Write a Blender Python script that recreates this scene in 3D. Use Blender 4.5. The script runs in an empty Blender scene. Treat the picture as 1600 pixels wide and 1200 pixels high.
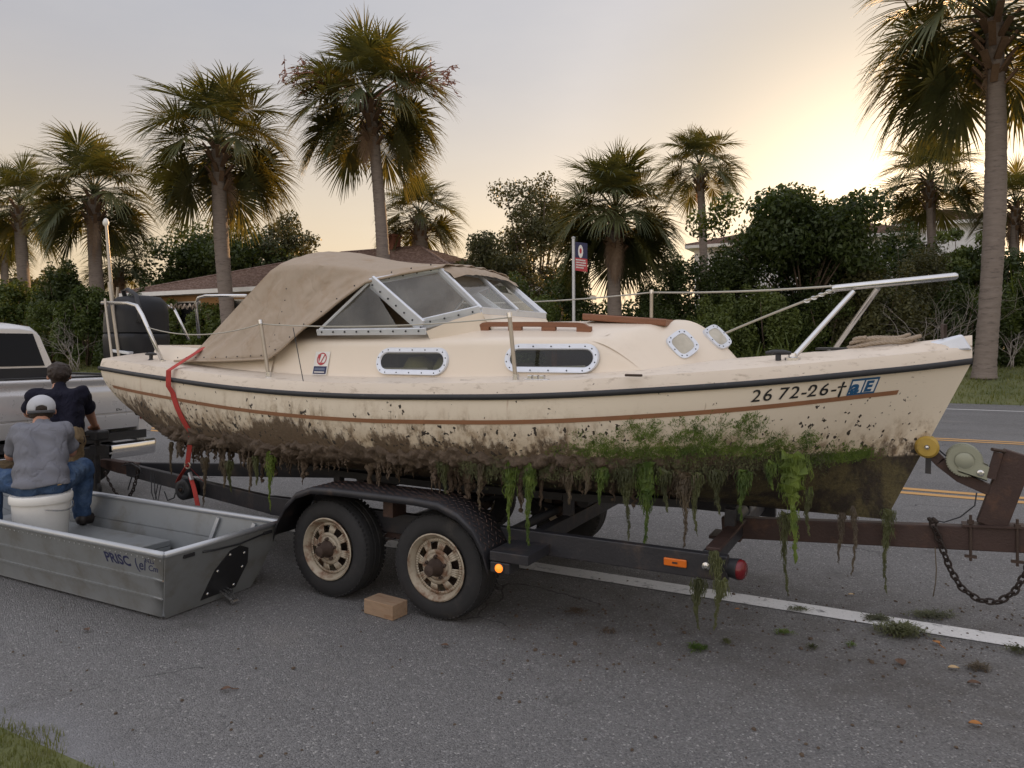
import bpy, math, random
import numpy as np
from mathutils import Vector, Matrix

R = math.radians
random.seed(7)
rng = np.random.default_rng(7)
sc = bpy.context.scene
COL = sc.collection

# ------------------------------------------------------------------ camera
# world frame: x runs along the road (towards the bow), y across it (away from the camera), z up
CAM_H = 1.73
FPX, YH = 1150.0, 540.0
SIN, COS = 0.469, 0.8832
cam_d = bpy.data.cameras.new('camera')
cam = bpy.data.objects.new('camera', cam_d)
COL.objects.link(cam)
cam.location = (0, 0, CAM_H)
cam.rotation_euler = (R(90), 0, math.asin(SIN))
cam_d.sensor_width = 36
cam_d.lens = 36 * FPX / 1600
cam_d.shift_y = -60 / 1600
cam_d.clip_start = 0.05
cam_d.clip_end = 3000
sc.camera = cam

# ------------------------------------------------------------------ sky and sun
SUN_EL = R(8.6)
SUN_DIR = Vector((0.013, math.cos(SUN_EL), math.sin(SUN_EL))).normalized()
world = bpy.data.worlds.new('World')
sc.world = world
world.use_nodes = True
wt = world.node_tree
wt.nodes.clear()


class NT:
    """tiny helper for node trees"""
    def __init__(self, tree):
        self.t = tree

    def n(self, kind, **kw):
        nd = self.t.nodes.new(kind)
        for k, v in kw.items():
            setattr(nd, k, v)
        return nd

    def put(self, sock, v):
        if isinstance(v, bpy.types.NodeSocket):
            self.t.links.new(v, sock)
        else:
            sock.default_value = v

    def m(self, op, a, b=0.0, c=None, clamp=False):
        nd = self.n('ShaderNodeMath', operation=op, use_clamp=clamp)
        self.put(nd.inputs[0], a)
        self.put(nd.inputs[1], b)
        if c is not None:
            self.put(nd.inputs[2], c)
        return nd.outputs[0]

    def vm(self, op, a, b=(0, 0, 0)):
        nd = self.n('ShaderNodeVectorMath', operation=op)
        self.put(nd.inputs[0], a)
        self.put(nd.inputs[1], b)
        return nd.outputs['Value'] if op in ('DOT_PRODUCT', 'LENGTH') else nd.outputs[0]

    def mr(self, v, a, b, c=0.0, d=1.0, smooth=True):
        nd = self.n('ShaderNodeMapRange', interpolation_type='SMOOTHSTEP' if smooth else 'LINEAR')
        self.put(nd.inputs['Value'], v)
        for k, x in (('From Min', a), ('From Max', b), ('To Min', c), ('To Max', d)):
            self.put(nd.inputs[k], x)
        return nd.outputs['Result']

    def mix(self, f, a, b, mode='MIX'):
        nd = self.n('ShaderNodeMix', data_type='RGBA', blend_type=mode)
        self.put(nd.inputs[0], f)
        for i, v in ((6, a), (7, b)):
            if isinstance(v, (tuple, list)) and len(v) == 3:
                v = (*v, 1)
            self.put(nd.inputs[i], v)
        return nd.outputs[2]

    def noise(self, vec, scale, detail=4, rough=0.55, dist=0.0):
        nd = self.n('ShaderNodeTexNoise')
        if vec is not None:
            self.put(nd.inputs['Vector'], vec)
        nd.inputs['Scale'].default_value = scale
        nd.inputs['Detail'].default_value = detail
        nd.inputs['Roughness'].default_value = rough
        nd.inputs['Distortion'].default_value = dist
        return nd.outputs['Fac']

    def obj(self):
        return self.n('ShaderNodeTexCoord').outputs['Object']

    def pos(self):
        return self.n('ShaderNodeNewGeometry').outputs['Position']

    def scale(self, vec, s):
        return self.vm('MULTIPLY', vec, s)

    def sep(self, vec):
        nd = self.n('ShaderNodeSeparateXYZ')
        self.put(nd.inputs[0], vec)
        return nd.outputs


w = NT(wt)
wdir = w.n('ShaderNodeTexCoord').outputs['Generated']
el = w.sep(wdir)[2]
ca = w.vm('DOT_PRODUCT', wdir, tuple(SUN_DIR))
sky = w.n('ShaderNodeTexSky', sky_type='NISHITA', sun_disc=False, sun_elevation=SUN_EL,
          sun_rotation=0.013, air_density=1.4, dust_density=2.5, ozone_density=1.5)
# thin high cloud veil over the clear sky: peach low down, pale grey above, brightest round the sun
hor = w.mix(w.mr(ca, -0.4, 0.6), (0.42, 0.34, 0.27), (0.45, 0.335, 0.205))
veil = w.mix(w.mr(el, 0.0, 0.42), hor, (0.240, 0.240, 0.268))
cl = w.noise(w.scale(wdir, (1.0, 1.0, 3.0)), 2.2, 5, 0.6)
veil = w.mix(w.mr(cl, 0.3, 0.75, 0.0, 0.14), veil, (0.46, 0.42, 0.37))
veil = w.mix(w.mr(ca, 0.90, 1.0), veil, (0.10, 0.10, 0.10))
# brightness added to the veil overhead and behind camera to fill the boat's front
fill_gain = w.m('ADD', 1.0, w.m('ADD', w.mr(el, 0.36, 0.95, 0.0, 1.1), w.mr(ca, 0.35, -0.7, 0.0, 1.0)))
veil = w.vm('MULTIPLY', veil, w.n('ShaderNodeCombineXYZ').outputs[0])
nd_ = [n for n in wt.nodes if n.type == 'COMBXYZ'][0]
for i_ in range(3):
    wt.links.new(fill_gain, nd_.inputs[i_])
bg1 = w.n('ShaderNodeBackground')
bw_ = w.n('ShaderNodeRGBToBW')
w.put(bw_.inputs[0], sky.outputs[0])
w.put(bg1.inputs[0], w.mix(0.5, sky.outputs[0], w.mix(1.0, bw_.outputs[0], (1.0, 0.90, 0.78), 'MULTIPLY')))
bg1.inputs[1].default_value = 0.030
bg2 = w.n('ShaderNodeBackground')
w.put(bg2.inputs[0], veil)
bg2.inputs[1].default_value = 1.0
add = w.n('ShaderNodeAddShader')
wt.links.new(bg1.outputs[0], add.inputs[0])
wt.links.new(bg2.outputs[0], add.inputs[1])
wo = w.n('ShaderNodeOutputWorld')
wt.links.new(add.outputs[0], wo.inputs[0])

sun_d = bpy.data.lights.new('sun', 'SUN')
sun_d.energy = 3.6
sun_d.angle = R(0.6)
sun_d.color = (1.0, 0.60, 0.28)
sun = bpy.data.objects.new('sun', sun_d)
COL.objects.link(sun)
sun.rotation_euler = (-SUN_DIR).to_track_quat('-Z', 'Y').to_euler()

vs = sc.view_settings
vs.view_transform = 'Standard'
vs.look = 'None'
vs.exposure = 0.72
vs.gamma = 1
vs.use_curve_mapping = False


# ------------------------------------------------------------------ helpers
def at(px, py, t):
    """world point on the plane y = t that the photograph shows at (px, py)"""
    k = (px - 800) / FPX
    Y = t / (SIN * k + COS)
    X = k * Y
    return Vector((COS * X - SIN * Y, t, CAM_H - (py - YH) / FPX * Y))


def far(px, py, Y):
    """world point at depth Y from the camera"""
    X = (px - 800) / FPX * Y
    return Vector((COS * X - SIN * Y, SIN * X + COS * Y, CAM_H - (py - YH) / FPX * Y))


def spl(xs, ys):
    """smooth interpolation through points"""
    xs = np.array(xs, float)
    ys = np.array(ys, float)
    m = np.gradient(ys, xs)

    def f(x):
        x = min(max(x, xs[0]), xs[-1])
        i = min(max(int(np.searchsorted(xs, x)) - 1, 0), len(xs) - 2)
        h = xs[i + 1] - xs[i]
        u = (x - xs[i]) / h
        return float((2*u**3 - 3*u**2 + 1)*ys[i] + (u**3 - 2*u*u + u)*h*m[i] + (-2*u**3 + 3*u*u)*ys[i + 1] + (u**3 - u*u)*h*m[i + 1])
    return f


ORG = {}


def thing(name, loc, label, cat, group=None):
    o = bpy.data.objects.new(name, None)
    o.empty_display_size = 0.2
    COL.objects.link(o)
    o.location = loc
    ORG[o] = Vector(loc)
    return tag(o, label, cat, group)


def tag(o, label=None, cat=None, group=None, kind=None):
    if label: o['label'] = label
    if cat: o['category'] = cat
    if group: o['group'] = group
    if kind: o['kind'] = kind
    return o


def link_mesh(name, me, mats, parent=None, smooth=0, bevel=0.0, loc=None, seg=2):
    o = bpy.data.objects.new(name, me)
    COL.objects.link(o)
    for mt in (mats if isinstance(mats, (list, tuple)) else [mats]):
        if mt is not None:
            me.materials.append(mt)
    if smooth:
        me.polygons.foreach_set('use_smooth', [True] * len(me.polygons))
        if smooth < 180:
            me.set_sharp_from_angle(angle=R(smooth))
    if bevel:
        b = o.modifiers.new('bevel', 'BEVEL')
        b.width = bevel
        b.segments = seg
        b.limit_method = 'ANGLE'
        b.angle_limit = R(40)
    if parent is not None:
        o.parent = parent
        ORG[o] = ORG[parent]
    else:
        ORG[o] = Vector(loc) if loc is not None else Vector()
        o.location = ORG[o]
    return o


class MB:
    """collects faces in world coordinates; build() links them as one mesh object"""
    def __init__(self):
        self.v, self.f, self.mi, self.cur = [], [], [], 0

    def add(self, vs, fs):
        b = len(self.v)
        self.v += [Vector(p) for p in vs]
        for f in fs:
            self.f.append([b + i for i in f])
            self.mi.append(self.cur)
        return self

    def box(self, lo, hi):
        x0, y0, z0 = lo
        x1, y1, z1 = hi
        return self.add([(x0,y0,z0),(x1,y0,z0),(x1,y1,z0),(x0,y1,z0),(x0,y0,z1),(x1,y0,z1),(x1,y1,z1),(x0,y1,z1)],
                        [(0,3,2,1),(4,5,6,7),(0,1,5,4),(1,2,6,5),(2,3,7,6),(3,0,4,7)])

    def bar(self, a, b, w, h, up=(0, 0, 1)):
        """rectangular bar from a to b, w wide (sideways), h high (along up)"""
        a, b = Vector(a), Vector(b)
        d = (b - a).normalized()
        s = d.cross(Vector(up)).normalized()
        u = s.cross(d).normalized()
        s *= w / 2
        u *= h / 2
        return self.add([a - s - u, a + s - u, a + s + u, a - s + u, b - s - u, b + s - u, b + s + u, b - s + u],
                        [(0,1,2,3),(7,6,5,4),(0,4,5,1),(1,5,6,2),(2,6,7,3),(3,7,4,0)])

    def loft(self, rings, closed=True, caps=True):
        n = len(rings[0])
        b = len(self.v)
        for r in rings:
            self.v += [Vector(p) for p in r]
        for i in range(len(rings) - 1):
            for j in range(n if closed else n - 1):
                k = (j + 1) % n
                self.f.append([b + i*n + j, b + i*n + k, b + (i+1)*n + k, b + (i+1)*n + j])
                self.mi.append(self.cur)
        if closed and caps:
            self.f.append([b + j for j in range(n)][::-1])
            self.f.append([b + (len(rings)-1)*n + j for j in range(n)])
            self.mi += [self.cur] * 2
        return self

    def tube(self, pts, r, n=8, closed=False):
        pts = [Vector(p) for p in pts]
        rs = r if isinstance(r, (list, tuple, np.ndarray)) else [r] * len(pts)
        rings = []
        u = None
        for i, p in enumerate(pts):
            if closed:
                d = pts[(i+1) % len(pts)] - pts[i-1]
            else:
                d = pts[min(i+1, len(pts)-1)] - pts[max(i-1, 0)]
            d.normalize()
            if u is None:
                u = d.orthogonal().normalized()
            u = (u - d * u.dot(d))
            u = u.normalized() if u.length > 1e-6 else d.orthogonal().normalized()
            v = d.cross(u)
            rings.append([p + (u*math.cos(2*math.pi*k/n) + v*math.sin(2*math.pi*k/n))*rs[i] for k in range(n)])
        if closed:
            rings.append(rings[0])
        return self.loft(rings, True, not closed)

    def lathe(self, prof, o, ax, n=24, caps=False, ph=0.0):
        """prof: (radius, offset along axis)"""
        o, ax = Vector(o), Vector(ax).normalized()
        u = ax.orthogonal().normalized()
        v = ax.cross(u)
        rings = [[o + ax*z + (u*math.cos(2*math.pi*k/n+ph) + v*math.sin(2*math.pi*k/n+ph))*r for k in range(n)] for r, z in prof]
        return self.loft(rings, True, caps)

    def quad(self, a, b, c, d):
        return self.add([a, b, c, d], [(0, 1, 2, 3)])

    def slab(self, pts, off):
        """polygon pts extruded by vector off"""
        n = len(pts)
        off = Vector(off)
        p = [Vector(q) for q in pts]
        return self.add(p + [q + off for q in p],
                        [list(range(n))[::-1], list(range(n, 2*n))] + [[i, (i+1) % n, n+(i+1) % n, n+i] for i in range(n)])

    def build(self, name, mats, parent=None, smooth=0, bevel=0.0, loc=None, seg=2):
        o = ORG[parent] if parent is not None else (Vector(loc) if loc is not None else None)
        if o is None:
            xs = np.array([tuple(p) for p in self.v])
            o = Vector((*(xs.min(0)[:2] + xs.max(0)[:2]) / 2, xs[:, 2].min()))
        me = bpy.data.meshes.new(name)
        me.from_pydata([p - o for p in self.v], [], self.f)
        if any(self.mi):
            me.polygons.foreach_set('material_index', self.mi)
        me.update()
        return link_mesh(name, me, mats, parent, smooth, bevel, o, seg)


def np_mesh(name, V, F):
    """mesh from arrays, all faces with the same corner count"""
    me = bpy.data.meshes.new(name)
    V = np.ascontiguousarray(V, dtype=np.float32)
    F = np.ascontiguousarray(F, dtype=np.int32)
    me.vertices.add(len(V))
    me.vertices.foreach_set('co', V.ravel())
    me.loops.add(F.size)
    me.loops.foreach_set('vertex_index', F.ravel())
    me.polygons.add(len(F))
    me.polygons.foreach_set('loop_start', np.arange(0, F.size, F.shape[1], dtype=np.int32))
    me.update(calc_edges=True)
    return me


def mirror(p):
    return Vector((p[0], 2*TC - p[1], p[2]))


# ------------------------------------------------------------------ materials
def new_mat(name):
    m = bpy.data.materials.new(name)
    m.use_nodes = True
    t = NT(m.node_tree)
    b = m.node_tree.nodes['Principled BSDF']
    return m, t, b


def mat(name, col, rough=0.6, metal=0.0, var=0.12, vs=4.0, bump=0.0, bs=40.0, col2=None, c2=(0.5, 0.7), c2s=3.0, spec=0.5, stretch=(1, 1, 1), coat=0.0):
    m, t, b = new_mat(name)
    co = t.scale(t.obj(), stretch)
    c = t.mix(t.noise(co, vs, 5), tuple(x*(1-var) for x in col), tuple(min(1, x*(1+var)) for x in col))
    if col2:
        f = t.mr(t.noise(co, c2s, 8, 0.65), c2[0], c2[1])
        c = t.mix(f, c, col2)
    t.put(b.inputs['Base Color'], c)
    t.put(b.inputs['Roughness'], t.m('ADD', t.m('MULTIPLY', t.noise(co, vs*3, 3), 0.2), rough - 0.1, clamp=True))
    b.inputs['Metallic'].default_value = metal
    b.inputs['Specular IOR Level'].default_value = spec
    b.inputs['Coat Weight'].default_value = coat
    if bump:
        bn = t.n('ShaderNodeBump')
        bn.inputs['Strength'].default_value = bump
        bn.inputs['Distance'].default_value = 0.02
        t.put(bn.inputs['Height'], t.noise(co, bs, 6, 0.6))
        t.put(b.inputs['Normal'], bn.outputs[0])
    return m


def fabric(name, col, var, fold=14.0, depth=0.03, strength=0.9, col2=None):
    m, t, b = new_mat(name)
    co = t.obj()
    wp = t.n('ShaderNodeTexNoise')
    wp.inputs['Scale'].default_value = 5
    t.put(wp.inputs['Vector'], co)
    cw = t.vm('ADD', co, t.scale(wp.outputs['Color'], (0.18, 0.18, 0.18)))
    f1 = t.noise(t.scale(cw, (1, 1, 0.45)), fold, 3, 0.5, 0.6)
    rid = t.m('ABSOLUTE', t.m('SUBTRACT', f1, 0.5))
    c = t.mix(t.noise(co, 9, 5), tuple(x*(1-var) for x in col), tuple(x*(1+var) for x in col))
    if col2: c = t.mix(t.mr(t.noise(co, 5, 6, 0.65), 0.48, 0.75), c, col2)
    t.put(b.inputs['Base Color'], c)
    b.inputs['Roughness'].default_value = 0.92
    b.inputs['Specular IOR Level'].default_value = 0.2
    b1 = t.n('ShaderNodeBump')
    b1.inputs['Strength'].default_value = strength
    b1.inputs['Distance'].default_value = depth
    t.put(b1.inputs['Height'], t.m('ADD', t.m('MULTIPLY', t.mr(rid, 0.0, 0.10), 0.8), t.m('MULTIPLY', t.noise(co, 420, 2), 0.03)))
    t.put(b.inputs['Normal'], b1.outputs[0])
    return m


def foliage(name, c1, c2, trans=0.35, tint=(1.6, 1.5, 0.6), ns=0.9):
    m, t, b = new_mat(name)
    ri = t.n('ShaderNodeObjectInfo').outputs['Random']
    ps = t.pos()
    f = t.m('ADD', t.m('MULTIPLY', t.noise(ps, ns, 3), 0.7), t.m('MULTIPLY', t.noise(ps, 9.0, 2), 0.5))
    f = t.mr(t.m('ADD', f, t.m('MULTIPLY', ri, 0.25)), 0.4, 1.0)
    c = t.mix(f, c1, c2)
    t.put(b.inputs['Base Color'], c)
    b.inputs['Roughness'].default_value = 0.5
    b.inputs['Specular IOR Level'].default_value = 0.35
    tr = t.n('ShaderNodeBsdfTranslucent')
    t.put(tr.inputs[0], t.mix(1.0, c, (*tint, 1), 'MULTIPLY'))
    mx = t.n('ShaderNodeMixShader')
    mx.inputs[0].default_value = trans
    t.t.links.new(b.outputs[0], mx.inputs[1])
    t.t.links.new(tr.outputs[0], mx.inputs[2])
    t.t.links.new(mx.outputs[0], t.t.nodes['Material Output'].inputs[0])
    return m


def glass(name, tint=(0.8, 0.85, 0.85), opac=0.25, col=(0.5, 0.5, 0.45), rough=0.05):
    """pane: mostly clear, with a fresnel reflection and a film of dirt"""
    m, t, b = new_mat(name)
    b.inputs['Base Color'].default_value = (*col, 1)
    b.inputs['Roughness'].default_value = rough
    b.inputs['Specular IOR Level'].default_value = 0.6
    tr = t.n('ShaderNodeBsdfTransparent')
    tr.inputs[0].default_value = (*tint, 1)
    gl = t.n('ShaderNodeBsdfGlossy')
    gl.inputs['Roughness'].default_value = rough
    fr = t.n('ShaderNodeFresnel')
    fr.inputs[0].default_value = 1.5
    m1 = t.n('ShaderNodeMixShader')
    t.put(m1.inputs[0], fr.outputs[0])
    t.t.links.new(tr.outputs[0], m1.inputs[1])
    t.t.links.new(gl.outputs[0], m1.inputs[2])
    m2 = t.n('ShaderNodeMixShader')
    t.put(m2.inputs[0], t.mr(t.noise(t.obj(), 3, 5), 0.25, 0.8, opac*0.4, opac*1.6))
    t.t.links.new(m1.outputs[0], m2.inputs[1])
    t.t.links.new(b.outputs[0], m2.inputs[2])
    t.t.links.new(m2.outputs[0], t.t.nodes['Material Output'].inputs[0])
    return m


M = {}
M['alu'] = mat('brushed_aluminium', (0.66, 0.69, 0.74), 0.42, 0.4, 0.1, 12, 0.05, 60)
M['steel'] = mat('stainless_tube', (0.62, 0.62, 0.62), 0.24, 0.95, 0.08, 10, col2=(0.33, 0.27, 0.2), c2=(0.62, 0.8), c2s=14)
M['steel_dull'] = mat('dull_tube', (0.42, 0.37, 0.30), 0.45, 0.6, 0.15, 12)
M['black_rubber'] = mat('black_rubber', (0.018, 0.019, 0.022), 0.55, 0, 0.3, 8, col2=(0.12, 0.12, 0.115), c2=(0.62, 0.85), c2s=18)
M['black_paint'] = mat('black_frame_paint', (0.022, 0.022, 0.026), 0.5, 0.1, 0.35, 6, 0.12, 60, col2=(0.085, 0.06, 0.045), c2=(0.52, 0.8), c2s=6)
M['rust_paint'] = mat('rusty_dark_steel', (0.048, 0.027, 0.022), 0.62, 0.15, 0.3, 7, 0.2, 70, col2=(0.10, 0.05, 0.03), c2=(0.5, 0.75), c2s=9)
M['tyre'] = mat('tyre_rubber', (0.016, 0.016, 0.017), 0.75, 0, 0.25, 6, 0.1, 90, col2=(0.045, 0.04, 0.036), c2=(0.5, 0.8), c2s=7)
M['rim'] = mat('weathered_white_rim', (0.38, 0.33, 0.25), 0.55, 0.15, 0.2, 9, 0.1, 50, col2=(0.17, 0.09, 0.05), c2=(0.44, 0.66), c2s=11)
M['hub'] = mat('rusty_hub', (0.06, 0.04, 0.03), 0.65, 0.3, 0.3, 20, 0.2, 60)
M['wood'] = mat('teak', (0.21, 0.085, 0.04), 0.5, 0, 0.3, 5, 0.1, 60, stretch=(1, 14, 14))
M['plank'] = mat('pine_block', (0.30, 0.205, 0.13), 0.85, 0, 0.35, 6, 0.25, 60, stretch=(2, 12, 12), col2=(0.22, 0.13, 0.07), c2=(0.5, 0.7))
M['white_plastic'] = mat('white_plastic', (0.74, 0.73, 0.69), 0.45, 0, 0.05, 6, col2=(0.52, 0.48, 0.41), c2=(0.6, 0.85), c2s=7)
M['motor'] = mat('black_cowl', (0.010, 0.011, 0.014), 0.5, 0, 0.2, 5, spec=0.3)
M['red_strap'] = mat('red_webbing', (0.42, 0.045, 0.035), 0.8, 0, 0.2, 20, 0.3, 300)
M['rope'] = mat('old_rope', (0.36, 0.29, 0.22), 0.9, 0, 0.25, 40, 0.4, 150)
M['wire'] = mat('lifeline_wire', (0.44, 0.42, 0.36), 0.45, 0.4, 0.1, 20)
M['gelcoat'] = mat('aged_cream_gelcoat', (0.72, 0.63, 0.515), 0.36, 0, 0.05, 2.5, 0.0, col2=(0.60, 0.505, 0.395), c2=(0.55, 0.9), c2s=2.2, coat=0.1)
M['stripe'] = mat('brown_stripe', (0.25, 0.115, 0.055), 0.6, 0, 0.2, 10)
M['interior'] = mat('cabin_interior', (0.16, 0.13, 0.10), 0.8)
M['cushion'] = mat('yellow_cushion', (0.55, 0.50, 0.22), 0.85, var=0.25, vs=14)
M['amber'] = mat('amber_lens', (0.60, 0.14, 0.012), 0.3, var=0.1)
M['red_lens'] = mat('red_lens', (0.13, 0.008, 0.012), 0.25, var=0.1)
M['yellow_roller'] = mat('yellow_roller', (0.42, 0.28, 0.05), 0.5, 0, 0.2, 10, col2=(0.20, 0.13, 0.04), c2=(0.5, 0.75), c2s=14)
M['winch'] = mat('galvanised_green', (0.30, 0.31, 0.24), 0.5, 0.4, 0.12, 12, col2=(0.16, 0.10, 0.06), c2=(0.6, 0.8), c2s=12)
M['chain'] = mat('rusty_chain', (0.035, 0.026, 0.022), 0.6, 0.5, 0.4, 30, 0.3, 90)
M['navy'] = mat('navy_print', (0.012, 0.016, 0.07), 0.5)
M['ink'] = mat('black_print', (0.012, 0.012, 0.012), 0.5)
M['blue_print'] = mat('blue_print', (0.012, 0.085, 0.20), 0.4)
M['red_print'] = mat('red_print', (0.42, 0.03, 0.04), 0.4)
M['white_print'] = mat('white_print', (0.72, 0.70, 0.66), 0.5)
M['skin'] = mat('skin', (0.40, 0.20, 0.13), 0.55, 0, 0.12, 12)
M['hair'] = mat('dark_brown_hair', (0.028, 0.016, 0.010), 0.55, 0, 0.4, 60, 0.6, 120)
M['grey_shirt'] = fabric('grey_marl_tee', (0.17, 0.175, 0.20), 0.14, 7.0, 0.03, 0.32)
M['navy_shirt'] = fabric('navy_polo', (0.011, 0.011, 0.022), 0.2, 7.0, 0.03, 0.4)
M['jeans'] = fabric('blue_denim', (0.040, 0.075, 0.15), 0.3, 14.0, 0.02, 0.4, (0.10, 0.15, 0.23))
M['khaki'] = fabric('khaki_trousers', (0.23, 0.17, 0.10), 0.2, 12.0, 0.02, 0.45)
M['shoe'] = mat('dark_leather', (0.020, 0.015, 0.013), 0.5, 0, 0.2, 10)
M['cap_grey'] = mat('pale_grey_cap', (0.46, 0.47, 0.50), 0.9, 0, 0.06, 20, 0.1, 250)
M['cap_dark'] = mat('dark_grey_cap_band', (0.09, 0.09, 0.10), 0.9)
M['tan_canvas'] = fabric('tan_canvas', (0.38, 0.31, 0.24), 0.08, 3.2, 0.03, 0.25, (0.34, 0.26, 0.185))
M['galv'] = mat('jon_boat_aluminium', (0.27, 0.285, 0.29), 0.52, 0.45, 0.12, 3, 0.08, 30, col2=(0.20, 0.195, 0.175), c2=(0.45, 0.75), c2s=4)
M['galv_rim'] = mat('jon_boat_rim', (0.44, 0.46, 0.48), 0.4, 0.6, 0.1, 8, 0.05, 40)
M['truck'] = mat('silver_paint', (0.60, 0.60, 0.61), 0.30, 0.3, 0.03, 3, coat=0.5)
M['truck_dark'] = mat('black_truck_plastic', (0.014, 0.014, 0.016), 0.6)
M['chrome'] = mat('chrome', (0.72, 0.72, 0.73), 0.14, 1.0, 0.04, 5)
M['tint'] = mat('tinted_glass', (0.004, 0.004, 0.005), 0.12, 0, 0.05, 2, spec=0.25)
M['tail'] = mat('tail_lamp', (0.22, 0.008, 0.010), 0.2)
M['bark'] = mat('palm_bark', (0.20, 0.165, 0.14), 0.9, 0, 0.3, 3, 0.5, 10, stretch=(1, 1, 5), col2=(0.10, 0.08, 0.07), c2=(0.5, 0.72), c2s=2.5)
M['boots'] = mat('palm_leaf_bases', (0.14, 0.085, 0.05), 0.9, 0, 0.4, 6, 0.3, 20)
M['limb'] = mat('tree_bark', (0.13, 0.095, 0.07), 0.9, 0, 0.3, 6, 0.3, 20)
M['twig'] = mat('dry_grey_branch', (0.30, 0.27, 0.24), 0.9, 0, 0.2, 8)
M['frond'] = foliage('palm_frond', (0.044, 0.060, 0.027), (0.115, 0.126, 0.052), 0.32, (2.5, 1.75, 0.55))
M['frond_dead'] = foliage('dead_frond', (0.17, 0.11, 0.07), (0.30, 0.22, 0.15), 0.25, (1.6, 1.1, 0.6))
M['seed'] = foliage('palm_flower_stalk', (0.22, 0.09, 0.06), (0.36, 0.17, 0.11), 0.2, (1.3, 1.0, 0.7))
M['leaf_dark'] = foliage('dark_leaf', (0.022, 0.038, 0.012), (0.070, 0.094, 0.028), 0.28, (1.8, 1.7, 0.5))
M['leaf_mid'] = foliage('mid_leaf', (0.045, 0.070, 0.019), (0.120, 0.150, 0.042), 0.28, (1.7, 1.6, 0.5))
M['leaf_olive'] = foliage('olive_leaf', (0.046, 0.052, 0.022), (0.120, 0.118, 0.048), 0.25, (1.7, 1.4, 0.5))
M['grass'] = foliage('grass_blade', (0.075, 0.098, 0.026), (0.180, 0.185, 0.065), 0.3, (1.4, 1.4, 0.6), 2.0)
M['mud'] = mat('wet_mud', (0.088, 0.061, 0.040), 0.75, 0, 0.45, 14, 0.7, 60, col2=(0.155, 0.115, 0.077), c2=(0.5, 0.75), c2s=12)
M['algae'] = foliage('green_weed', (0.042, 0.080, 0.014), (0.165, 0.225, 0.040), 0.25, (1.2, 1.4, 0.5), 14.0)
M['weed_olive'] = foliage('olive_weed', (0.045, 0.05, 0.02), (0.11, 0.12, 0.045), 0.2, (1.2, 1.3, 0.5), 8.0)
M['weed_brown'] = foliage('brown_weed', (0.06, 0.045, 0.03), (0.13, 0.10, 0.06), 0.1, (1.2, 1.1, 0.8), 8.0)
M['pane'] = glass('windscreen_pane', (0.86, 0.88, 0.86), 0.13, (0.72, 0.70, 0.62), 0.04)
M['port'] = glass('portlight_pane', (0.55, 0.58, 0.55), 0.12, (0.10, 0.10, 0.09), 0.04)
M['port_pale'] = glass('pale_portlight_pane', (0.7, 0.7, 0.65), 0.55, (0.62, 0.58, 0.48), 0.08)
M['concrete'] = mat('pale_gutter_concrete', (0.27, 0.27, 0.28), 0.85, 0, 0.15, 6, 0.4, 120, col2=(0.19, 0.19, 0.19), c2=(0.42, 0.68), c2s=14)
M['house_wall'] = mat('ochre_stucco', (0.42, 0.24, 0.11), 0.9, bump=0.2, bs=20)
M['house_white'] = mat('white_stucco', (0.70, 0.69, 0.68), 0.9, bump=0.2, bs=20)
M['trim'] = mat('white_fascia', (0.70, 0.69, 0.66), 0.6)
M['shingle'] = mat('red_brown_shingles', (0.135, 0.085, 0.068), 0.9, 0, 0.6, 9, 0.4, 12, stretch=(2, 2, 6), col2=(0.26, 0.185, 0.155), c2=(0.45, 0.62), c2s=2.5)
M['brick'] = mat('chimney_brick', (0.24, 0.10, 0.065), 0.9)
M['window_dark'] = mat('dark_window', (0.02, 0.02, 0.022), 0.15)
M['post'] = mat('sign_post', (0.50, 0.51, 0.52), 0.45, 0.5)


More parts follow.
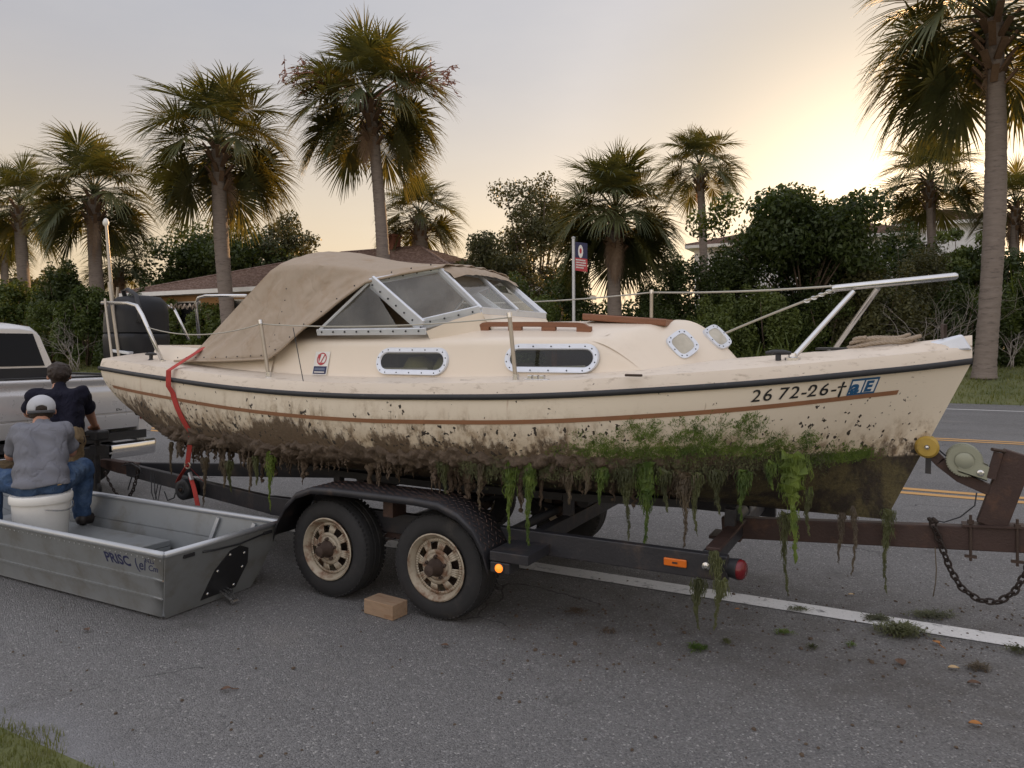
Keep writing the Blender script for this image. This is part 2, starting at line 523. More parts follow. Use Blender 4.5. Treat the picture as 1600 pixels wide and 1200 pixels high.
def road_material():
    m, t, b = new_mat('worn_asphalt')
    ps = t.pos()
    big = t.noise(ps, 0.35, 4, 0.6)
    c = t.mix(t.mr(big, 0.3, 0.7), (0.180, 0.176, 0.172), (0.240, 0.235, 0.230))
    # tyre-polished and oil-stained lanes run along the road
    lane = t.noise(t.scale(ps, (0.05, 0.9, 1)), 1.0, 4)
    c = t.mix(t.mr(lane, 0.42, 0.66, 0, 0.7), c, (0.135, 0.130, 0.128))
    vor = t.n('ShaderNodeTexVoronoi', feature='F1')
    vor.inputs['Scale'].default_value = 120
    t.put(vor.inputs['Vector'], ps)
    stone = t.n('ShaderNodeSeparateColor')
    t.put(stone.inputs[0], vor.outputs['Color'])
    c = t.mix(t.mr(stone.outputs[0], 0.66, 0.95, 0, 0.6), c, (0.42, 0.41, 0.40))
    c = t.mix(t.mr(stone.outputs[1], 0.66, 0.90, 0, 0.8), c, (0.075, 0.074, 0.076))
    c = t.mix(t.mr(stone.outputs[2], 0.975, 0.985, 0, 0.8), c, (0.62, 0.60, 0.57))
    c = t.mix(t.mr(t.m('ADD', t.sep(ps)[1], t.m('MULTIPLY', t.noise(ps, 2.2, 6, 0.65), 0.5)), 2.50, 2.12, 0, 0.62), c, (0.36, 0.36, 0.375))
    fine = t.noise(ps, 160, 3)
    c = t.mix(0.35, c, t.mix(fine, (0.09, 0.09, 0.09), (0.32, 0.315, 0.31)))
    # wet, silty ground below the boat
    s3 = t.sep(ps)
    u = t.m('ADD', s3[1], t.m('MULTIPLY', t.noise(ps, 1.6, 4), 1.1))
    silt = t.m('MULTIPLY', t.mr(u, 4.0, 4.7), t.mr(u, 6.9, 6.1))
    silt = t.m('MULTIPLY', silt, t.m('MULTIPLY', t.mr(s3[0], -4.5, -2.0), t.mr(s3[0], 3.6, 1.2)))
    c = t.mix(t.m('MULTIPLY', silt, t.mr(t.noise(ps, 5, 5), 0.3, 0.7, 0.05, 0.4)), c, (0.088, 0.075, 0.062))
    oil = t.mr(t.noise(ps, 1.1, 5, 0.6), 0.63, 0.72, 0, 0.5)
    c = t.mix(oil, c, (0.085, 0.082, 0.08))
    dust = t.mr(t.noise(t.scale(ps, (0.5, 1, 1)), 0.8, 6, 0.65), 0.56, 0.70, 0, 0.4)
    c = t.mix(dust, c, (0.30, 0.28, 0.255))
    crk = t.n('ShaderNodeTexVoronoi', feature='DISTANCE_TO_EDGE')
    crk.inputs['Scale'].default_value = 0.33
    wob = t.n('ShaderNodeTexNoise')
    wob.inputs['Scale'].default_value = 1.3
    wob.inputs['Detail'].default_value = 6
    t.put(wob.inputs['Vector'], ps)
    t.put(crk.inputs['Vector'], t.vm('ADD', ps, t.scale(wob.outputs['Color'], (0.9, 0.9, 0.9))))
    ck = t.m('MULTIPLY', t.mr(crk.outputs['Distance'], 0.0045, 0.0), t.mr(t.noise(ps, 0.5, 2), 0.46, 0.56))
    c = t.mix(t.m('MULTIPLY', ck, 0.8), c, (0.03, 0.03, 0.03))
    t.put(b.inputs['Base Color'], c)
    b.inputs['Roughness'].default_value = 0.82
    b.inputs['Specular IOR Level'].default_value = 0.35
    bn = t.n('ShaderNodeBump')
    bn.inputs['Strength'].default_value = 0.55
    bn.inputs['Distance'].default_value = 0.006
    t.put(bn.inputs['Height'], t.m('ADD', t.m('MULTIPLY', vor.outputs['Distance'], -40.0), t.noise(ps, 220, 3)))
    t.put(b.inputs['Normal'], bn.outputs[0])
    return m


def paint_material(name, col, under=(0.17, 0.17, 0.17), wear=(0.50, 0.66)):
    m, t, b = new_mat(name)
    ps = t.pos()
    f = t.mr(t.noise(ps, 9, 8, 0.7), *wear)
    f2 = t.mr(t.noise(ps, 90, 3, 0.7), 0.55, 0.72, 0, 0.6)
    c = t.mix(t.noise(ps, 3, 4), tuple(x*0.85 for x in col), col)
    c = t.mix(t.m('MAXIMUM', f, f2), c, under)
    t.put(b.inputs['Base Color'], c)
    b.inputs['Roughness'].default_value = 0.7
    return m


def ground_material():
    m, t, b = new_mat('mown_grass_ground')
    ps = t.pos()
    c = t.mix(t.mr(t.noise(ps, 0.5, 5), 0.3, 0.7), (0.080, 0.098, 0.028), (0.160, 0.165, 0.060))
    c = t.mix(t.mr(t.noise(ps, 6, 6, 0.7), 0.5, 0.7, 0, 0.6), c, (0.13, 0.105, 0.06))
    t.put(b.inputs['Base Color'], c)
    b.inputs['Roughness'].default_value = 0.95
    bn = t.n('ShaderNodeBump')
    bn.inputs['Strength'].default_value = 0.8
    bn.inputs['Distance'].default_value = 0.05
    t.put(bn.inputs['Height'], t.noise(ps, 25, 5))
    t.put(b.inputs['Normal'], bn.outputs[0])
    return m


def hull_material():
    """cream gelcoat with the dried mud, splashes and weed stains of a boat long afloat"""
    m, t, b = new_mat('fouled_cream_hull')
    co = t.obj()
    x, y, z = t.sep(co)
    big = t.noise(t.scale(co, (1.0, 1.0, 0.6)), 1.5, 4, 0.6)
    mid = t.noise(t.scale(co, (1.0, 1.0, 0.45)), 7.0, 7, 0.7)
    strk = t.noise(t.scale(co, (1.0, 1.0, 0.14)), 26.0, 5, 0.6)
    fine = t.noise(co, 45, 5, 0.7)
    cream = t.mix(t.noise(co, 1.4, 4), (0.67, 0.585, 0.465), (0.77, 0.69, 0.565))
    # yellowing towards the old waterline
    c = t.mix(t.mr(z, 1.30, 1.02, 0, 0.45), cream, (0.55, 0.42, 0.25))
    # the waterline follows the hull: higher towards both ends
    wl = t.m('ADD', 1.02, t.m('MULTIPLY', 0.012, t.m('MULTIPLY', x, x)))
    h = t.m('SUBTRACT', z, wl)
    base = t.m('ADD', t.mr(x, 0.2, 2.2, 0.115, 0.035), t.mr(x, 2.3, 3.0, 0.0, -0.06))
    top = t.m('ADD', t.m('MULTIPLY', t.m('SUBTRACT', big, 0.5), 0.42), t.m('MULTIPLY', t.m('SUBTRACT', mid, 0.5), 0.42))
    top = t.m('ADD', top, t.m('MULTIPLY', t.m('SUBTRACT', strk, 0.5), 0.22))
    d = t.m('SUBTRACT', t.m('ADD', top, base), h)
    blot = t.noise(t.scale(co, (1, 1, 0.7)), 13.0, 7, 0.72)
    film = t.m('MULTIPLY', t.mr(t.m('ADD', d, 0.28), 0.0, 0.32), t.mr(blot, 0.40, 0.62))
    c = t.mix(t.m('MULTIPLY', film, 0.75), c, (0.31, 0.21, 0.115))
    stain = t.m('MULTIPLY', t.mr(t.m('ADD', d, 0.17), 0.0, 0.20), t.mr(t.m('ADD', t.m('MULTIPLY', strk, 0.5), t.m('MULTIPLY', blot, 0.5)), 0.49, 0.60))
    c = t.mix(t.m('MULTIPLY', stain, 0.85), c, (0.135, 0.095, 0.058))
    mud = t.m('MULTIPLY', t.mr(d, -0.02, 0.06), t.mr(t.m('ADD', fine, t.mr(d, 0.0, 0.12, 0, 0.3)), 0.38, 0.50))
    c = t.mix(mud, c, t.mix(fine, (0.070, 0.047, 0.030), (0.205, 0.145, 0.088)))
    # splashes of dried mud
    sp = t.noise(t.scale(co, (1, 1, 0.8)), 30.0, 2, 0.5)
    reg = t.noise(co, 2.2, 2)
    thr = t.mr(h, 0.40, 0.0, 0.725, 0.615)
    sp = t.mr(t.m('ADD', sp, t.m('MULTIPLY', t.m('SUBTRACT', reg, 0.5), 0.22)), thr, t.m('ADD', thr, 0.012))
    c = t.mix(sp, c, (0.045, 0.035, 0.026))
    # runs below the rubbing strake
    run = t.m('MULTIPLY', t.mr(strk, 0.63, 0.72), t.mr(t.noise(t.scale(co, (1, 1, 0.2)), 3.0, 3), 0.56, 0.66))
    c = t.mix(t.m('MULTIPLY', run, 0.5), c, (0.27, 0.18, 0.10))
    # scuffs, crazing and rust weeps from old fittings
    scf = t.mr(t.noise(t.scale(co, (0.35, 1, 2.2)), 42.0, 4, 0.7), 0.60, 0.70)
    c = t.mix(t.m('MULTIPLY', t.m('MULTIPLY', scf, t.mr(big, 0.42, 0.6)), 0.45), c, (0.36, 0.30, 0.22))
    rst = t.m('MULTIPLY', t.mr(t.noise(t.scale(co, (1, 1, 0.1)), 17.0, 3), 0.66, 0.76), t.mr(t.noise(co, 1.7, 2), 0.55, 0.68))
    c = t.mix(t.m('MULTIPLY', rst, 0.6), c, (0.30, 0.12, 0.04))
    # green growth on the forward half
    gz = t.m('MULTIPLY', t.mr(h, 0.26, 0.02), t.mr(x, 0.4, 1.5))
    gf = t.m('MULTIPLY', gz, t.mr(x, 3.0, 2.3))
    g = t.mr(t.m('ADD', t.m('MULTIPLY', mid, 0.6), t.m('MULTIPLY', gf, 0.40)), 0.60, 0.68)
    g = t.m('MULTIPLY', g, t.mr(fine, 0.40, 0.56))
    c = t.mix(t.m('MULTIPLY', g, t.mr(gf, 0.05, 0.2)), c, t.mix(fine, (0.030, 0.055, 0.012), (0.13, 0.15, 0.03)))
    # the bottom below the chine: dark growth over ochre antifouling
    bot = t.mr(h, -0.035, -0.055)
    bc = t.mix(t.mr(mid, 0.40, 0.62), (0.030, 0.021, 0.015), (0.105, 0.085, 0.035))
    bc = t.mix(t.mr(fine, 0.5, 0.7, 0, 0.7), bc, (0.022, 0.022, 0.010))
    c = t.mix(bot, c, bc)
    t.put(b.inputs['Base Color'], c)
    t.put(b.inputs['Roughness'], t.m('ADD', 0.38, t.m('MULTIPLY', t.m('MAXIMUM', mud, bot), 0.4), clamp=True))
    bn = t.n('ShaderNodeBump')
    bn.inputs['Strength'].default_value = 0.7
    bn.inputs['Distance'].default_value = 0.02
    hh = t.m('MULTIPLY', t.m('MAXIMUM', t.m('MAXIMUM', mud, bot), sp), t.m('ADD', 0.3, fine))
    t.put(bn.inputs['Height'], hh)
    t.put(b.inputs['Normal'], bn.outputs[0])
    return m


def deck_material():
    m, t, b = new_mat('weathered_deck_gelcoat')
    co = t.obj()
    c = t.mix(t.noise(co, 2.0, 5), (0.62, 0.53, 0.43), (0.73, 0.645, 0.54))
    c = t.mix(t.mr(t.noise(t.scale(co, (1, 1, 3)), 9, 8, 0.72), 0.53, 0.68, 0, 0.55), c, (0.30, 0.23, 0.16))
    c = t.mix(t.mr(t.noise(co, 34, 3), 0.70, 0.74, 0, 0.8), c, (0.07, 0.05, 0.035))
    t.put(b.inputs['Base Color'], c)
    b.inputs['Roughness'].default_value = 0.45
    return m


M['road'] = road_material()
M['white_line'] = paint_material('worn_white_line', (0.68, 0.67, 0.65), wear=(0.53, 0.68))
M['yellow_line'] = paint_material('worn_yellow_line', (0.56, 0.31, 0.10), wear=(0.62, 0.8))
M['ground'] = ground_material()
M['hull'] = hull_material()
M['deck'] = deck_material()

# ================================================================== the setting
def ground_z(t):
    if t < 25.8: return 0.0
    pts = [(25.8, 0.0), (28.0, 0.22), (31.0, 0.50), (36, 0.85), (45, 1.1), (60, 1.25), (600, 1.25)]
    return float(np.interp(t, [p[0] for p in pts], [p[1] for p in pts]))


def sheet(name, s0, s1, t0, t1, z, m):
    o = MB().quad((s0, t0, z), (s1, t0, z), (s1, t1, z), (s0, t1, z)).build(name, m, loc=(0, 0, 0))
    return tag(o, kind='structure')


g = MB()
ts = [-120, -20, 0, 1.0, 1.86, 2.2, 25.4, 25.8, 26.5, 28, 29.5, 31, 33, 36, 40, 45, 60, 120, 600]
ss = list(range(-500, 501, 50))
rings = [[(s, t, ground_z(t) - (0.02 if 1.9 < t < 25.6 else 0.0)) for s in ss] for t in ts]
g.loft(rings, closed=False)
tag(g.build('ground', M['ground'], loc=(0, 0, 0), smooth=180), kind='structure')
sheet('road', -500, 500, 1.86, 25.7, 0.0, M['road'])

def line(name, t, wd, m, s0=-150, s1=80, z=0.005):
    mb = MB()
    mb.quad((s0, t - wd/2, z), (s1, t - wd/2, z), (s1, t + wd/2, z), (s0, t + wd/2, z))
    return tag(mb.build(name, m, loc=(0, 0, 0)), kind='structure')


line('lane_line', 5.17, 0.19, M['white_line'])
for t in (9.80, 10.08, 15.55, 15.83):
    line('centre_line', t, 0.15, M['yellow_line'])
line('edge_line', 23.3, 0.16, M['white_line'])


# ---------------------------------------------------------------- grass blades
def blades(name, n, s0, s1, t0, t1, hmin, hmax, wd, edge=None, lean=0.5):
    s = rng.uniform(s0, s1, n)
    t = rng.uniform(t0, t1, n)
    if edge is not None:
        keep = edge(s, t)
        s, t = s[keep], t[keep]
    n = len(s)
    z = np.interp(t, [25.8, 28, 31, 36, 45, 60], [0, 0.22, 0.5, 0.85, 1.1, 1.25]) - 0.01
    a = rng.uniform(0, 2*np.pi, n)
    h = rng.uniform(hmin, hmax, n)
    l = rng.uniform(0.1, lean, n) * h
    b = rng.uniform(0, 2*np.pi, n)
    p = np.stack([s, t, z], 1)
    side = np.stack([np.cos(a), np.sin(a), 0*a], 1) * wd/2
    tip = p + np.stack([np.cos(b)*l, np.sin(b)*l, h], 1)
    mid = p + np.stack([np.cos(b)*l*0.3, np.sin(b)*l*0.3, h*0.6], 1)
    V = np.concatenate([p - side, p + side, mid + side*0.7, mid - side*0.7, tip - side*0.1, tip + side*0.1])
    i = np.arange(n)
    F = np.concatenate([np.stack([i, i+n, i+2*n, i+3*n], 1), np.stack([i+3*n, i+2*n, i+5*n, i+4*n], 1)])
    o = link_mesh(name, np_mesh(name, V, F), M['grass'])
    return tag(o, kind='stuff')


o = blades('grass', 34000, -5.2, -1.2, 0.9, 1.99, 0.010, 0.050, 0.005,
           edge=lambda s, t: t < 1.87 + 0.05*np.sin(s*5) + 0.04*np.sin(s*13+1) + 0.05*rng.random(len(s))**3)
tag(o, 'rough green grass at the near road edge', 'grass')
o = blades('grass', 60000, -90, 14, 25.55, 36, 0.05, 0.16, 0.035, lean=0.6)
tag(o, 'mown green grass along the far verge', 'grass')


# ---------------------------------------------------------------- leaves
def leaf_cloud(name, cen, rad, n, size, flat=0.75, up=0.3):
    """n leaf faces gathered in clumps: cen (k,3), rad (k,3)"""
    cen = np.asarray(cen, float)
    rad = np.asarray(rad, float)
    vol = rad.prod(1)**0.75
    k = rng.choice(len(cen), n, p=vol/vol.sum())
    d = rng.normal(size=(n, 3))
    d /= np.linalg.norm(d, axis=1)[:, None]
    r = rng.random(n)**0.45
    p = cen[k] + d * rad[k] * r[:, None]
    nrm = d*0.6 + rng.normal(size=(n, 3))*flat + np.array([0, 0, up])
    nrm /= np.linalg.norm(nrm, axis=1)[:, None]
    a = np.cross(nrm, rng.normal(size=(n, 3)))
    a /= np.linalg.norm(a, axis=1)[:, None] + 1e-9
    b = np.cross(nrm, a)
    sz = size * rng.uniform(0.55, 1.25, n)[:, None]
    V = np.concatenate([p - a*sz*0.62, p + b*sz*0.30 + nrm*sz*0.08, p + a*sz*0.62, p - b*sz*0.30 + nrm*sz*0.08])
    i = np.arange(n)
    F = np.stack([i, i+n, i+2*n, i+3*n], 1)
    return np_mesh(name, V, F)


def clumps(n, r, cz, rz, seed, cr=(0.16, 0.32), shell=0.55):
    """clump centres spread through a crown of radius r, half height rz around height cz"""
    g = np.random.default_rng(seed)
    d = g.normal(size=(n, 3))
    d /= np.linalg.norm(d, axis=1)[:, None]
    q = (shell + (1-shell)*g.random(n))[:, None]
    lump = (0.80 + 0.3*np.sin(d[:, 0]*4 + seed) * np.cos(d[:, 1]*5 + d[:, 2]*3))[:, None]
    p = d * q * lump * np.array([r, r, rz]) + np.array([0, 0, cz])
    cr_ = g.uniform(*cr, n)[:, None] * r * np.array([1, 1, 0.75])
    return p, cr_


def make_tree(name, px, top, width, Y, label, m, n=16000, leaf=0.22, seed=1, base_frac=0.35, trunk=0.28, shell=0.5, ncl=46, group='broadleaf trees beyond the road'):
    """a broadleaf tree whose crown is centred at photo column px"""
    c = far(px, top, Y)
    z0 = ground_z(c.y)
    Hh = c.z - z0
    r = width/2 * Y/FPX
    th = thing(name, (c.x, c.y, z0), label, 'tree', group)
    rz = Hh*(1-base_frac)/2
    cz = Hh - rz
    p, cr = clumps(ncl, r, cz, rz, seed, shell=shell)
    tr = MB()
    g2 = random.Random(seed)
    tops = []
    fork = Hh*base_frac*0.7
    tr.tube([(0,0,-0.1), (0.03*Hh*g2.uniform(-1,1), 0.02*Hh, fork*0.5), (0.0, 0.0, fork)], [trunk, trunk*0.8, trunk*0.7], 8)
    for i in range(0, ncl, 2):
        q = Vector(p[i])
        mid = Vector((q.x*0.45, q.y*0.45, fork + (q.z-fork)*0.45 + 0.2))
        tr.tube([(0, 0, fork*0.93), mid, q], [trunk*0.42, trunk*0.2, trunk*0.05], 5)
    tr.v = [v + th.location for v in tr.v]
    tr.build('trunk', M['limb'], th, smooth=180)
    me = leaf_cloud('crown', p, cr, n, leaf)
    link_mesh('crown', me, m, th)
    return th


def make_bush_mesh(seed, n=5200, leaf=0.17, r=1.0, h=1.0):
    g = np.random.default_rng(seed)
    k = 34
    a = g.uniform(0, 2*np.pi, k)
    q = np.sqrt(g.random(k))
    z = g.random(k)
    wid = np.sqrt(np.clip(1 - (z*0.95)**2.4, 0.05, 1))
    cen = np.stack([np.cos(a)*q*r*wid, np.sin(a)*q*r*wid, z*h*0.92 + 0.04], 1)
    rad = np.stack([g.uniform(0.16, 0.34, k)*r]*2 + [g.uniform(0.12, 0.24, k)*h], 1)
    return leaf_cloud('foliage', cen, rad, n, leaf, up=0.4)


# ---------------------------------------------------------------- palms
PITCH = [84, 70, 57, 45, 33, 20, 7, -8, -24, -42, -60, -76]


def frond_mesh(pitch, seed, dead=False):
    """costapalmate fan on its stalk, unit length, pointing to +x at the given pitch"""
    g = random.Random(seed)
    V, F = [], []
    d = Vector((math.cos(R(pitch)), 0, math.sin(R(pitch))))
    S = Vector((0, 1, 0))
    pts = [Vector((0, 0, 0))]
    sag = 0.10 if not dead else 0.22
    pl = 0.45 if not dead else 0.32
    for i in range(4):
        d = (d + Vector((0, 0, -sag))).normalized()
        pts.append(pts[-1] + d*pl/4)
    # stalk
    mb = MB()
    mb.tube(pts, [0.014, 0.010, 0.009, 0.008, 0.006], 4)
    hub = pts[-1]
    costa = [(hub, d.copy())]
    dd = d.copy()
    for i in range(5):
        dd = (dd + Vector((0, 0, -0.20))).normalized()
        costa.append((costa[-1][0] + dd*0.045, dd.copy()))
    n = 62
    twist = g.uniform(-0.35, 0.35)
    for i in range(n):
        a = (i/(n-1)*2 - 1)
        ang = a * R(126)
        k = (1 - abs(a)) * 5
        i0 = min(int(k), 4)
        o0, D = costa[i0]
        o0 = o0.lerp(costa[i0+1][0], k - i0)
        up = D.cross(S).normalized() * -1
        if up.z < 0 and abs(pitch) < 80: up = -up
        Sd = (S*math.cos(twist) + up*math.sin(twist))
        lat = abs(math.sin(ang))
        dr = (D*math.cos(ang) + Sd*math.sin(ang) + up*0.30*lat).normalized()
        L = (0.53 - 0.10*abs(a)) * g.uniform(0.88, 1.10) * (0.85 if dead else 1)
        wmax = 0.0225
        p = o0.copy()
        wv = dr.cross(up).normalized()
        segs = [(0.0, 0.004), (0.42, wmax), (0.74, wmax*0.50), (1.0, 0.002)]
        droop = g.uniform(0.08, 0.34) if not dead else g.uniform(0.5, 0.9)
        prev = 0
        b = len(V)
        for j, (q, wd) in enumerate(segs):
            if j:
                dr = (dr + Vector((g.uniform(-.05, .05), g.uniform(-.05, .05), -droop*(0.25 if j == 1 else 0.9 if j == 2 else 1.5)*(0.5 if pitch < -20 else 1)))).normalized()
                p = p + dr * L*(q - prev)
                prev = q
            V += [p - wv*wd/2, p + wv*wd/2]
        for j in range(3):
            F.append([b+2*j, b+2*j+1, b+2*j+3, b+2*j+2])
    mb.add(V, F)
    me = bpy.data.meshes.new('frond')
    me.from_pydata(mb.v, [], mb.f)
    me.materials.append(M['frond_dead'] if dead else M['frond'])
    return me


FR = {(p, v): frond_mesh(p, 100*v + p) for p in PITCH for v in (0, 1)}
FD = {(p, v): frond_mesh(p, 900 + 100*v + p, True) for p in (-42, -60, -76) for v in (0, 1)}


def seed_stalk_mesh(seed):
    g = random.Random(seed)
    mb = MB()
    main = [Vector((0, 0, 0)), Vector((0.35, 0, 0.12)), Vector((0.7, 0, 0.12)), Vector((1.0, 0, 0.0))]
    mb.tube(main, [0.012, 0.01, 0.007, 0.004], 4)
    for i in range(26):
        q = g.uniform(0.35, 1)
        j = min(int(q*3), 2)
        p = main[j].lerp(main[j+1], q*3 - j)
        d = Vector((g.uniform(0.1, 0.6), g.uniform(-1, 1), g.uniform(-1.0, 0.7))).normalized()
        e = p + d*g.uniform(0.1, 0.24)
        mb.tube([p, p.lerp(e, 0.5) + Vector((0, 0, 0.02)), e], [0.005, 0.004, 0.002], 3)
        for k in range(5):
            f = p.lerp(e, g.uniform(0.3, 1)) 
            h = f + Vector((g.uniform(-1, 1), g.uniform(-1, 1), g.uniform(-1, 0.3)))*0.05
            mb.tube([f, h], [0.007, 0.004], 3)
    me = bpy.data.meshes.new('flower_stalk')
    me.from_pydata(mb.v, [], mb.f)
    me.materials.append(M['seed'])
    return me


def make_palm(base_px, crown, Rpx, Y, label, trunk_px=26, n=40, lo=-58, seed=0, dead=0, base_py=None, bulge=1.35, stalks=0, boots=True, full=1.0, up=84):
    """sabal palm; crown = photo position of the heart, Rpx = crown radius"""
    c = far(crown[0], crown[1], Y)
    b = far(base_px, 500, Y)
    z0 = ground_z(b.y)
    b.z = z0
    g = random.Random(seed)
    rt = trunk_px*0.84/2 * Y/FPX
    n = int(n*1.05)
    lo = lo + 18
    dead = dead if dead > 5 else min(dead, 1)
    RR = Rpx * Y/FPX
    th = thing('palm_tree', b, label, 'palm tree', 'sabal palms beyond the road')
    # trunk, ringed and a little crooked
    H = c.z - z0
    rings = []
    N = max(40, int(H*14))
    ax = []
    for i in range(N+1):
        q = i/N
        p = b.lerp(c, q)
        off = math.sin(q*math.pi)*0.10*RR*g.choice((1,)) * (0.5 if seed % 2 else -0.4)
        p = p + Vector((off*COS, off*SIN, 0))
        ax.append(p)
        r = rt*(1.08 - 0.20*q) * (1 + 0.12*max(0, 0.05-q)/0.05) * (1 + 0.015*math.sin(i*2.4) + g.uniform(-0.025, 0.025) + 0.04*math.sin(q*9+seed))
        rings.append([p + Vector((math.cos(2*math.pi*k/14)*r*(1+g.uniform(-.03,.03)), math.sin(2*math.pi*k/14)*r*(1+g.uniform(-.03,.03)), 0)) for k in range(14)])
    mb = MB().loft(rings)
    mb.build('trunk', M['bark'], th, smooth=180)
    if boots:
        # old leaf bases crossing round the top of the trunk
        for i in range(26):
            a = i*2.4
            zz = -0.42*RR*bulge*(1 - i/26) + 0.02*RR
            q = min(1.0, max(0, 1 + zz/H))
            p = b.lerp(c, q)
            d = Vector((math.cos(a), math.sin(a), 0))
            bm_ = MB()
            L = RR*g.uniform(0.10, 0.17)
            o0 = p + d*rt*0.75
            bm_.bar(o0, o0 + d*L*0.75 + Vector((0, 0, L*0.9)), RR*0.05, RR*0.02)
            bm_.build('leaf_base', M['boots'], th)
    for i in range(n):
        q = i/(n-1)
        pt = up - (up - lo)*q**0.92 + g.uniform(-6, 6)
        key = min(PITCH, key=lambda x: abs(x-pt))
        o = bpy.data.objects.new('frond', FR[(key, g.randint(0, 1))])
        COL.objects.link(o)
        o.parent = th
        s = RR*g.uniform(0.90, 1.08)*(0.82 if q < 0.12 else 1.0)*(0.95 + 0.08*full)
        o.location = (c - b) + Vector((0, 0, RR*0.10*(1-2*q)))
        o.scale = (s, s*g.uniform(0.9, 1.1), s)
        az = i*2.39996 + g.uniform(-0.25, 0.25) + seed
        if pt < 12 and pt > -75:
            to_cam = math.atan2(-b.y, -b.x)
            df = (az - to_cam + math.pi) % (2*math.pi) - math.pi
            if abs(df) < 0.95: az += math.copysign(1.1, df)
        o.rotation_euler = (0, 0, az)
    for i in range(dead):
        o = bpy.data.objects.new('dead_frond', FD[(g.choice((-42, -60, -76, -76)), g.randint(0, 1))])
        COL.objects.link(o)
        o.parent = th
        s = RR*g.uniform(0.6, 0.95)
        o.location = (c - b) + Vector((0, 0, -RR*0.18))
        o.scale = (s*g.uniform(.5, .9), s*g.uniform(0.3, 0.55), s)
        o.rotation_euler = (0, 0, i*2.39996*1.3 + seed)
    for i in range(stalks):
        o = bpy.data.objects.new('flower_stalk', seed_stalk_mesh(seed*7 + i))
        COL.objects.link(o)
        o.parent = th
        o.location = (c - b)
        o.scale = (RR*1.0,)*3
        az = math.asin(SIN) + (math.pi + g.uniform(-0.5, 0.3) if i % 3 else g.uniform(-0.4, 0.4))
        o.rotation_euler = (0, R(g.uniform(-28, -2)), az)
    return th


make_palm(1537, (1553, 30), 200, 26.5, 'tallest palm, its thick trunk rising from the far verge at the right', 36, 46, -50, 3, 3, boots=True)
make_palm(603, (577, 158), 132, 40, 'tall palm with reddish flower stalks behind the canvas boat hood', 24, 44, -56, 5, 1, stalks=5)
make_palm(366, (340, 228), 128, 41, 'broad palm with slim trunk in front of the shingled bungalow roof', 27, 46, -60, 8, 2)
make_palm(163, (146, 305), 104, 50, 'palm with leaning trunk behind the boat antenna pole', 25, 40, -52, 12, 1)
make_palm(52, (30, 322), 84, 58, 'palm standing directly behind the pickup cab', 21, 36, -56, 14, 2)
make_palm(4, (6, 385), 50, 76, 'small distant palm at the left edge of the photo', 14, 30, -50, 17, 2)
make_palm(660, (655, 338), 76, 48, 'shaggy palm with dead skirt right of the tallest left palm trunk', 28, 32, -48, 21, 12)
make_palm(967, (961, 338), 112, 32, 'stout full-headed palm with grey dead skirt beside the flag-like sign', 26, 62, -58, 24, 16, full=1.15)
make_palm(1098, (1093, 262), 74, 52, 'slender palm standing against the sky above the white house', 15, 30, -40, 27, 1)
make_palm(1452, (1452, 282), 86, 46, 'palm silhouetted in front of the setting sun', 16, 36, -52, 31, 2)
make_palm(1592, (1586, 322), 78, 44, 'low palm half hidden behind the tall right trunk', 16, 30, -52, 34, 8)
make_palm(186, (186, 418), 58, 56, 'short dark palm behind the black outboard motor', 16, 26, -40, 37, 8)

# ---------------------------------------------------------------- broadleaf trees
make_tree('broadleaf_tree', 335, 322, 250, 58, 'dark rounded tree rising left behind the bungalow roof', M['leaf_dark'], 34000, 0.28, 2, 0.12, ncl=90, shell=0.3)
make_tree('broadleaf_tree', 432, 328, 180, 60, 'sunlit tree touching the bungalow chimney', M['leaf_olive'], 20000, 0.28, 4, 0.12, ncl=60, shell=0.3)
make_tree('oak_tree', 838, 244, 210, 44, 'sparse feathery oak left of the stout skirted palm', M['leaf_olive'], 18000, 0.18, 6, 0.12, shell=0.35, ncl=60)
make_tree('oak_tree', 772, 352, 180, 40, 'low grey-green oak behind the boat windscreen', M['leaf_olive'], 18000, 0.17, 9, 0.10, shell=0.35)
make_tree('broadleaf_tree', 1258, 283, 322, 33, 'broad dense dark green tree above the bow rail', M['leaf_dark'], 34000, 0.20, 11, 0.33, trunk=0.16, shell=0.45, ncl=70)
make_tree('broadleaf_tree', 1555, 378, 210, 42, 'dark tree mass at the right edge behind the tall trunk', M['leaf_dark'], 16000, 0.22, 13, 0.15)
make_tree('broadleaf_tree', 1500, 335, 140, 43, 'mid green tree between the sunset palm and the tall right trunk', M['leaf_mid'], 18000, 0.2, 19, 0.1, shell=0.35)
make_tree('broadleaf_tree', 62, 412, 130, 82, 'golden far tree behind the left palms', M['leaf_olive'], 9000, 0.35, 15, 0.15)
make_tree('broadleaf_tree', 20, 438, 110, 70, 'round dark far tree above the pickup cab', M['leaf_mid'], 9000, 0.30, 16, 0.1)

# ---------------------------------------------------------------- shrubs along the verge


def shrub(px, Y, top_py, wpx, label, m, k, name='shrub'):
    c = far(px, top_py, Y)
    z0 = ground_z(c.y)
    th = thing(name, (c.x, c.y, z0), label, 'shrub', 'shrubs along the far verge')
    sx = wpx/2*Y/FPX
    h = c.z - z0
    lf = 0.15 if k < 4 else 0.11
    o = link_mesh('foliage', make_bush_mesh(px, int(min(14000, 2600*sx*h*(0.15/lf)**1.4)), lf*Y/34, sx, h), m, th)
    st = MB()
    g = random.Random(px)
    for i in range(5):
        a = g.uniform(0, 6.28)
        st.tube([Vector((g.uniform(-.15, .15), g.uniform(-.15, .15), -0.05)), Vector((math.cos(a)*sx*0.3, math.sin(a)*sx*0.3, h*0.45)), Vector((math.cos(a)*sx*0.55, math.sin(a)*sx*0.55, h*0.8))], [0.05, 0.035, 0.01], 5)
    st.v = [v + th.location for v in st.v]
    st.build('stem', M['limb'], th, smooth=180)
    return th


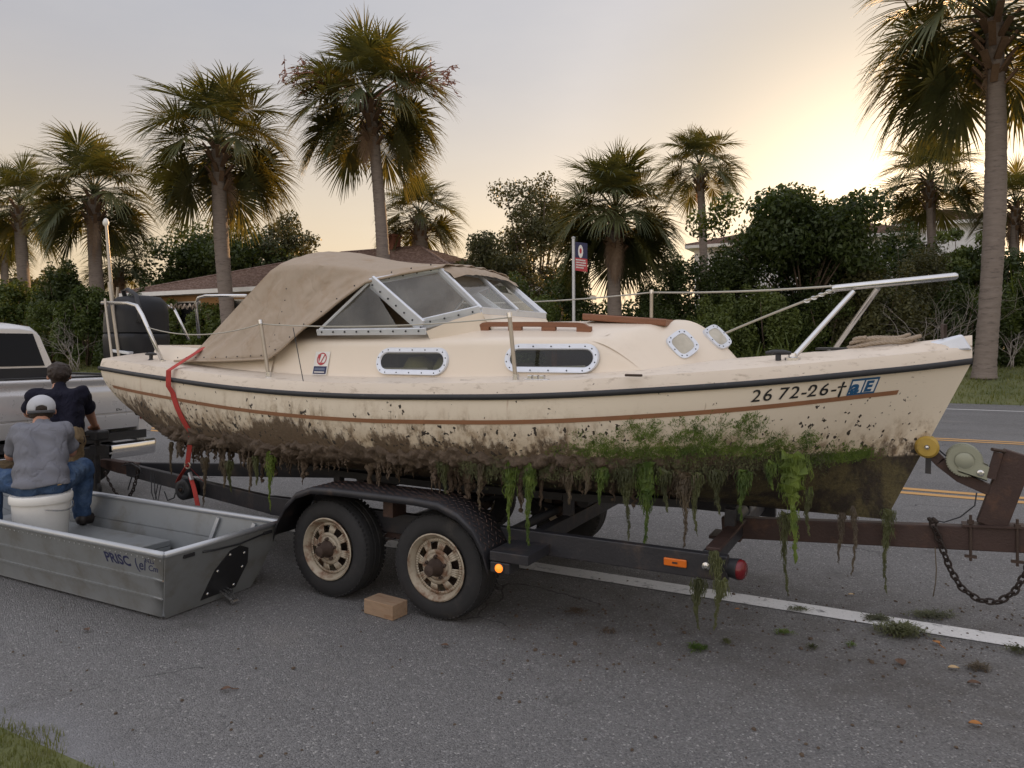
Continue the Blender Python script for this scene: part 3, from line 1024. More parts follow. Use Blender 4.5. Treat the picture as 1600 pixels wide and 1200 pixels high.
LD, LM, LO = M['leaf_dark'], M['leaf_mid'], M['leaf_olive']
shrub(22, 56, 448, 110, 'mid green shrub directly behind the pickup cab roof', LM, 0)
shrub(100, 54, 418, 100, 'rounded dark shrub between the two left palm trunks', LD, 1)
shrub(80, 50, 470, 90, 'low bright shrub at the foot of the left palms', LM, 4)
shrub(140, 48, 452, 100, 'leafy shrub left of the outboard motor', LM, 2)
shrub(205, 46, 458, 90, 'dark shrub behind the outboard motor', LD, 3)
shrub(262, 45, 478, 90, 'green shrub under the bungalow eaves', LM, 0)
shrub(345, 44, 470, 110, 'leafy shrub before the bungalow wall at the canvas edge', LM, 1)
shrub(700, 38, 440, 160, 'dark shrub behind the top of the windscreen', LD, 2)
shrub(790, 36, 436, 140, 'dark shrub beside the windscreen front pane', LD, 3)
shrub(880, 35, 420, 140, 'dark shrub behind the sign post', LD, 0)
shrub(850, 33, 462, 110, 'low green shrub left of the sign post foot', LM, 4)
shrub(1050, 35, 408, 160, 'tall dark shrub right of the skirted palm', LD, 1)
shrub(1020, 32.5, 452, 110, 'low dark shrub behind the far lifeline stanchion', LD, 5)
shrub(1130, 34, 392, 150, 'dark shrub below the white house', LD, 2)
shrub(1125, 31.5, 462, 110, 'green shrub behind the wooden hatch', LM, 3)
shrub(1195, 31.8, 448, 120, 'green shrub below the broad tree crown at its left', LM, 0)
shrub(1245, 33.6, 425, 170, 'tall dark shrub filling the space under the broad tree crown', LD, 1)
shrub(1340, 33.8, 405, 150, 'dark shrub under the right side of the broad tree', LD, 2)
shrub(1290, 32.2, 462, 130, 'low shrub behind the bow rail struts', LM, 4)
shrub(1418, 44, 352, 130, 'distant dark shrub hiding the wall of the tiled house', LD, 3)
shrub(1375, 31.5, 400, 150, 'tall olive shrub under the bow rail tip', LO, 1)
shrub(1440, 32.5, 392, 130, 'olive green shrub left of the tall right trunk', LO, 5)
shrub(1500, 31.0, 452, 120, 'dark shrub just left of the tall right trunk', LD, 2)
shrub(1585, 31.0, 442, 110, 'bright green shrub right of the tall right trunk', LM, 3)
shrub(1640, 30.0, 400, 150, 'green shrub cut by the right edge of the photo', LM, 0)

# dark mass of growth behind the shrubs
cen, rad = [], []
for s in np.arange(-95, 22, 1.5):
    for zf in (0.12, 0.4, 0.72):
        t = 38.5 + rng.uniform(-1, 1)
        px = 800 + FPX*(COS*s + SIN*t)/(-SIN*s + COS*t)
        hh = 3.5 if px > 700 else (2.4 if px < 420 else 2.0)
        cen.append((s + rng.uniform(-.5, .5), t, ground_z(t) + hh*zf))
        rad.append((1.2, 1.0, hh*0.26))
o = link_mesh('thicket', leaf_cloud('thicket', cen, rad, 80000, 0.24), M['leaf_dark'])
tag(o, 'dark tangle of growth behind the verge shrubs', 'thicket', kind='stuff')


def bare_bush(px, Y, top_py, wpx, label, seed, n=12):
    c = far(px, top_py, Y)
    z0 = ground_z(c.y)
    g = random.Random(seed)
    h = c.z - z0
    wd = wpx/2*Y/FPX
    th = thing('bare_shrub', (c.x, c.y, z0), label, 'shrub', 'leafless grey shrubs on the verge')

    def grow(mb, p, d, L, r, lev):
        pts = [p]
        for i in range(4):
            d = (d + Vector((g.uniform(-.35, .35), g.uniform(-.35, .35), g.uniform(-.25, .22)))).normalized()
            pts.append(pts[-1] + d*L/4)
        mb.tube(pts, [r*(1-0.15*i) for i in range(5)], 4)
        if lev:
            for k in range(3):
                grow(mb, pts[g.randint(2, 4)], (d + Vector((g.uniform(-.9, .9), g.uniform(-.9, .9), g.uniform(-.5, .6)))).normalized(), L*0.6, r*0.5, lev-1)
    for i in range(n):
        mb = MB()
        grow(mb, Vector((c.x + g.uniform(-.2, .2), c.y + g.uniform(-.2, .2), z0)), Vector((g.uniform(-wd, wd), g.uniform(-.4, .1), h*0.7)).normalized(), h*0.6, 0.026, 2)
        mb.build('branch', M['twig'], th, smooth=180)
    return th


bare_bush(1445, 29.5, 455, 150, 'leafless grey shrub under the bow rail tip', 5, 9)
bare_bush(1580, 29.5, 505, 80, 'small leafless shrub right of the tall right trunk', 6, 5)
bare_bush(118, 45, 490, 90, 'leafless grey shrub behind the pickup bed', 7, 8)
bare_bush(1500, 30.0, 420, 70, 'thin bare shrub hanging beside the tall right trunk', 8, 4)


def sword_plant(px, Y, top_py, label, seed, n=22):
    c = far(px, top_py, Y)
    z0 = ground_z(c.y)
    g = random.Random(seed)
    h = c.z - z0
    th = thing('sword_plant', (c.x, c.y, z0), label, 'plant', 'spiky plants at the foot of the shrubs')
    for i in range(n):
        a = g.uniform(0, 6.28)
        l = h*g.uniform(0.6, 1.1)
        sp = g.uniform(0.1, 0.8)
        d = Vector((math.cos(a)*sp, math.sin(a)*sp, 1)).normalized()
        s = Vector((-math.sin(a), math.cos(a), 0))*0.035
        b0 = Vector((c.x, c.y, z0))
        m_ = b0 + d*l*0.6
        e = b0 + d*l + Vector((math.cos(a), math.sin(a), -0.5))*l*0.12
        MB().add([b0-s*0.6, b0+s*0.6, m_+s, m_-s, e], [(0,1,2,3), (3,2,4)]).build('blade', M['leaf_mid'], th)
    return th


sword_plant(1235, 29.5, 500, 'spiky plant below the broad tree, behind the foredeck', 2)
sword_plant(1590, 31.5, 405, 'bright spiky palmetto at the right edge', 3, 26)
sword_plant(1180, 29.8, 515, 'small spiky plant behind the cabin front', 4, 14)


# ---------------------------------------------------------------- houses
def hip_house(name, label, s0, s1, t0, t1, z0, ze, zr, wall, over=0.7, win=(), chim=None, ridge=None):
    th = thing(name, ((s0+s1)/2, (t0+t1)/2, z0), label, 'house')
    MB().box((s0, t0, z0-0.5), (s1, t1, ze-0.02)).build('wall', wall, th)
    a0, a1, b0, b1 = s0-over, s1+over, t0-over, t1+over
    tm = (t0+t1)/2
    hl = (t1-t0)/2 * 0.95
    r0, r1 = (s0+hl, s1-hl) if ridge is None else ridge
    rf = MB()
    steps = 20
    tri = []
    for i in range(steps):
        q0, q1 = i/steps, (i+1)/steps
        L = lambda a, b, q: a + (b-a)*q
        z_0, z_1 = L(ze, zr, q0), L(ze, zr, q1) + 0.02
        c0 = [(L(a0, r0, q0), L(b0, tm, q0)), (L(a1, r1, q0), L(b0, tm, q0)), (L(a1, r1, q0), L(b1, tm, q0)), (L(a0, r0, q0), L(b1, tm, q0))]
        c1 = [(L(a0, r0, q1), L(b0, tm, q1)), (L(a1, r1, q1), L(b0, tm, q1)), (L(a1, r1, q1), L(b1, tm, q1)), (L(a0, r0, q1), L(b1, tm, q1))]
        v = [(*p, z_0+0.09) for p in c0] + [(*p, z_1) for p in c1] + [(*p, z_0) for p in c0]
        rf.add(v, [(k, (k+1) % 4, 4+(k+1) % 4, 4+k) for k in range(4)] + [(8+k, 8+(k+1) % 4, (k+1) % 4, k) for k in range(4)])
    roof = rf.build('roof', M['shingle'], th)
    MB().tube([(r0, tm, zr+0.05), (r1, tm, zr+0.05)], 0.10, 6).build('ridge_cap', M['shingle'], roof)
    for p, q in (((a0, b0), (r0, tm)), ((a1, b0), (r1, tm))):
        MB().tube([(*p, ze+0.08), (*q, zr+0.05)], 0.09, 6).build('hip_cap', M['shingle'], roof)
    f = MB()
    f.box((a0-0.03, b0-0.05, ze-0.22), (a1+0.03, b0, ze+0.03))
    f.box((a0-0.05, b0, ze-0.22), (a0, b1, ze+0.03))
    f.box((a1, b0, ze-0.22), (a1+0.05, b1, ze+0.03))
    f.build('fascia', M['trim'], th)
    MB().box((a0, b0, ze-0.20), (a1, b1, ze-0.17)).build('soffit', M['trim'], th)
    for (x0, x1, zz0, zz1) in win:
        fr = MB()
        fr.box((x0-.08, t0-.04, zz0-.08), (x1+.08, t0-.005, zz1+.08))
        wn = fr.build('window', M['trim'], th)
        MB().box((x0, t0-.05, zz0), (x1, t0-.041, zz1)).build('pane', M['window_dark'], wn)
        MB().box(((x0+x1)/2-.03, t0-.06, zz0), ((x0+x1)/2+.03, t0-.051, zz1)).build('mullion', M['trim'], wn)
    if chim:
        x, y, zc = chim
        MB().box((x-.45, y-.4, ze+0.5), (x+.45, y+.4, zc)).box((x-.52, y-.47, zc), (x+.52, y+.47, zc+.15)).build('chimney', M['brick'], roof)
    return th


hip_house('bungalow', 'long bungalow with red-brown shingled hip roof and white fascia',
          -43.5, -19.5, 31.0, 46.0, 1.0, 5.05, 7.95, M['house_wall'], 1.0,
          win=((-42, -38.2, 2.6, 4.4), (-36, -33, 2.6, 4.4), (-30, -27, 2.6, 4.4)), chim=(-29.3, 38.5, 8.75), ridge=(-33.5, -27))
p = far(1085, 400, 62)
hip_house('white_house', 'white house with low tiled roof left of the broad dark tree', p.x, p.x+16, p.y, p.y+10, 1.2, far(1085, 385, 62).z, far(1085, 352, 62).z, M['house_white'], 0.6,
          win=((p.x+2, p.x+4, 6.2, 8.0),), ridge=(p.x+6, p.x+12))
p = far(1405, 400, 58)
hip_house('tiled_house', 'white walled house with red tile roof below the setting sun', p.x, p.x+6, p.y, p.y+11, 1.2, far(1405, 352, 58).z, far(1405, 318, 58).z, M['house_white'], 0.5,
          win=((p.x+1, p.x+2.6, 7.6, 9.6),), ridge=(p.x+2.5, p.x+3.5))

# ---------------------------------------------------------------- sign on a post
sp_ = at(897, 490, 27.0)
sg = thing('roadside_sign', (sp_.x, 27.0, ground_z(27)), 'narrow blue and red sign on a grey post behind the boat cabin', 'sign')
top = at(896, 373, 27.0)
MB().tube([(sp_.x, 27.0, 0.0), (top.x, 27.0, top.z)], 0.065, 10).lathe([(0.0, -0.02), (0.08, 0), (0.09, 0.05), (0.0, 0.1)], (top.x, 27, top.z), (0, 0, 1), 10).build('post', M['post'], sg, smooth=40)
e1 = Vector((0.80, 0.6, 0)).normalized()


def sgn(u, v, o=0.0):
    return Vector((top.x, 27.0, top.z - 0.12)) + e1*(0.07+u) + Vector((0, 0, -v - 0.10*u)) + Vector((0.6, -0.8, 0))*o


def splate(mb, u0, u1, v0, v1, o):
    return mb.slab([sgn(u0, v0, o), sgn(u1, v0, o), sgn(u1, v1, o), sgn(u0, v1, o)], Vector((-0.6, 0.8, 0))*0.01)


splate(MB(), 0, 0.50, 0, 0.62, 0.0).build('blue_panel', M['navy'], sg)
splate(MB(), 0, 0.50, 0.625, 1.14, 0.0).build('red_panel', M['red_print'], sg)
em = MB()
em.slab([sgn(0.22+0.10*math.cos(a), 0.36+0.26*math.sin(a), 0.014) for a in np.linspace(0, 2*math.pi, 20, endpoint=False)], Vector((-0.6, 0.8, 0))*0.008)
em.build('emblem', M['white_print'], sg)
em = MB()
em.slab([sgn(0.22+0.045*math.cos(a), 0.34+0.11*math.sin(a), 0.022) for a in np.linspace(0, 2*math.pi, 16, endpoint=False)], Vector((-0.6, 0.8, 0))*0.006)
em.build('emblem_centre', M['red_print'], sg)
for i, (v, ln) in enumerate(((0.68, 0.42), (0.78, 0.44), (0.88, 0.43), (0.98, 0.34))):
    x = 0.03
    lt = MB()
    gg = random.Random(i)
    while x < ln:
        wd = gg.uniform(0.012, 0.03)
        splate(lt, x, min(x+wd, ln), v, v+0.055, 0.012)
        x += wd + 0.010
    lt.build('text_line', M['white_print'], sg)

# ================================================================== the sailboat
TC = 4.95
boat = thing('cabin_boat', (-3.0, TC, 0.0), 'muddy cream cabin cruiser with tan canvas hood on a trailer', 'boat')
S0, S1 = -6.45, 0.35
fB = spl([-6.45, -5.8, -5, -4, -3, -2, -1.2, -.6, -.1, .2, .35], [.79, .93, 1.05, 1.13, 1.15, 1.08, .90, .64, .33, .12, .015])
fZ = spl([-6.455, -5.35, -4.31, -3.85, -3.16, -2.54, -1.93, -1.26, -.70, -.19, .125, .35], [1.526, 1.469, 1.414, 1.40, 1.397, 1.411, 1.432, 1.477, 1.523, 1.576, 1.611, 1.642])
fC = spl([-6.45, -5.8, -5, -4, -3, -2, -1.2, -.6, -.1, .2, .35], [.66, .79, .88, .98, 1.01, .94, .74, .48, .19, .05, .006])
fZC = spl([-6.45, -5.8, -5, -4, -3, -2, -1.2, -.6, 0, .35], [1.10, 1.01, .96, .955, .97, .99, 1.02, 1.06, 1.11, 1.15])
fZK = spl([-6.45, -6, -5, -4, -2, 0, .35], [.97, .88, .78, .71, .69, .69, .69])


def sshift(s, z):
    """fore and aft rake: lower points pull in towards midships at both ends"""
    k = (fZ(s) - z) / (fZ(s) - fZK(s))
    wb = max(0.0, (s + 2.6) / 2.95)**1.6
    ws = max(0.0, (-5.0 - s) / 1.45)**1.5
    return -0.44*k*wb + 0.50*k**1.3*ws


def hull_pt(s, z, off=0.0, side=-1):
    """point on the topsides above the chine"""
    k = (fZ(s) - z) / (fZ(s) - fZC(s))
    k = min(max(k, 0), 1)
    hb = fB(s)*(1-k) + fC(s)*k + 0.05*4*k*(1-k)*min(1, fB(s)/0.7) + off
    return Vector((s + sshift(s, z), TC + side*hb, z))


def hull_bot(s, q, side=-1, off=0.0):
    """point on the bottom, q = 0 chine .. 1 keel"""
    z = fZC(s)*(1-q) + fZK(s)*q - 0.05*4*q*(1-q)*min(1, fC(s)/0.6)
    hb = fC(s)*(1-q) + 0.012*q
    return Vector((s + sshift(s, z), TC + side*(hb+off), z - off*0.5))


hm = MB()
NS = 72
rings = []
for i in range(NS+1):
    s = S0 + (S1-S0)*i/NS
    zs, zc = fZ(s), fZC(s)
    near_ = [hull_pt(s, zs + (zc-zs)*k/12) for k in range(13)] + [hull_bot(s, k/7) for k in range(1, 8)]
    far_ = [mirror(p) for p in near_[::-1]]
    rings.append(near_ + far_)
hm.loft(rings, closed=False)
n = len(rings[0])
for j in range(n//2 - 1):          # transom
    a, b_ = j, n-1-j
    hm.f.append([a, b_, b_-1, a+1])
    hm.mi.append(0)
hull = hm.build('hull', M['hull'], boat, smooth=50)

# gunwale lip and deck
dk = MB()
rings = []
for i in range(NS+1):
    s = S0 + (S1-S0)*i/NS
    b_, z = fB(s), fZ(s)
    rr = []
    lip = min(0.05, b_*0.5)
    prof = [(b_+0.004, z+0.012), (b_-0.006, z+0.055), (b_-0.02, z+0.085), (b_-lip, z+0.09)]
    prof += [((b_-lip)*(1-k/8), z + 0.088 + 0.06*(1-(1-k/8)**2)) for k in range(1, 9)]
    l = [Vector((s, TC - y, zz)) for y, zz in prof]
    rings.append(l + [mirror(p) for p in l[-2::-1]])
dk.loft(rings, closed=False)
deck = dk.build('deck', M['deck'], boat, smooth=50)
n = len(rings[0])

tr = MB()                            # transom cap between deck edge and hull top
a = rings[0]
tr.add(a + [Vector((S0+0.01, TC-fB(S0), fZ(S0)-0.02)), Vector((S0+0.01, TC+fB(S0), fZ(S0)-0.02))][::-1], [list(range(n+2))])
tr.build('transom_cap', M['deck'], boat)

for sd in (-1, 1):
    pts = [Vector((s, TC + sd*(fB(s)+0.008), fZ(s))) for s in np.linspace(S0, S1, 80)]
    mb = MB()
    rg = []
    for p in pts:
        rg.append([p + Vector((0, sd*dx, dz)) for dx, dz in ((-.02, .018), (.010, .017), (.019, .008), (.019, -.008), (.010, -.017), (-.02, -.018))])
    mb.loft(rg)
    mb.build('rubbing_strake', M['black_rubber'], boat, smooth=60)
    # brown cove stripe
    st = MB()
    sl = np.linspace(-6.28, 0.03, 90)
    dz = lambda s: float(np.interp(s, [-6.3, -3, -1, 0], [0.150, 0.158, 0.145, 0.135]))
    st.loft([[hull_pt(s, fZ(s)-dz(s)+0.013, 0.004, sd) for s in sl], [hull_pt(s, fZ(s)-dz(s)-0.013, 0.004, sd) for s in sl]], closed=False)
    st.build('stripe', M['stripe'], boat)

# ---- cabin trunk
fHB = spl([-5.95, -5.2, -4.3, -3.4, -2.6, -2.0, -1.42, -1.0], [.60, .74, .82, .83, .815, .775, .69, .60])
WIN = [(-3.25, -2.72, 1.560, 1.685), (-2.24, -1.68, 1.590, 1.710)]


def deck_z(s, y=0.8):
    return fZ(s) + 0.085


def cabin_prof(s, h):
    """half section from side foot to the crown; h scales the height"""
    hb = fHB(s)
    zd = deck_z(s) + 0.0
    zs_, zt = 1.79, 1.905
    P = [(hb+0.035, 0.0), (hb+0.006, 0.06)]
    P += [(hb - 0.055*q, 0.06 + (0.80-0.06)*q) for q in np.linspace(0.08, 1, 12)]
    P += [(hb-0.065, 0.87), (hb-0.095, 0.95), (hb-0.15, 1.0)]
    side = [(y, zd + (zs_-zd)*k) for y, k in P]
    y0 = hb - 0.15
    side += [(y0*(1-k/7), zs_ + (zt-zs_)*(1-(1-k/7)**2)**0.9) for k in range(1, 8)]
    zb = deck_z(s) + 0.03
    return [(y, zb + (z-zb)*h if z > zb else z) for y, z in side]


cb = MB()
rings = []
sl = sorted(set(list(np.linspace(-4.3, -1.45, 58)) + [v for w_ in WIN for v in w_[:2]]))
sl = [(s, 1.0) for s in sl if s < -1.72]
for s, h in sl:
    pr = cabin_prof(s, h)
    sq = 1.0 if s < -1.45 else 1 - 0.10*((s+1.45)/0.46)**2
    l = [Vector((s, TC - y*sq, z)) for y, z in pr]
    rings.append(l + [mirror(p) for p in l[-2::-1]])
# rounded nose: the front slopes from a swept roof edge down to a swept foot on the deck
s_foot = lambda y: -0.93 - 0.46*(abs(y)/0.66)**1.35
s_top = lambda y: -1.33 - 0.38*(abs(y)/0.60)**1.6


def nose_pt(y, q):
    """front face: q = 0 foot .. 1 roof edge"""
    s = s_foot(y)*(1-q) + s_top(y)*q
    zf = deck_z(s) + 0.02
    zt = 1.79 + 0.115*max(0.0, 1 - (abs(y)/0.56)**2)**0.9 if abs(y) < 0.56 else 1.79 - 0.10*((abs(y)-0.56)/0.1)**2*0.3
    ease = q if q < 0.8 else q
    return Vector((s, TC + y, zf + (zt-zf)*math.sin(min(1, ease)*math.pi/2)**0.92))


last = rings[-1]
nl = len(last)
half = nl//2
for k in range(1, 15):
    q = k/14
    row = []
    for j, p in enumerate(last):
        y = (p.y - TC)
        # height fraction of this profile point on the cabin side, 1 over the whole roof
        zf0, zt0 = last[0].z, 1.79
        f = min(1.0, max(0.0, (p.z - zf0)/(zt0 - zf0)))
        yy = y*(1 - 0.12*q*q) if abs(y) > 0.5 else y*(1-0.10*q*q)
        roof_end = nose_pt(yy, 1.0)
        tgt = nose_pt(max(-0.655, min(0.655, yy)), f) if f < 0.999 else roof_end
        u = q
        row.append(Vector((p.x + (tgt.x - p.x)*u, p.y + (tgt.y - p.y)*u, p.z + (tgt.z - p.z)*u**1.5)))
    rings.append(row)
cb.loft(rings, closed=False)
fr_rows = []
for k in range(13):
    q = 1 - k/12
    fr_rows.append([nose_pt(y, q) for y in np.linspace(-0.655, 0.655, 41)])
cb.loft(fr_rows, closed=False)


def in_win(c):
    for (a, b_, z0, z1) in WIN:
        if a < c.x < b_ and z0+0.01 < c.z < z1-0.005 and abs(c.y-TC) > 0.6:
            r = (z1-z0)/2
            dx = max(a + r - c.x, c.x - (b_-r), 0)
            return dx**2 + (c.z-(z0+z1)/2)**2 < (r*1.05)**2
    return False


keep = [i for i, f in enumerate(cb.f) if not in_win(sum((cb.v[k] for k in f), Vector())/len(f))]
cb.f = [cb.f[i] for i in keep]
cb.mi = [0]*len(cb.f)
cabin = cb.build('cabin', M['gelcoat'], boat, smooth=60)

# things seen through the portlights
MB().box((-2.02, TC-0.60, 1.42), (-1.98, TC+0.60, 1.74)).build('bulkhead', M['wood'], boat)
MB().box((-3.6, TC-0.70, 1.30), (-2.05, TC+0.70, 1.33)).build('cabin_sole', M['interior'], boat)
for x in (-3.08, -2.82):
    q = MB().lathe([(0.0, -0.03), (0.09, -0.02), (0.13, 0.05), (0.10, 0.13), (0.0, 0.16)], (x, TC-0.58, 1.50), (0.2, 0, 1), 14)
    q.build('cushion', M['cushion'], boat, smooth=180)


def side_pt(s, z, off=0.0, side=-1):
    zd = deck_z(s)
    k = (z - zd)/(1.79 - zd)
    hb = fHB(s) + 0.006 - 0.061*(k-0.06)/0.74
    return Vector((s, TC + side*(hb+off), z))


def stadium(a, b_, z0, z1, grow=0.0, n=10):
    r = (z1-z0)/2 + grow
    zc = (z0+z1)/2
    L = (b_-a)/2 - (z1-z0)/2
    xc = (a+b_)/2
    out = []
    for k in range(n+1):
        th_ = -math.pi/2 + math.pi*k/n
        out.append((xc + L + r*math.cos(th_), zc + r*math.sin(th_)))
    for k in range(n+1):
        th_ = math.pi/2 + math.pi*k/n
        out.append((xc - L + r*math.cos(th_), zc + r*math.sin(th_)))
    return out


for sd in (-1, 1):
    for (a, b_, z0, z1) in WIN:
        fr = MB()
        inner = [side_pt(x, z, 0.006, sd) for x, z in stadium(a, b_, z0, z1, -0.006)]
        in2 = [side_pt(x, z, 0.016, sd) for x, z in stadium(a, b_, z0, z1, 0.002)]
        out2 = [side_pt(x, z, 0.016, sd) for x, z in stadium(a, b_, z0, z1, 0.027)]
        outer = [side_pt(x, z, -0.001, sd) for x, z in stadium(a, b_, z0, z1, 0.033)]
        fr.loft([[p[k] for p in (inner, in2, out2, outer)] for k in list(range(len(inner)))+[0]], closed=False)
        wf = fr.build('portlight', M['alu'], boat, smooth=50)
        MB().add([side_pt(x, z, 0.004, sd) for x, z in stadium(a, b_, z0, z1, 0.0)], [list(range(22))]).build('pane', M['port'], wf)
        sc_ = MB()
        for k, (x, z) in enumerate(stadium(a, b_, z0, z1, 0.015, 5)):
            sc_.lathe([(0.0055, 0), (0.004, 0.002), (0, 0.003)], side_pt(x, z, 0.016, sd), (0, sd, 0), 6)
        for x in np.linspace(a+.16, b_-.16, 3):
            for z in (z0-0.015, z1+0.015):
                sc_.lathe([(0.0055, 0), (0.004, 0.002), (0, 0.003)], side_pt(x, z, 0.016, sd), (0, sd, 0), 6)
        tag(sc_.build('screws', M['black_rubber'], wf), kind='stuff')

# portlights in the sloping cabin front
for y, q in ((-0.335, 0.33), (-0.03, 0.38)):
    c = nose_pt(y, q)
    ey = (nose_pt(y+.05, q) - nose_pt(y-.05, q)).normalized()
    eq = (nose_pt(y, q+.1) - nose_pt(y, q-.1)).normalized()
    nf = ey.cross(eq).normalized()
    if nf.x < 0: nf = -nf
    nf = (nf + Vector((0.10, -0.32, 0))).normalized()
    eq = (eq - nf*eq.dot(nf)).normalized()
    ey = eq.cross(nf).normalized()
    fr = MB()

    def rr(wd, hh, off, e=3.6, n=28):
        o_ = []
        for k in range(n):
            a = 2*math.pi*k/n
            ca_, sa = math.cos(a), math.sin(a)
            o_.append(c + ey*math.copysign(abs(ca_)**(2/e), ca_)*wd + eq*math.copysign(abs(sa)**(2/e), sa)*hh + nf*off)
        return o_
    a0, a1, a2, a3 = rr(.062, .060, .014), rr(.066, .064, .024), rr(.090, .090, .024), rr(.097, .097, -.035)
    fr.loft([[p[k] for p in (a0, a1, a2, a3)] for k in list(range(28))+[0]], closed=False)
    wf = fr.build('portlight', M['alu'], boat, smooth=50)
    MB().add(rr(.064, .062, .018), [list(range(28))]).build('pane', M['port_pale'], wf)
    sc_ = MB()
    for k in range(10):
        p = rr(.078, .077, .024, n=10)[k]
        sc_.lathe([(0.005, 0), (0.004, 0.002), (0, 0.003)], p, nf, 6)
    tag(sc_.build('screws', M['black_rubber'], wf), kind='stuff')

# ---- cockpit coaming, aft
co_ = MB()
outl, N2 = [], 40
rings = []
for i, s in enumerate(np.linspace(-4.28, -5.95, 26)):
    hb = fHB(s)
    zt = float(np.interp(s, [-5.95, -5.3, -4.28], [fZ(-5.95)+0.235, fZ(-5.3)+0.24, fZ(-4.3)+0.25]))
    rings.append([Vector((s, TC-hb-0.03, deck_z(s)-0.02)), Vector((s, TC-hb+0.02, zt-0.03)), Vector((s, TC-hb+0.05, zt)), Vector((s, TC-hb+0.11, zt)), Vector((s, TC-hb+0.14, zt-0.03)), Vector((s, TC-hb+0.15, deck_z(s))) ])
k0 = rings[-1]
for i in range(1, 13):                 # rounded stern end
    a = math.pi/2*i/12
    row = []
    for p in k0:
        hb = TC - p.y
        row.append(Vector((-5.95 - math.sin(a)*0.22*(hb/0.6), TC - hb*math.cos(a), p.z)))
    rings.append(row)
full = rings + [[mirror(p) for p in r] for r in rings[-2::-1]]
co_.loft(full, closed=False)
co_.build('coaming', M['gelcoat'], boat, smooth=50)
MB().box((-5.9, TC-0.55, 1.30), (-4.3, TC+0.55, 1.32)).build('cockpit_sole', M['deck'], boat)

# ---- wooden handrails and hatch on the cabin roof
def roof_z(s, y):
    y0 = fHB(s) - 0.15
    k = min(abs(y)/y0, 1)
    return 1.79 + 0.115*(1-k**2)**0.9


def handrail(s0, s1, y):
    n = 5
    mb = MB()
    for s_a, s_b in ((s0, s1),):
        rg = []
        for s in np.linspace(s_a, s_b, 22):
            z = roof_z(s, y)
            e = min((s-s_a), (s_b-s))
            h = 0.055 - 0.03*max(0, 1 - e/0.05)
            rg.append([Vector((s, TC+y-.016, z+0.022)), Vector((s, TC+y+.016, z+0.022)), Vector((s, TC+y+.016, z+h)), Vector((s, TC+y-.016, z+h))])
        mb.loft(rg)
    for q in (0.05, 0.35, 0.65, 0.95):
        s = s0 + (s1-s0)*q
        z = roof_z(s, y)
        mb.box((s-.05, TC+y-.015, z-0.02), (s+.05, TC+y+.015, z+0.03))
    return mb.build('handrail', M['wood'], boat, bevel=0.004)


handrail(-2.62, -1.78, -0.52)
handrail(-2.55, -1.65, 0.52)
ht = MB()
za = 1.905
c4 = [(-1.93, TC-0.30), (-1.34, TC-0.33), (-1.34, TC+0.33), (-1.93, TC+0.30)]
ht.add([(x, y, za - (0.05 if x > -1.5 else 0.0)) for x, y in c4] + [(x, y, za + 0.045 - (0.05 if x > -1.5 else 0.0)) for x, y in c4],
       [(0,3,2,1), (4,5,6,7), (0,1,5,4), (1,2,6,5), (2,3,7,6), (3,0,4,7)])
hatch = ht.build('hatch', M['wood'], boat, bevel=0.008)
for yy in (TC-0.22, TC+0.22):
    MB().box((-1.9, yy-.02, 1.80), (-1.40, yy+.02, za-0.051)).build('hatch_runner', M['wood'], hatch)
lids = MB()
for i in range(5):
    y0 = TC - 0.29 + i*0.117
    zz = za + 0.047
    lids.add([(-1.92, y0, zz), (-1.345, y0, zz-0.0485), (-1.345, y0+0.108, zz-0.0485), (-1.92, y0+0.108, zz)], [(0, 1, 2, 3)])
lids.build('hatch_boards', mat('sunbleached_teak', (0.40, 0.27, 0.19), 0.7, 0, 0.2, 5, stretch=(1, 10, 10)), hatch)

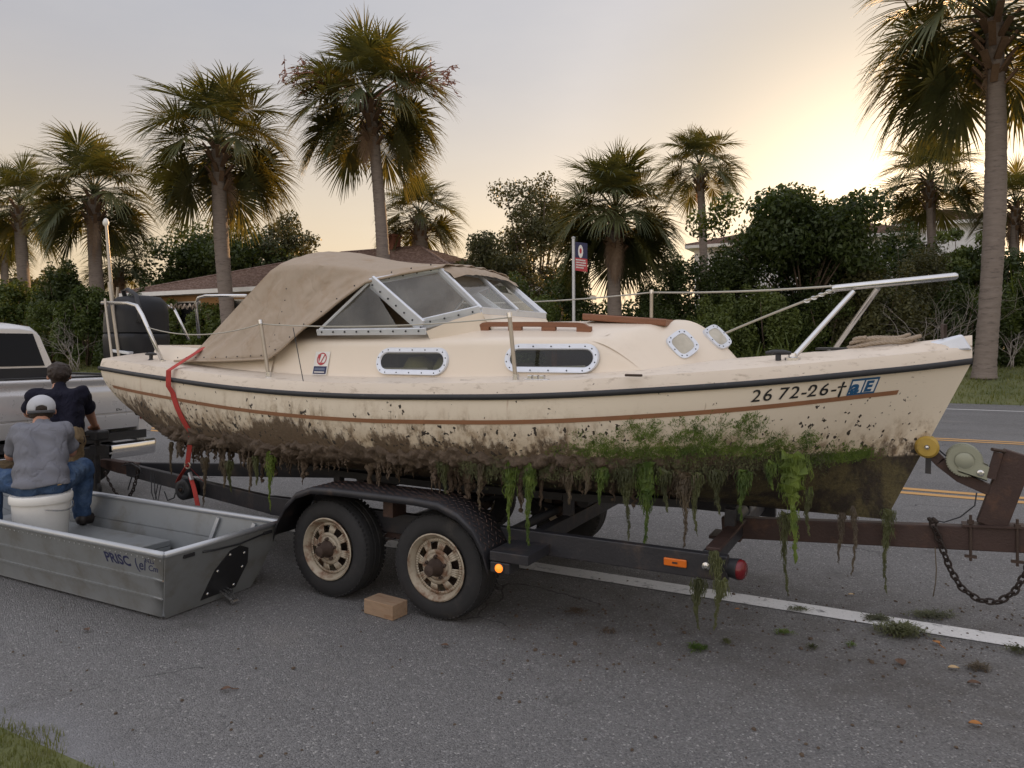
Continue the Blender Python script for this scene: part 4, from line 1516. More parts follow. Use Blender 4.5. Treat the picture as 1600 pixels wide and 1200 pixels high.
# ---- windscreen
W = dict(A=(-3.86, 4.17, 1.83), B=(-3.17, 4.18, 1.835), P=(-2.90, 4.20, 1.83), T=(-3.44, 4.26, 2.195),
         Q2=(-2.975, 4.47, 2.285), Q3=(-2.60, 4.43, 1.975), Q4=(-2.93, 4.22, 1.885), F=(-2.54, 4.43, 1.94))
W = {k: Vector(v) for k, v in W.items()}
for fn in (lambda p: Vector(p), mirror):
    pr = MB()
    fl = lambda a, b_, wd, th=0.022: pr.bar(fn(a), fn(b_), th, wd, up=(0, -0.25 if fn(W['A']).y < TC else 0.25, 1))
    fl(W['A'], W['P'], 0.048)
    fl(W['A'], W['T'], 0.020)
    fl(W['T'] + Vector((0.02, 0, 0)), W['P'] + Vector((-0.03, 0, 0.03)), 0.105)
    fl(W['T'], W['Q2'], 0.05)
    fl(W['Q2'], W['Q3'], 0.058)
    fl(W['Q4'] + Vector((-.05, 0, -.01)), W['Q3'], 0.075)
    wf = pr.build('windscreen_frame', M['alu'], boat, bevel=0.005)
    MB().add([fn(W['A']), fn(W['B'] + Vector((0.06, 0, 0))), fn(W['T'])], [(0, 1, 2)]).build('side_pane', M['pane'], wf)
    MB().add([fn(W['T'] + Vector((.06, 0, 0))), fn(W['Q4']), fn(W['Q3']), fn(W['Q2'])], [(0, 1, 2, 3)]).build('quarter_pane', M['pane'], wf)
    # aluminium skirt between frame and roof
    sk = MB()
    lo = [Vector((p.x, p.y, roof_z(p.x, p.y-TC)-0.03)) + Vector((0.03, 0.03, -0.02)) for p in (W['P'], (W['P']+W['F'])/2, W['F'])]
    hi = [W['P'], (W['Q4']+W['Q3'])/2 + Vector((0.03, -0.02, -0.02)), W['Q3'] + Vector((0.01, 0, -0.01))]
    sk.loft([[fn(p) for p in lo], [fn(p) for p in hi]], closed=False)
    sk.build('skirt', M['gelcoat'], wf, smooth=60)
    sc_ = MB()
    sdv = Vector((0, -1 if fn(W['A']).y < TC else 1, 0))
    for a, b_, nn in ((W['A'], W['P'], 9), (W['T'], W['P'], 7), (W['Q4'], W['Q3'], 4), (W['T'], W['Q2'], 5)):
        for k in range(nn):
            sc_.lathe([(0.008, 0), (0.006, 0.005), (0, 0.006)], fn(a).lerp(fn(b_), (k+0.5)/nn) + sdv*0.013, sdv, 6)
    tag(sc_.build('screws', M['black_rubber'], wf), kind='stuff')
# front pane across the boat
Q2, Q3 = W['Q2'], W['Q3']
pr = MB()
pr.bar(Q3, mirror(Q3), 0.03, 0.05)
pr.bar(Q2, mirror(Q2), 0.025, 0.035)
md = lambda p: Vector((p.x+0.02, TC, p.z+0.02))
pr.bar(md(Q3), md(Q2), 0.03, 0.03, up=(1, 0, 0))
wf = pr.build('windscreen_frame', M['alu'], boat, bevel=0.004)
MB().quad(Q2, Q3, md(Q3), md(Q2)).build('front_pane', M['pane'], wf)
MB().quad(md(Q2), md(Q3), mirror(Q3), mirror(Q2)).build('front_pane', M['pane'], wf)
sk = MB()
sk.loft([[Vector((-2.50, y, roof_z(-2.50, y-TC)-0.02)) for y in np.linspace(Q3.y, mirror(Q3).y, 9)], [Vector((-2.59, y, 1.955)) for y in np.linspace(Q3.y, mirror(Q3).y, 9)]], closed=False)
sk.build('skirt', M['gelcoat'], wf)

# ---- canvas hood
fL = lambda s: float(np.interp(s, [-5.42, -4.75, -4.25, -4.16, -3.97, -3.70, -3.46, -3.2, -2.93], [1.60, 1.61, 1.63, 1.69, 1.83, 2.02, 2.19, 2.25, 2.30]))
fR = lambda s: float(np.interp(s, [-5.42, -4.50, -4.40, -4.1, -3.65, -3.3, -2.93], [1.62, 2.49, 2.545, 2.535, 2.445, 2.39, 2.335]))
fSZ = lambda s: float(np.interp(s, [-5.42, -4.50, -4.42, -4.0, -3.70, -3.44, -2.93], [1.61, 2.33, 2.365, 2.35, 2.31, 2.27, 2.318]))
fSW = lambda s: float(np.interp(s, [-5.42, -4.50, -4.0, -3.44, -2.93], [.66, .62, .615, .625, .455]))
fW = spl([-5.42, -4.9, -4.5, -4.23, -3.9, -3.46, -2.93], [.80, .865, .875, .875, .83, .715, .49])
cv = MB()
rings = []
NC = 52
NSD = 16                       # rows on each side panel


def crease(u):
    """sharp-ridged fold profile"""
    return 1 - abs(math.sin(u))*1.6


for i, s in enumerate(np.linspace(-5.42, -2.93, 96)):
    row = []
    L, Zs, Zr, Wl, Ws = fL(s), max(fSZ(s), fL(s)+0.012), fR(s), fW(s), fSW(s)
    Ws = min(Ws, Wl-0.01)
    for j in range(NC//2+1):
        if j <= NSD:
            v = j/NSD
            y = Wl + (Ws-Wl)*v
            z = L + (Zs-L)*v
            h = Zs - L
            sag = -0.045*math.sin(math.pi*v)*min(1, h/0.5)
            # folds run from the after top corner down towards the forward foot
            u = (s+4.45)*3.4 + (1-v)*2.1
            f = 0.012*crease(u*2.6 + 0.8*math.sin(v*5+s*2))*math.sin(math.pi*min(1, v*1.1))
            f += 0.008*math.sin((s*1.1 - v*0.9)*17 + 2*math.sin(v*4))*(1-v)
            f += 0.006*crease((s - v*0.5)*11 + 3*math.sin(v*3+s))*math.sin(math.pi*v)
            f *= min(1, h/0.35)
            row.append(Vector((s, TC - (y + sag + f), z)))
        else:
            v = (j-NSD)/(NC//2-NSD)
            y = Ws*(1-v)
            z = Zs + (Zr-Zs)*(1-(1-v)**1.7)
            dip = -0.030*math.sin(math.pi*min(max((s+4.45)/1.5, 0), 1))*v
            f = 0.005*crease(y*19 + 2.2*math.sin(s*1.9)) + 0.004*math.sin(y*45 + s*3)
            hoop = 0.012*math.exp(-((s+4.46)/0.035)**2)
            row.append(Vector((s, TC - y, z + dip + f*min(1, v*3) + hoop)))
    # the far half is a near mirror with its own folds
    farh = [mirror(p) + Vector((0, 0.006*math.sin(p.x*13 + p.z*9), 0)) for p in row[-2::-1]]
    rings.append(row + farh)
NC = len(rings[0]) - 1
cv.loft(rings, closed=False)
canvas = cv.build('canvas_hood', M['tan_canvas'], boat, smooth=60)
ms = canvas.modifiers.new('thickness', 'SOLIDIFY')
ms.thickness = 0.006
# hem along the lower edge, seam and snap fasteners
for jj, sd in ((0, -1), (NC, 1)):
    hemp = [r[jj] + Vector((0, sd*0.006, 0.0)) for r in rings]
    MB().tube(hemp, 0.010, 6).build('hem', M['tan_canvas'], canvas, smooth=180)
    sn = MB()
    for k in range(2, 94, 5):
        sn.lathe([(0.0065, 0), (0.005, 0.004), (0, 0.005)], rings[k][jj] + Vector((0, sd*0.008, 0.028)), (0, sd, 0.1), 7)
    for k in range(6):
        r = rings[43]
        sn.lathe([(0.0065, 0), (0.005, 0.004), (0, 0.005)], r[2+2*k if jj == 0 else NC-2-2*k] + Vector((0, sd*0.004, 0)), (0, sd, 0.2), 7)
    tag(sn.build('snap_fasteners', M['black_rubber'], canvas), kind='stuff')
    MB().tube([rings[42][j if jj == 0 else NC-j] + Vector((0, sd*0.003, 0.003)) for j in range(1, 17)], 0.0045, 5).build('seam', M['tan_canvas'], canvas, smooth=180)
# leading flap of the hood folded over the windscreen head
fl_ = MB()
fl_.loft([[Vector((-2.97, y, rings[-1][0].z + 0.045 - 0.05*abs((y-TC)/0.5)**2.5 + 0.004*math.sin(y*40))) for y in np.linspace(TC-.50, TC+.50, 24)],
          [Vector((-2.86, y, rings[-1][0].z + 0.000 - 0.05*abs((y-TC)/0.5)**2.5 + 0.004*math.sin(y*47+3*math.sin(y*9)))) for y in np.linspace(TC-.50, TC+.50, 24)],
          [Vector((-2.83, y, rings[-1][0].z - 0.035 - 0.05*abs((y-TC)/0.5)**2.5 + 0.004*math.sin(y*47+3*math.sin(y*9)))) for y in np.linspace(TC-.50, TC+.50, 24)]], closed=False)
fl_.build('front_flap', M['tan_canvas'], canvas, smooth=180)


# ---- rails, stanchions, lifelines
def pt(px, py, t):
    return at(px, py, t)


def stanchion(foot, top, r=0.0135):
    st = MB().tube([foot, top], r, 10).build('stanchion', M['steel_dull'], boat, smooth=60)
    MB().lathe([(0.035, -.02), (0.035, 0.004), (0.02, 0.01), (0.02, 0.045)], foot, (0, 0, 1), 12).build('socket', M['steel'], st, smooth=40)
    MB().lathe([(0.0, 0.014), (0.017, 0.01), (0.017, -0.02), (0.0, -0.02)], top, Vector(top)-Vector(foot), 10).build('cap', M['steel'], st, smooth=40)
    return st


A1, A2 = pt(420, 597, 3.93), pt(407, 502, 3.93)
B1, B2 = pt(806, 601, 3.98), pt(796, 491, 3.98)
A1.z, B1.z = fZ(A1.x)+0.085, fZ(B1.x)+0.085
stanchion(A1, A2)
stanchion(B1, B2)
D1, D2 = pt(1017, 486, 5.78), pt(1018, 455, 5.78)
D1.z = fZ(D1.x)+0.085
stanchion(D1, D2)
E2 = pt(700, 470, 5.95)
E1 = Vector((E2.x, 5.95, fZ(E2.x)+0.085))
stanchion(E1, E2)


def wire(name, a, b_, sag=0.02, r=0.0045, m='wire', n=14, parent=None):
    pts = [Vector(a).lerp(Vector(b_), k/n) - Vector((0, 0, sag*4*(k/n)*(1-k/n))) for k in range(n+1)]
    return MB().tube(pts, r, 6).build(name, M[m], parent or boat, smooth=180)


stern_top = pt(232, 512, 4.18)
wire('lifeline', stern_top, A2 - Vector((0, 0, 0.02)), 0.07)
wire('lifeline', A2 - Vector((0, 0, 0.02)), B2 - Vector((0, 0, 0.02)), 0.035)
wire('lifeline', E2 - Vector((0, 0, 0.02)), D2 - Vector((0, 0, 0.01)), 0.03, 0.006)
pul_aft = pt(1300, 451, 4.86)
wire('lifeline', D2 - Vector((0, 0, 0.01)), pul_aft + Vector((0.03, 0.06, 0.02)), 0.015, 0.007)
wire('lifeline', D1 + Vector((0, 0, 0.03)), pul_aft + Vector((0, 0.04, -0.01)), -0.02, 0.0075)
wire('dangling_cord', pt(458, 512, 3.92), pt(480, 628, 3.80), 0.0, 0.003, 'black_rubber')
# turnbuckle and shackle at the pulpit
tb = MB()
for k in range(4):
    c = (D1 + Vector((0, 0, 0.03))).lerp(pul_aft + Vector((0, 0.04, -0.01)), 0.985 - 0.032*k) + Vector((0, 0, 0.004))
    tb.tube([c + Vector((0.028*math.cos(a)*.6, 0, 0.008*math.sin(a))) for a in np.linspace(0, 2*math.pi, 10, endpoint=False)], 0.0045, 5, closed=True)
tb.build('turnbuckle', M['steel'], boat, smooth=60)
# bow pulpit
pf = pt(1497, 431, 4.92)
L1, L1t = pt(1238, 578, 4.52), pt(1333, 456, 4.86)
L2, L2t = pt(1298, 546, 5.30), pt(1372, 450, 4.88)
for L in (L1, L2):
    L.z = fZ(L.x) + 0.12
rail = MB().tube([pul_aft, pul_aft.lerp(pf, 0.03), pul_aft.lerp(pf, 0.5), pf.lerp(pul_aft, 0.02), pf], [0.012, 0.021, 0.021, 0.021, 0.012], 14).build('pulpit_rail', M['steel'], boat, smooth=50)
for a, b_ in ((L1, L1t), (L2, L2t)):
    MB().tube([a, b_], 0.0155, 12).build('strut', M['steel'], rail, smooth=60)
    MB().lathe([(0.045, -.03), (0.045, 0.004), (0.024, 0.010), (0.022, 0.03)], a, (0, 0, 1), 14).build('foot', M['steel'], rail, smooth=40)
# stern rails
sa = pt(255, 579, 4.22)
sa.z = fZ(sa.x) + 0.09
r1 = [sa, pt(222, 492, 4.20), pt(214, 478, 4.22), pt(200, 474, 4.30), pt(160, 473, 4.45)]
sr = MB().tube(r1, 0.017, 12).build('stern_rail', M['steel'], boat, smooth=180)
fp = pt(175, 562, 4.30)
fp.z = fZ(S0)+0.09
MB().tube([fp, pt(164, 467, 4.40)], 0.0115, 8).build('post', M['steel_dull'], sr, smooth=60)
MB().lathe([(0.04, -.03), (0.04, 0.004), (0.022, 0.010), (0.022, 0.03)], sa, (0, 0, 1), 14).build('foot', M['steel'], sr, smooth=40)
fr1 = pt(311, 528, 5.6)
r2 = [fr1, pt(306, 475, 5.6), pt(310, 465, 5.6), pt(322, 462, 5.58), pt(385, 462, 5.55)]
MB().tube(r2, 0.017, 12).build('stern_rail', M['steel'], boat, smooth=180)
MB().tube([pt(295, 530, 5.6), pt(272, 482, 5.6), pt(262, 478, 5.6), pt(250, 480, 5.6)], 0.015, 10).build('stern_rail', M['steel'], boat, smooth=180)
wr = MB()
pts = [pt(248 + 58*k/30, 479 + 4*math.sin(k*1.7), 5.58 + 0.03*math.sin(k*2.1)) for k in range(31)]
wr.tube(pts, 0.010, 6)
wr.build('wound_line', M['rope'], boat, smooth=180)
# antenna mast and rod tubes at the stern
m1 = pt(183, 560, 4.52)
ant = MB().tube([m1, pt(166, 352, 4.60)], [0.022, 0.014], 12).build('antenna_mast', M['steel_dull'], boat, smooth=60)
MB().lathe([(0.0, -0.01), (0.012, 0), (0.028, 0.02), (0.03, 0.045), (0.018, 0.075), (0, 0.085)], pt(165.5, 354, 4.60), (0, 0, 1), 12).build('antenna_bulb', M['white_plastic'], ant, smooth=180)
MB().tube([pt(187, 560, 4.48), pt(171, 441, 4.5)], 0.018, 10).build('rod_tube', M['steel_dull'], boat, smooth=60)
MB().tube([pt(176, 560, 4.7), pt(184, 449, 4.7)], 0.012, 10).build('rod_tube', M['steel_dull'], boat, smooth=60)
cl_ = MB()
cl_.bar(pt(178, 548, 4.5), pt(205, 552, 4.5), 0.05, 0.03)
cl_.build('rod_bracket', M['alu'], boat, bevel=0.005)


def cleat(c, name='cleat', m='black_rubber'):
    mb = MB()
    mb.lathe([(0.03, -.02), (0.03, 0.006), (0.016, 0.014), (0.016, 0.05)], c, (0, 0, 1), 12)
    mb.tube([c + Vector((-.07, 0, 0.058)), c + Vector((-.03, 0, 0.062)), c + Vector((.03, 0, 0.062)), c + Vector((.07, 0, 0.058))], [0.009, 0.015, 0.015, 0.009], 8)
    return mb.build(name, M[m], boat, smooth=50)


for p in (pt(236, 576, 4.25), pt(1216, 577, 4.50)):
    p.z = fZ(p.x) + 0.10
    cleat(p)
p = pt(838, 600, 3.97)
p.z = fZ(p.x)+0.095
mb = MB()
for k in range(3):
    mb.box((p.x-.055+k*.04, p.y-.015, p.z-.01), (p.x-.025+k*.04, p.y+.015, p.z+.025))
mb.box((p.x-.07, p.y-.02, p.z-.012), (p.x+.085, p.y+.02, p.z+.004))
mb.build('fairlead', M['steel'], boat, bevel=0.003)
for px in (495, 730, 990):
    p = pt(px, 601, 3.97)
    p.z = fZ(p.x)+0.092
    MB().bar(p + Vector((-.05, 0, 0)), p + Vector((.05, 0, 0)), 0.02, 0.014).build('pad_eye', M['hub'], boat, bevel=0.004)
p = Vector((-0.38, 4.93, fZ(-0.38)+0.148))
MB().lathe([(0.10, 0), (0.10, 0.012), (0.075, 0.016), (0.07, 0.004), (0, 0.004)], p, (0, 0, 1), 20).build('deck_pipe', M['black_rubber'], boat, smooth=40)
# bow fitting and rope
bf = MB()
zb = fZ(0.2) + 0.10
bf.add([(0.06, TC-.09, zb-.03), (0.35, TC-.035, zb-.015), (0.35, TC+.035, zb-.015), (0.06, TC+.09, zb-.03),
        (0.08, TC-.06, zb+.015), (0.30, TC-.03, zb+.075), (0.30, TC+.03, zb+.075), (0.08, TC+.06, zb+.015)],
       [(0,3,2,1), (4,5,6,7), (0,1,5,4), (1,2,6,5), (2,3,7,6), (3,0,4,7)])
bow = bf.build('bow_chock', M['alu'], boat, bevel=0.012)
MB().tube([(0.20, TC-.05, zb+.05), (0.20, TC-.02, zb+.13), (0.22, TC+.02, zb+.13), (0.22, TC+.05, zb+.05)], 0.008, 8).build('mooring_ring', M['hub'], bow, smooth=60)

rope = MB()
zr = lambda s: fZ(s) + 0.135
cc = Vector((-0.10, TC-0.02, 0))
pts = []
for k in range(420):
    a = k*0.055*(1+0.0)
    r = 0.125 + 0.025*math.sin(k*0.031) + 0.012*math.sin(k*0.11)
    q = k/419
    pts.append(Vector((cc.x + r*1.3*math.cos(a), cc.y + r*0.6*math.sin(a), zr(cc.x + r*1.3*math.cos(a)) + 0.012 + 0.050*q + 0.006*math.sin(k*0.17))))
strands = [[], [], []]
for i, p in enumerate(pts):
    for j in range(3):
        a = i*0.9 + j*2.094
        strands[j].append(p + Vector((0, math.cos(a)*0.006, math.sin(a)*0.006)))
for st in strands:
    rope.tube(st, 0.008, 5)
ro = rope.build('mooring_rope', M['rope'], None, smooth=180)
tag(ro, 'coiled old rope lying on the foredeck at the bow', 'rope')


# ---- lettering that follows the hull
def text_mesh(txt, size, bold=0.0, shear=0.0):
    cu = bpy.data.curves.new('t', 'FONT')
    cu.body = txt
    cu.size = size
    cu.offset = bold
    cu.shear = shear
    cu.resolution_u = 3
    ob = bpy.data.objects.new('t', cu)
    COL.objects.link(ob)
    dg = bpy.context.evaluated_depsgraph_get()
    me = bpy.data.meshes.new_from_object(ob.evaluated_get(dg))
    V = [v.co.copy() for v in me.vertices]
    F = [list(p.vertices) for p in me.polygons]
    bpy.data.objects.remove(ob)
    bpy.data.curves.remove(cu)
    bpy.data.meshes.remove(me)
    return V, F


def hull_text(txt, s, dz, size, m, bold=0.0, name='registration_number', off=0.004, slope=0.0, parent=None, sx=1.0):
    V, F = text_mesh(txt, size, bold)
    P = []
    for v in V:
        ss_ = s + v.x*sx
        P.append(hull_pt(ss_, fZ(ss_) - dz + v.y, off))
    return MB().add(P, F).build(name, m, parent or hull)


x0 = -0.725
for txt, dx in (('2', 0), ('6', .058), ('7', .134), ('2', .192), ('-', .248), ('2', .280), ('6', .338), ('-', .396)):
    hull_text(txt, x0 + dx, 0.106, 0.098, M['ink'], 0.0006, sx=1.02)
hull_text('†', x0 + .425, 0.106, 0.098, M['ink'], 0.001)
# blue validation sticker
def hull_quad(s0, s1, d0, d1, m, off, name, parent=hull):
    n = 6
    sl_ = np.linspace(s0, s1, n)
    return MB().loft([[hull_pt(s, fZ(s)-d0, off) for s in sl_], [hull_pt(s, fZ(s)-d1, off) for s in sl_]], closed=False).build(name, m, parent)


hull_quad(-0.238, -0.098, 0.030, 0.124, M['blue_print'], 0.004, 'sticker')
for a, b_, letter in ((-0.230, -0.172, 'a'), (-0.164, -0.106, 'E')):
    hull_quad(a, b_, 0.042, 0.113, M['white_print'], 0.0055, 'sticker_panel')
hull_text('a', -0.228, 0.109, 0.098, M['blue_print'], 0.0045, 'sticker_letter', 0.007)
hull_text('E', -0.158, 0.107, 0.082, M['blue_print'], 0.004, 'sticker_letter', 0.007, sx=0.9)

# maker's sticker on the cabin side
sk_ = at(501, 569, TC-0.82).x


def cab(u, v, off):
    s = sk_ + u
    return side_pt(s, 1.600 + v, off)


def cabrect(u0, u1, v0, v1, off, m, name):
    return MB().quad(cab(u0, v0, off), cab(u1, v0, off), cab(u1, v1, off), cab(u0, v1, off)).build(name, m, cabin)


cabrect(-.070, .070, -.085, .085, .004, M['white_print'], 'sticker')
cabrect(-.062, .062, -.078, -.022, .006, M['navy'], 'sticker_band')
cabrect(-.050, .048, -.068, -.061, .008, M['white_print'], 'sticker_text')
cabrect(-.050, .050, -.052, -.034, .008, mat('grey_blue_print', (0.10, 0.13, 0.20), 0.5), 'sticker_text')
em = MB()
c0, c1 = [], []
for k in range(29):
    a = 2*math.pi*k/28
    c0.append(cab(0.046*math.cos(a), 0.032 + 0.046*math.sin(a), .006))
    c1.append(cab(0.038*math.cos(a), 0.032 + 0.038*math.sin(a), .006))
em.loft([c0, c1], closed=False)
em.add([cab(-.043, .064, .007), cab(-.012, .064, .007), cab(-.018, .03, .007), cab(-.022, .0, .007), cab(-.030, .03, .007)], [(0, 1, 2, 3, 4)])
em.add([cab(.020, .062, .007), cab(.030, .062, .007), cab(-.004, -.004, .007), cab(-.010, -.002, .007)], [(0, 1, 2, 3)])
em.add([cab(-.03, .004, .0075), cab(.03, .004, .0075), cab(.012, -.012, .0075), cab(-.012, -.012, .0075)], [(0, 1, 2, 3)])
em.build('sticker_emblem', M['red_print'], cabin)

# ---- outboard motor
mo = thing('outboard_motor', (-6.72, 4.72, 0.8), 'black outboard motor with tall cowl behind the stern', 'motor')
mm = MB()
rings = []
for z, l, wd, ox in ((1.44, .20, .15, .05), (1.52, .27, .20, .02), (1.60, .30, .225, .0), (1.80, .31, .235, .0), (1.84, .305, .232, .0), (1.85, .29, .22, .0), (1.86, .305, .232, .0), (2.05, .30, .225, .0), (2.15, .27, .20, .02), (2.21, .20, .15, .04), (2.225, .08, .06, .05)):
    row = []
    for k in range(28):
        a = 2*math.pi*k/28
        c_, s_ = math.cos(a), math.sin(a)
        row.append(Vector((-6.74 + ox + l*math.copysign(abs(c_)**0.6, c_), 4.72 + wd*math.copysign(abs(s_)**0.6, s_), z)))
    rings.append(row)
mm.loft(rings)
mm.build('cowl', M['motor'], mo, smooth=50)
MB().loft([[Vector((-6.70 + l*math.cos(a), 4.72 + l*0.65*math.sin(a), z)) for a in np.linspace(0, 2*math.pi, 16, endpoint=False)] for z, l in ((1.46, .16), (1.30, .10), (1.10, .08), (1.04, .04))]).build('leg', M['motor'], mo, smooth=50)
MB().box((-6.60, 4.62, 1.25), (-6.42, 4.82, 1.58)).build('clamp_bracket', M['black_paint'], mo, bevel=0.01)
MB().tube([(-6.72, 4.60, 2.16), (-6.80, 4.62, 2.27), (-6.70, 4.60, 2.28), (-6.55, 4.58, 2.22), (-6.45, 4.55, 2.08), (-6.42, 4.52, 1.95)], 0.022, 8).build('steering_hose', M['black_rubber'], mo, smooth=180)

# ---- mud crust and hanging weed
def noise3(p, f):
    from mathutils import noise as _n
    return _n.noise(Vector(p)*f)


mc = MB()
for sd in (-1, 1):
    rows = []
    nS, nV = (520, 16) if sd < 0 else (120, 8)
    for i in range(nS+1):
        s = -6.05 + 5.95*i/nS
        zc = fZC(s)
        up_ = 0.085 + 0.07*noise3((s*1.3, 7, sd), 2) + 0.05*noise3((s, 2, sd), 9) + 0.03*noise3((s, 5, sd), 23)
        dn = 0.30 + 0.18*noise3((s, 31, sd), 3.1) + 0.12*noise3((s, 12, sd), 11) + 0.06*noise3((s, 15, sd), 29)
        fade = min(1, (i/nS)*12, (1-i/nS)*5)
        thick = (0.044 + 0.042*noise3((s, 3, sd), 2.2)) * fade * float(np.interp(s, [-6, -5.2, -1.6, -0.8, -0.1], [.6, 1, 1, .45, .2]))
        row = []
        for j in range(nV+1):
            v = j/nV
            if v < 0.45:
                q = v/0.45
                p = hull_pt(s, zc + up_*fade*(1-q), 0, sd)
            else:
                q = (v-0.45)/0.55
                p = hull_bot(s, q*dn*fade, sd)
            n1 = noise3((p.x, p.y, p.z), 17)*0.9 + noise3((p.x, p.y, p.z), 38)*0.7 + noise3((p.x, p.y, p.z), 85)*0.45
            bulge = math.sin(math.pi*min(1, v*0.98))**0.6
            o_ = thick*bulge*max(0.05, 0.9 + 1.3*n1) - (0.006 if v in (0, 1) else 0)
            row.append(p + Vector((0, sd*o_, -o_*0.55*v)))
        rows.append(row)
    mc.loft(rows, closed=False)
tag(mc.build('mud_crust', M['mud'], boat, smooth=180), kind='stuff')


def drip(mb, top, L, r, seed, n=7, lumps=True):
    g = random.Random(seed)
    pts, rs = [], []
    p = Vector(top)
    for i in range(n):
        q = i/(n-1)
        pts.append(p + Vector((g.uniform(-1, 1)*r*0.5, g.uniform(-1, 1)*r*0.5, -L*q)))
        rs.append(max(0.002, r*(1-q)**0.8*g.uniform(0.6, 1.25)))
    mb.tube(pts, rs, 6)
    if lumps:
        for i in range(3):
            q = g.uniform(0.1, 0.95)
            c = p + Vector((g.uniform(-1, 1)*r*0.5, g.uniform(-.5, .5)*r, -L*q))
            rr_ = r*g.uniform(0.3, 0.7)
            mb.lathe([(0.001, -rr_), (rr_*0.8, -rr_*0.4), (rr_, rr_*0.2), (rr_*0.6, rr_*0.8), (0.001, rr_)], c, (g.uniform(-.5, .5), g.uniform(-.5, .5), 1), 5)


dm = MB()
g = random.Random(3)
for c_ in range(64):
    s_c = g.uniform(-5.35, -2.9) if c_ < 38 else g.uniform(-2.9, -0.7)
    big = g.random()**2
    for k in range(g.randint(2, 9)):
        s = s_c + g.gauss(0, 0.035 + 0.03*big)
        base = hull_bot(min(s, -0.4), g.uniform(0.0, 0.16), -1, 0.012)
        L = g.uniform(0.015, 0.07) + g.random()*big*0.26
        drip(dm, base, L, g.uniform(0.005, 0.018) + 0.030*big*g.random(), g.randint(0, 99999), 9)
tag(dm.build('mud_drips', M['mud'], boat, smooth=180), kind='stuff')


def weed(top, L, wtop, m, seed, bulb=0.0, parent=None, name='weed_strand', thin=0.006):
    """a wet hanging strand: a slimy gathered body above, a beaded string below, fine threads clinging to it"""
    g = random.Random(seed)
    mb = MB()
    n = 34
    pts, rs = [], []
    wv = g.uniform(0, 6)
    for i in range(n+1):
        q = i/n
        pts.append(Vector(top) + Vector((0.010*math.sin(q*5+wv) + 0.003*math.sin(q*31+wv), -0.010*math.sin(q*3+wv) - 0.012, -L*q)))
        r = wtop*0.55*max(0, 1-q/0.42)**1.3 + thin*(1.15 - 0.7*q) + bulb*0.55*math.exp(-((q-0.26)/0.15)**2)
        rs.append(max(0.0012, r*g.uniform(0.55, 1.35)))
    rs[-1] = 0.001
    b0 = len(mb.v)
    mb.tube(pts, rs, 9)
    for i in range(n+1):
        for k in range(9):
            v = mb.v[b0 + i*9 + k]
            d = v - pts[i]
            mb.v[b0 + i*9 + k] = pts[i] + Vector((d.x, d.y*0.6, d.z))*g.uniform(0.5, 1.3) + Vector((0, 0, g.uniform(-1, 1)*rs[i]*0.4))
    for i in range(int(140 + 420*L)):
        q = g.random()**1.5*0.95
        j = min(int(q*n), n-1)
        a = g.uniform(0, 6.28)
        wd = rs[j]*g.uniform(0.6, 1.7) + 0.002
        c = pts[j] + Vector((math.cos(a)*wd, math.sin(a)*wd*0.6, 0))
        l = g.uniform(0.02, 0.075)*(1.15 - q)
        m_ = c + Vector((g.uniform(-.2, .2)*l, g.uniform(-.2, .1)*l, -l*.5))
        e = c + Vector((g.uniform(-.35, .35)*l*.6, g.uniform(-.2, .1)*l, -l))
        t_ = g.uniform(0.0010, 0.0026)
        mb.tube([c, m_, e], [t_, t_*1.2, t_*.5], 4)
    return mb.build(name, m, parent or boat)


def weed_px(px, py0, py1, wpx, m, seed, bulb=0.0, t=None, parent=None, thin=0.005, dy=0.0):
    # start on the underside of the hull near the chine
    t0 = 4.05
    for _ in range(30):
        s = at(px, py0, t0).x
        t0 = TC - fC(min(max(s, S0), S1))
    if t is not None: t0 = t
    a = at(px, py0, t0 - 0.02 + dy)
    b_ = at(px, py1, t0 - 0.02 + dy)
    return weed(a, a.z - b_.z, wpx/2*4.3/FPX, m, seed, bulb, parent, thin=thin)


AL, WO, WB = M['algae'], M['weed_olive'], M['weed_brown']
weed_px(425, 705, 800, 16, AL, 1, 0.020, thin=0.004)
weed_px(1010, 728, 880, 40, AL, 2, 0.045, thin=0.006)
weed_px(798, 722, 858, 26, AL, 3, 0.022, thin=0.005)
weed_px(828, 722, 878, 22, AL, 4, 0.016, thin=0.006)
weed_px(981, 735, 845, 26, WO, 5, 0.012)
weed_px(1070, 738, 858, 44, WB, 6, 0.02)
weed_px(1088, 738, 838, 20, WO, 7)
weed_px(1160, 735, 818, 18, AL, 8, 0.012)
weed_px(1122, 735, 806, 28, WO, 9)
weed_px(1240, 708, 880, 44, AL, 10, 0.060, thin=0.02)
weed_px(1228, 800, 932, 20, WO, 11, t=4.62, thin=0.006)
weed_px(1205, 722, 765, 20, AL, 12)
weed_px(1385, 795, 930, 14, WO, 13, 0.012, t=4.9, thin=0.005)
weed_px(1313, 800, 882, 6, WB, 14, t=4.8, thin=0.003)
weed_px(1334, 790, 900, 4, WB, 15, t=4.8, thin=0.002)
weed_px(1263, 760, 838, 5, WO, 16, t=4.6, thin=0.003)
weed_px(695, 720, 772, 22, WO, 17, 0.012)
weed_px(752, 722, 800, 6, WB, 18, thin=0.003)
weed_px(889, 735, 788, 16, WB, 19, 0.012)
weed_px(918, 725, 772, 10, WB, 20)
weed_px(270, 690, 742, 5, WB, 21, t=4.15, thin=0.004)
weed_px(281, 690, 715, 9, WB, 22, t=4.15)
weed_px(322, 715, 792, 14, WB, 23, thin=0.006)
weed_px(352, 720, 762, 16, WB, 24)
weed_px(361, 720, 770, 12, WO, 25)
weed_px(392, 715, 770, 9, WB, 26, thin=0.004)
weed_px(402, 712, 758, 9, WO, 27)
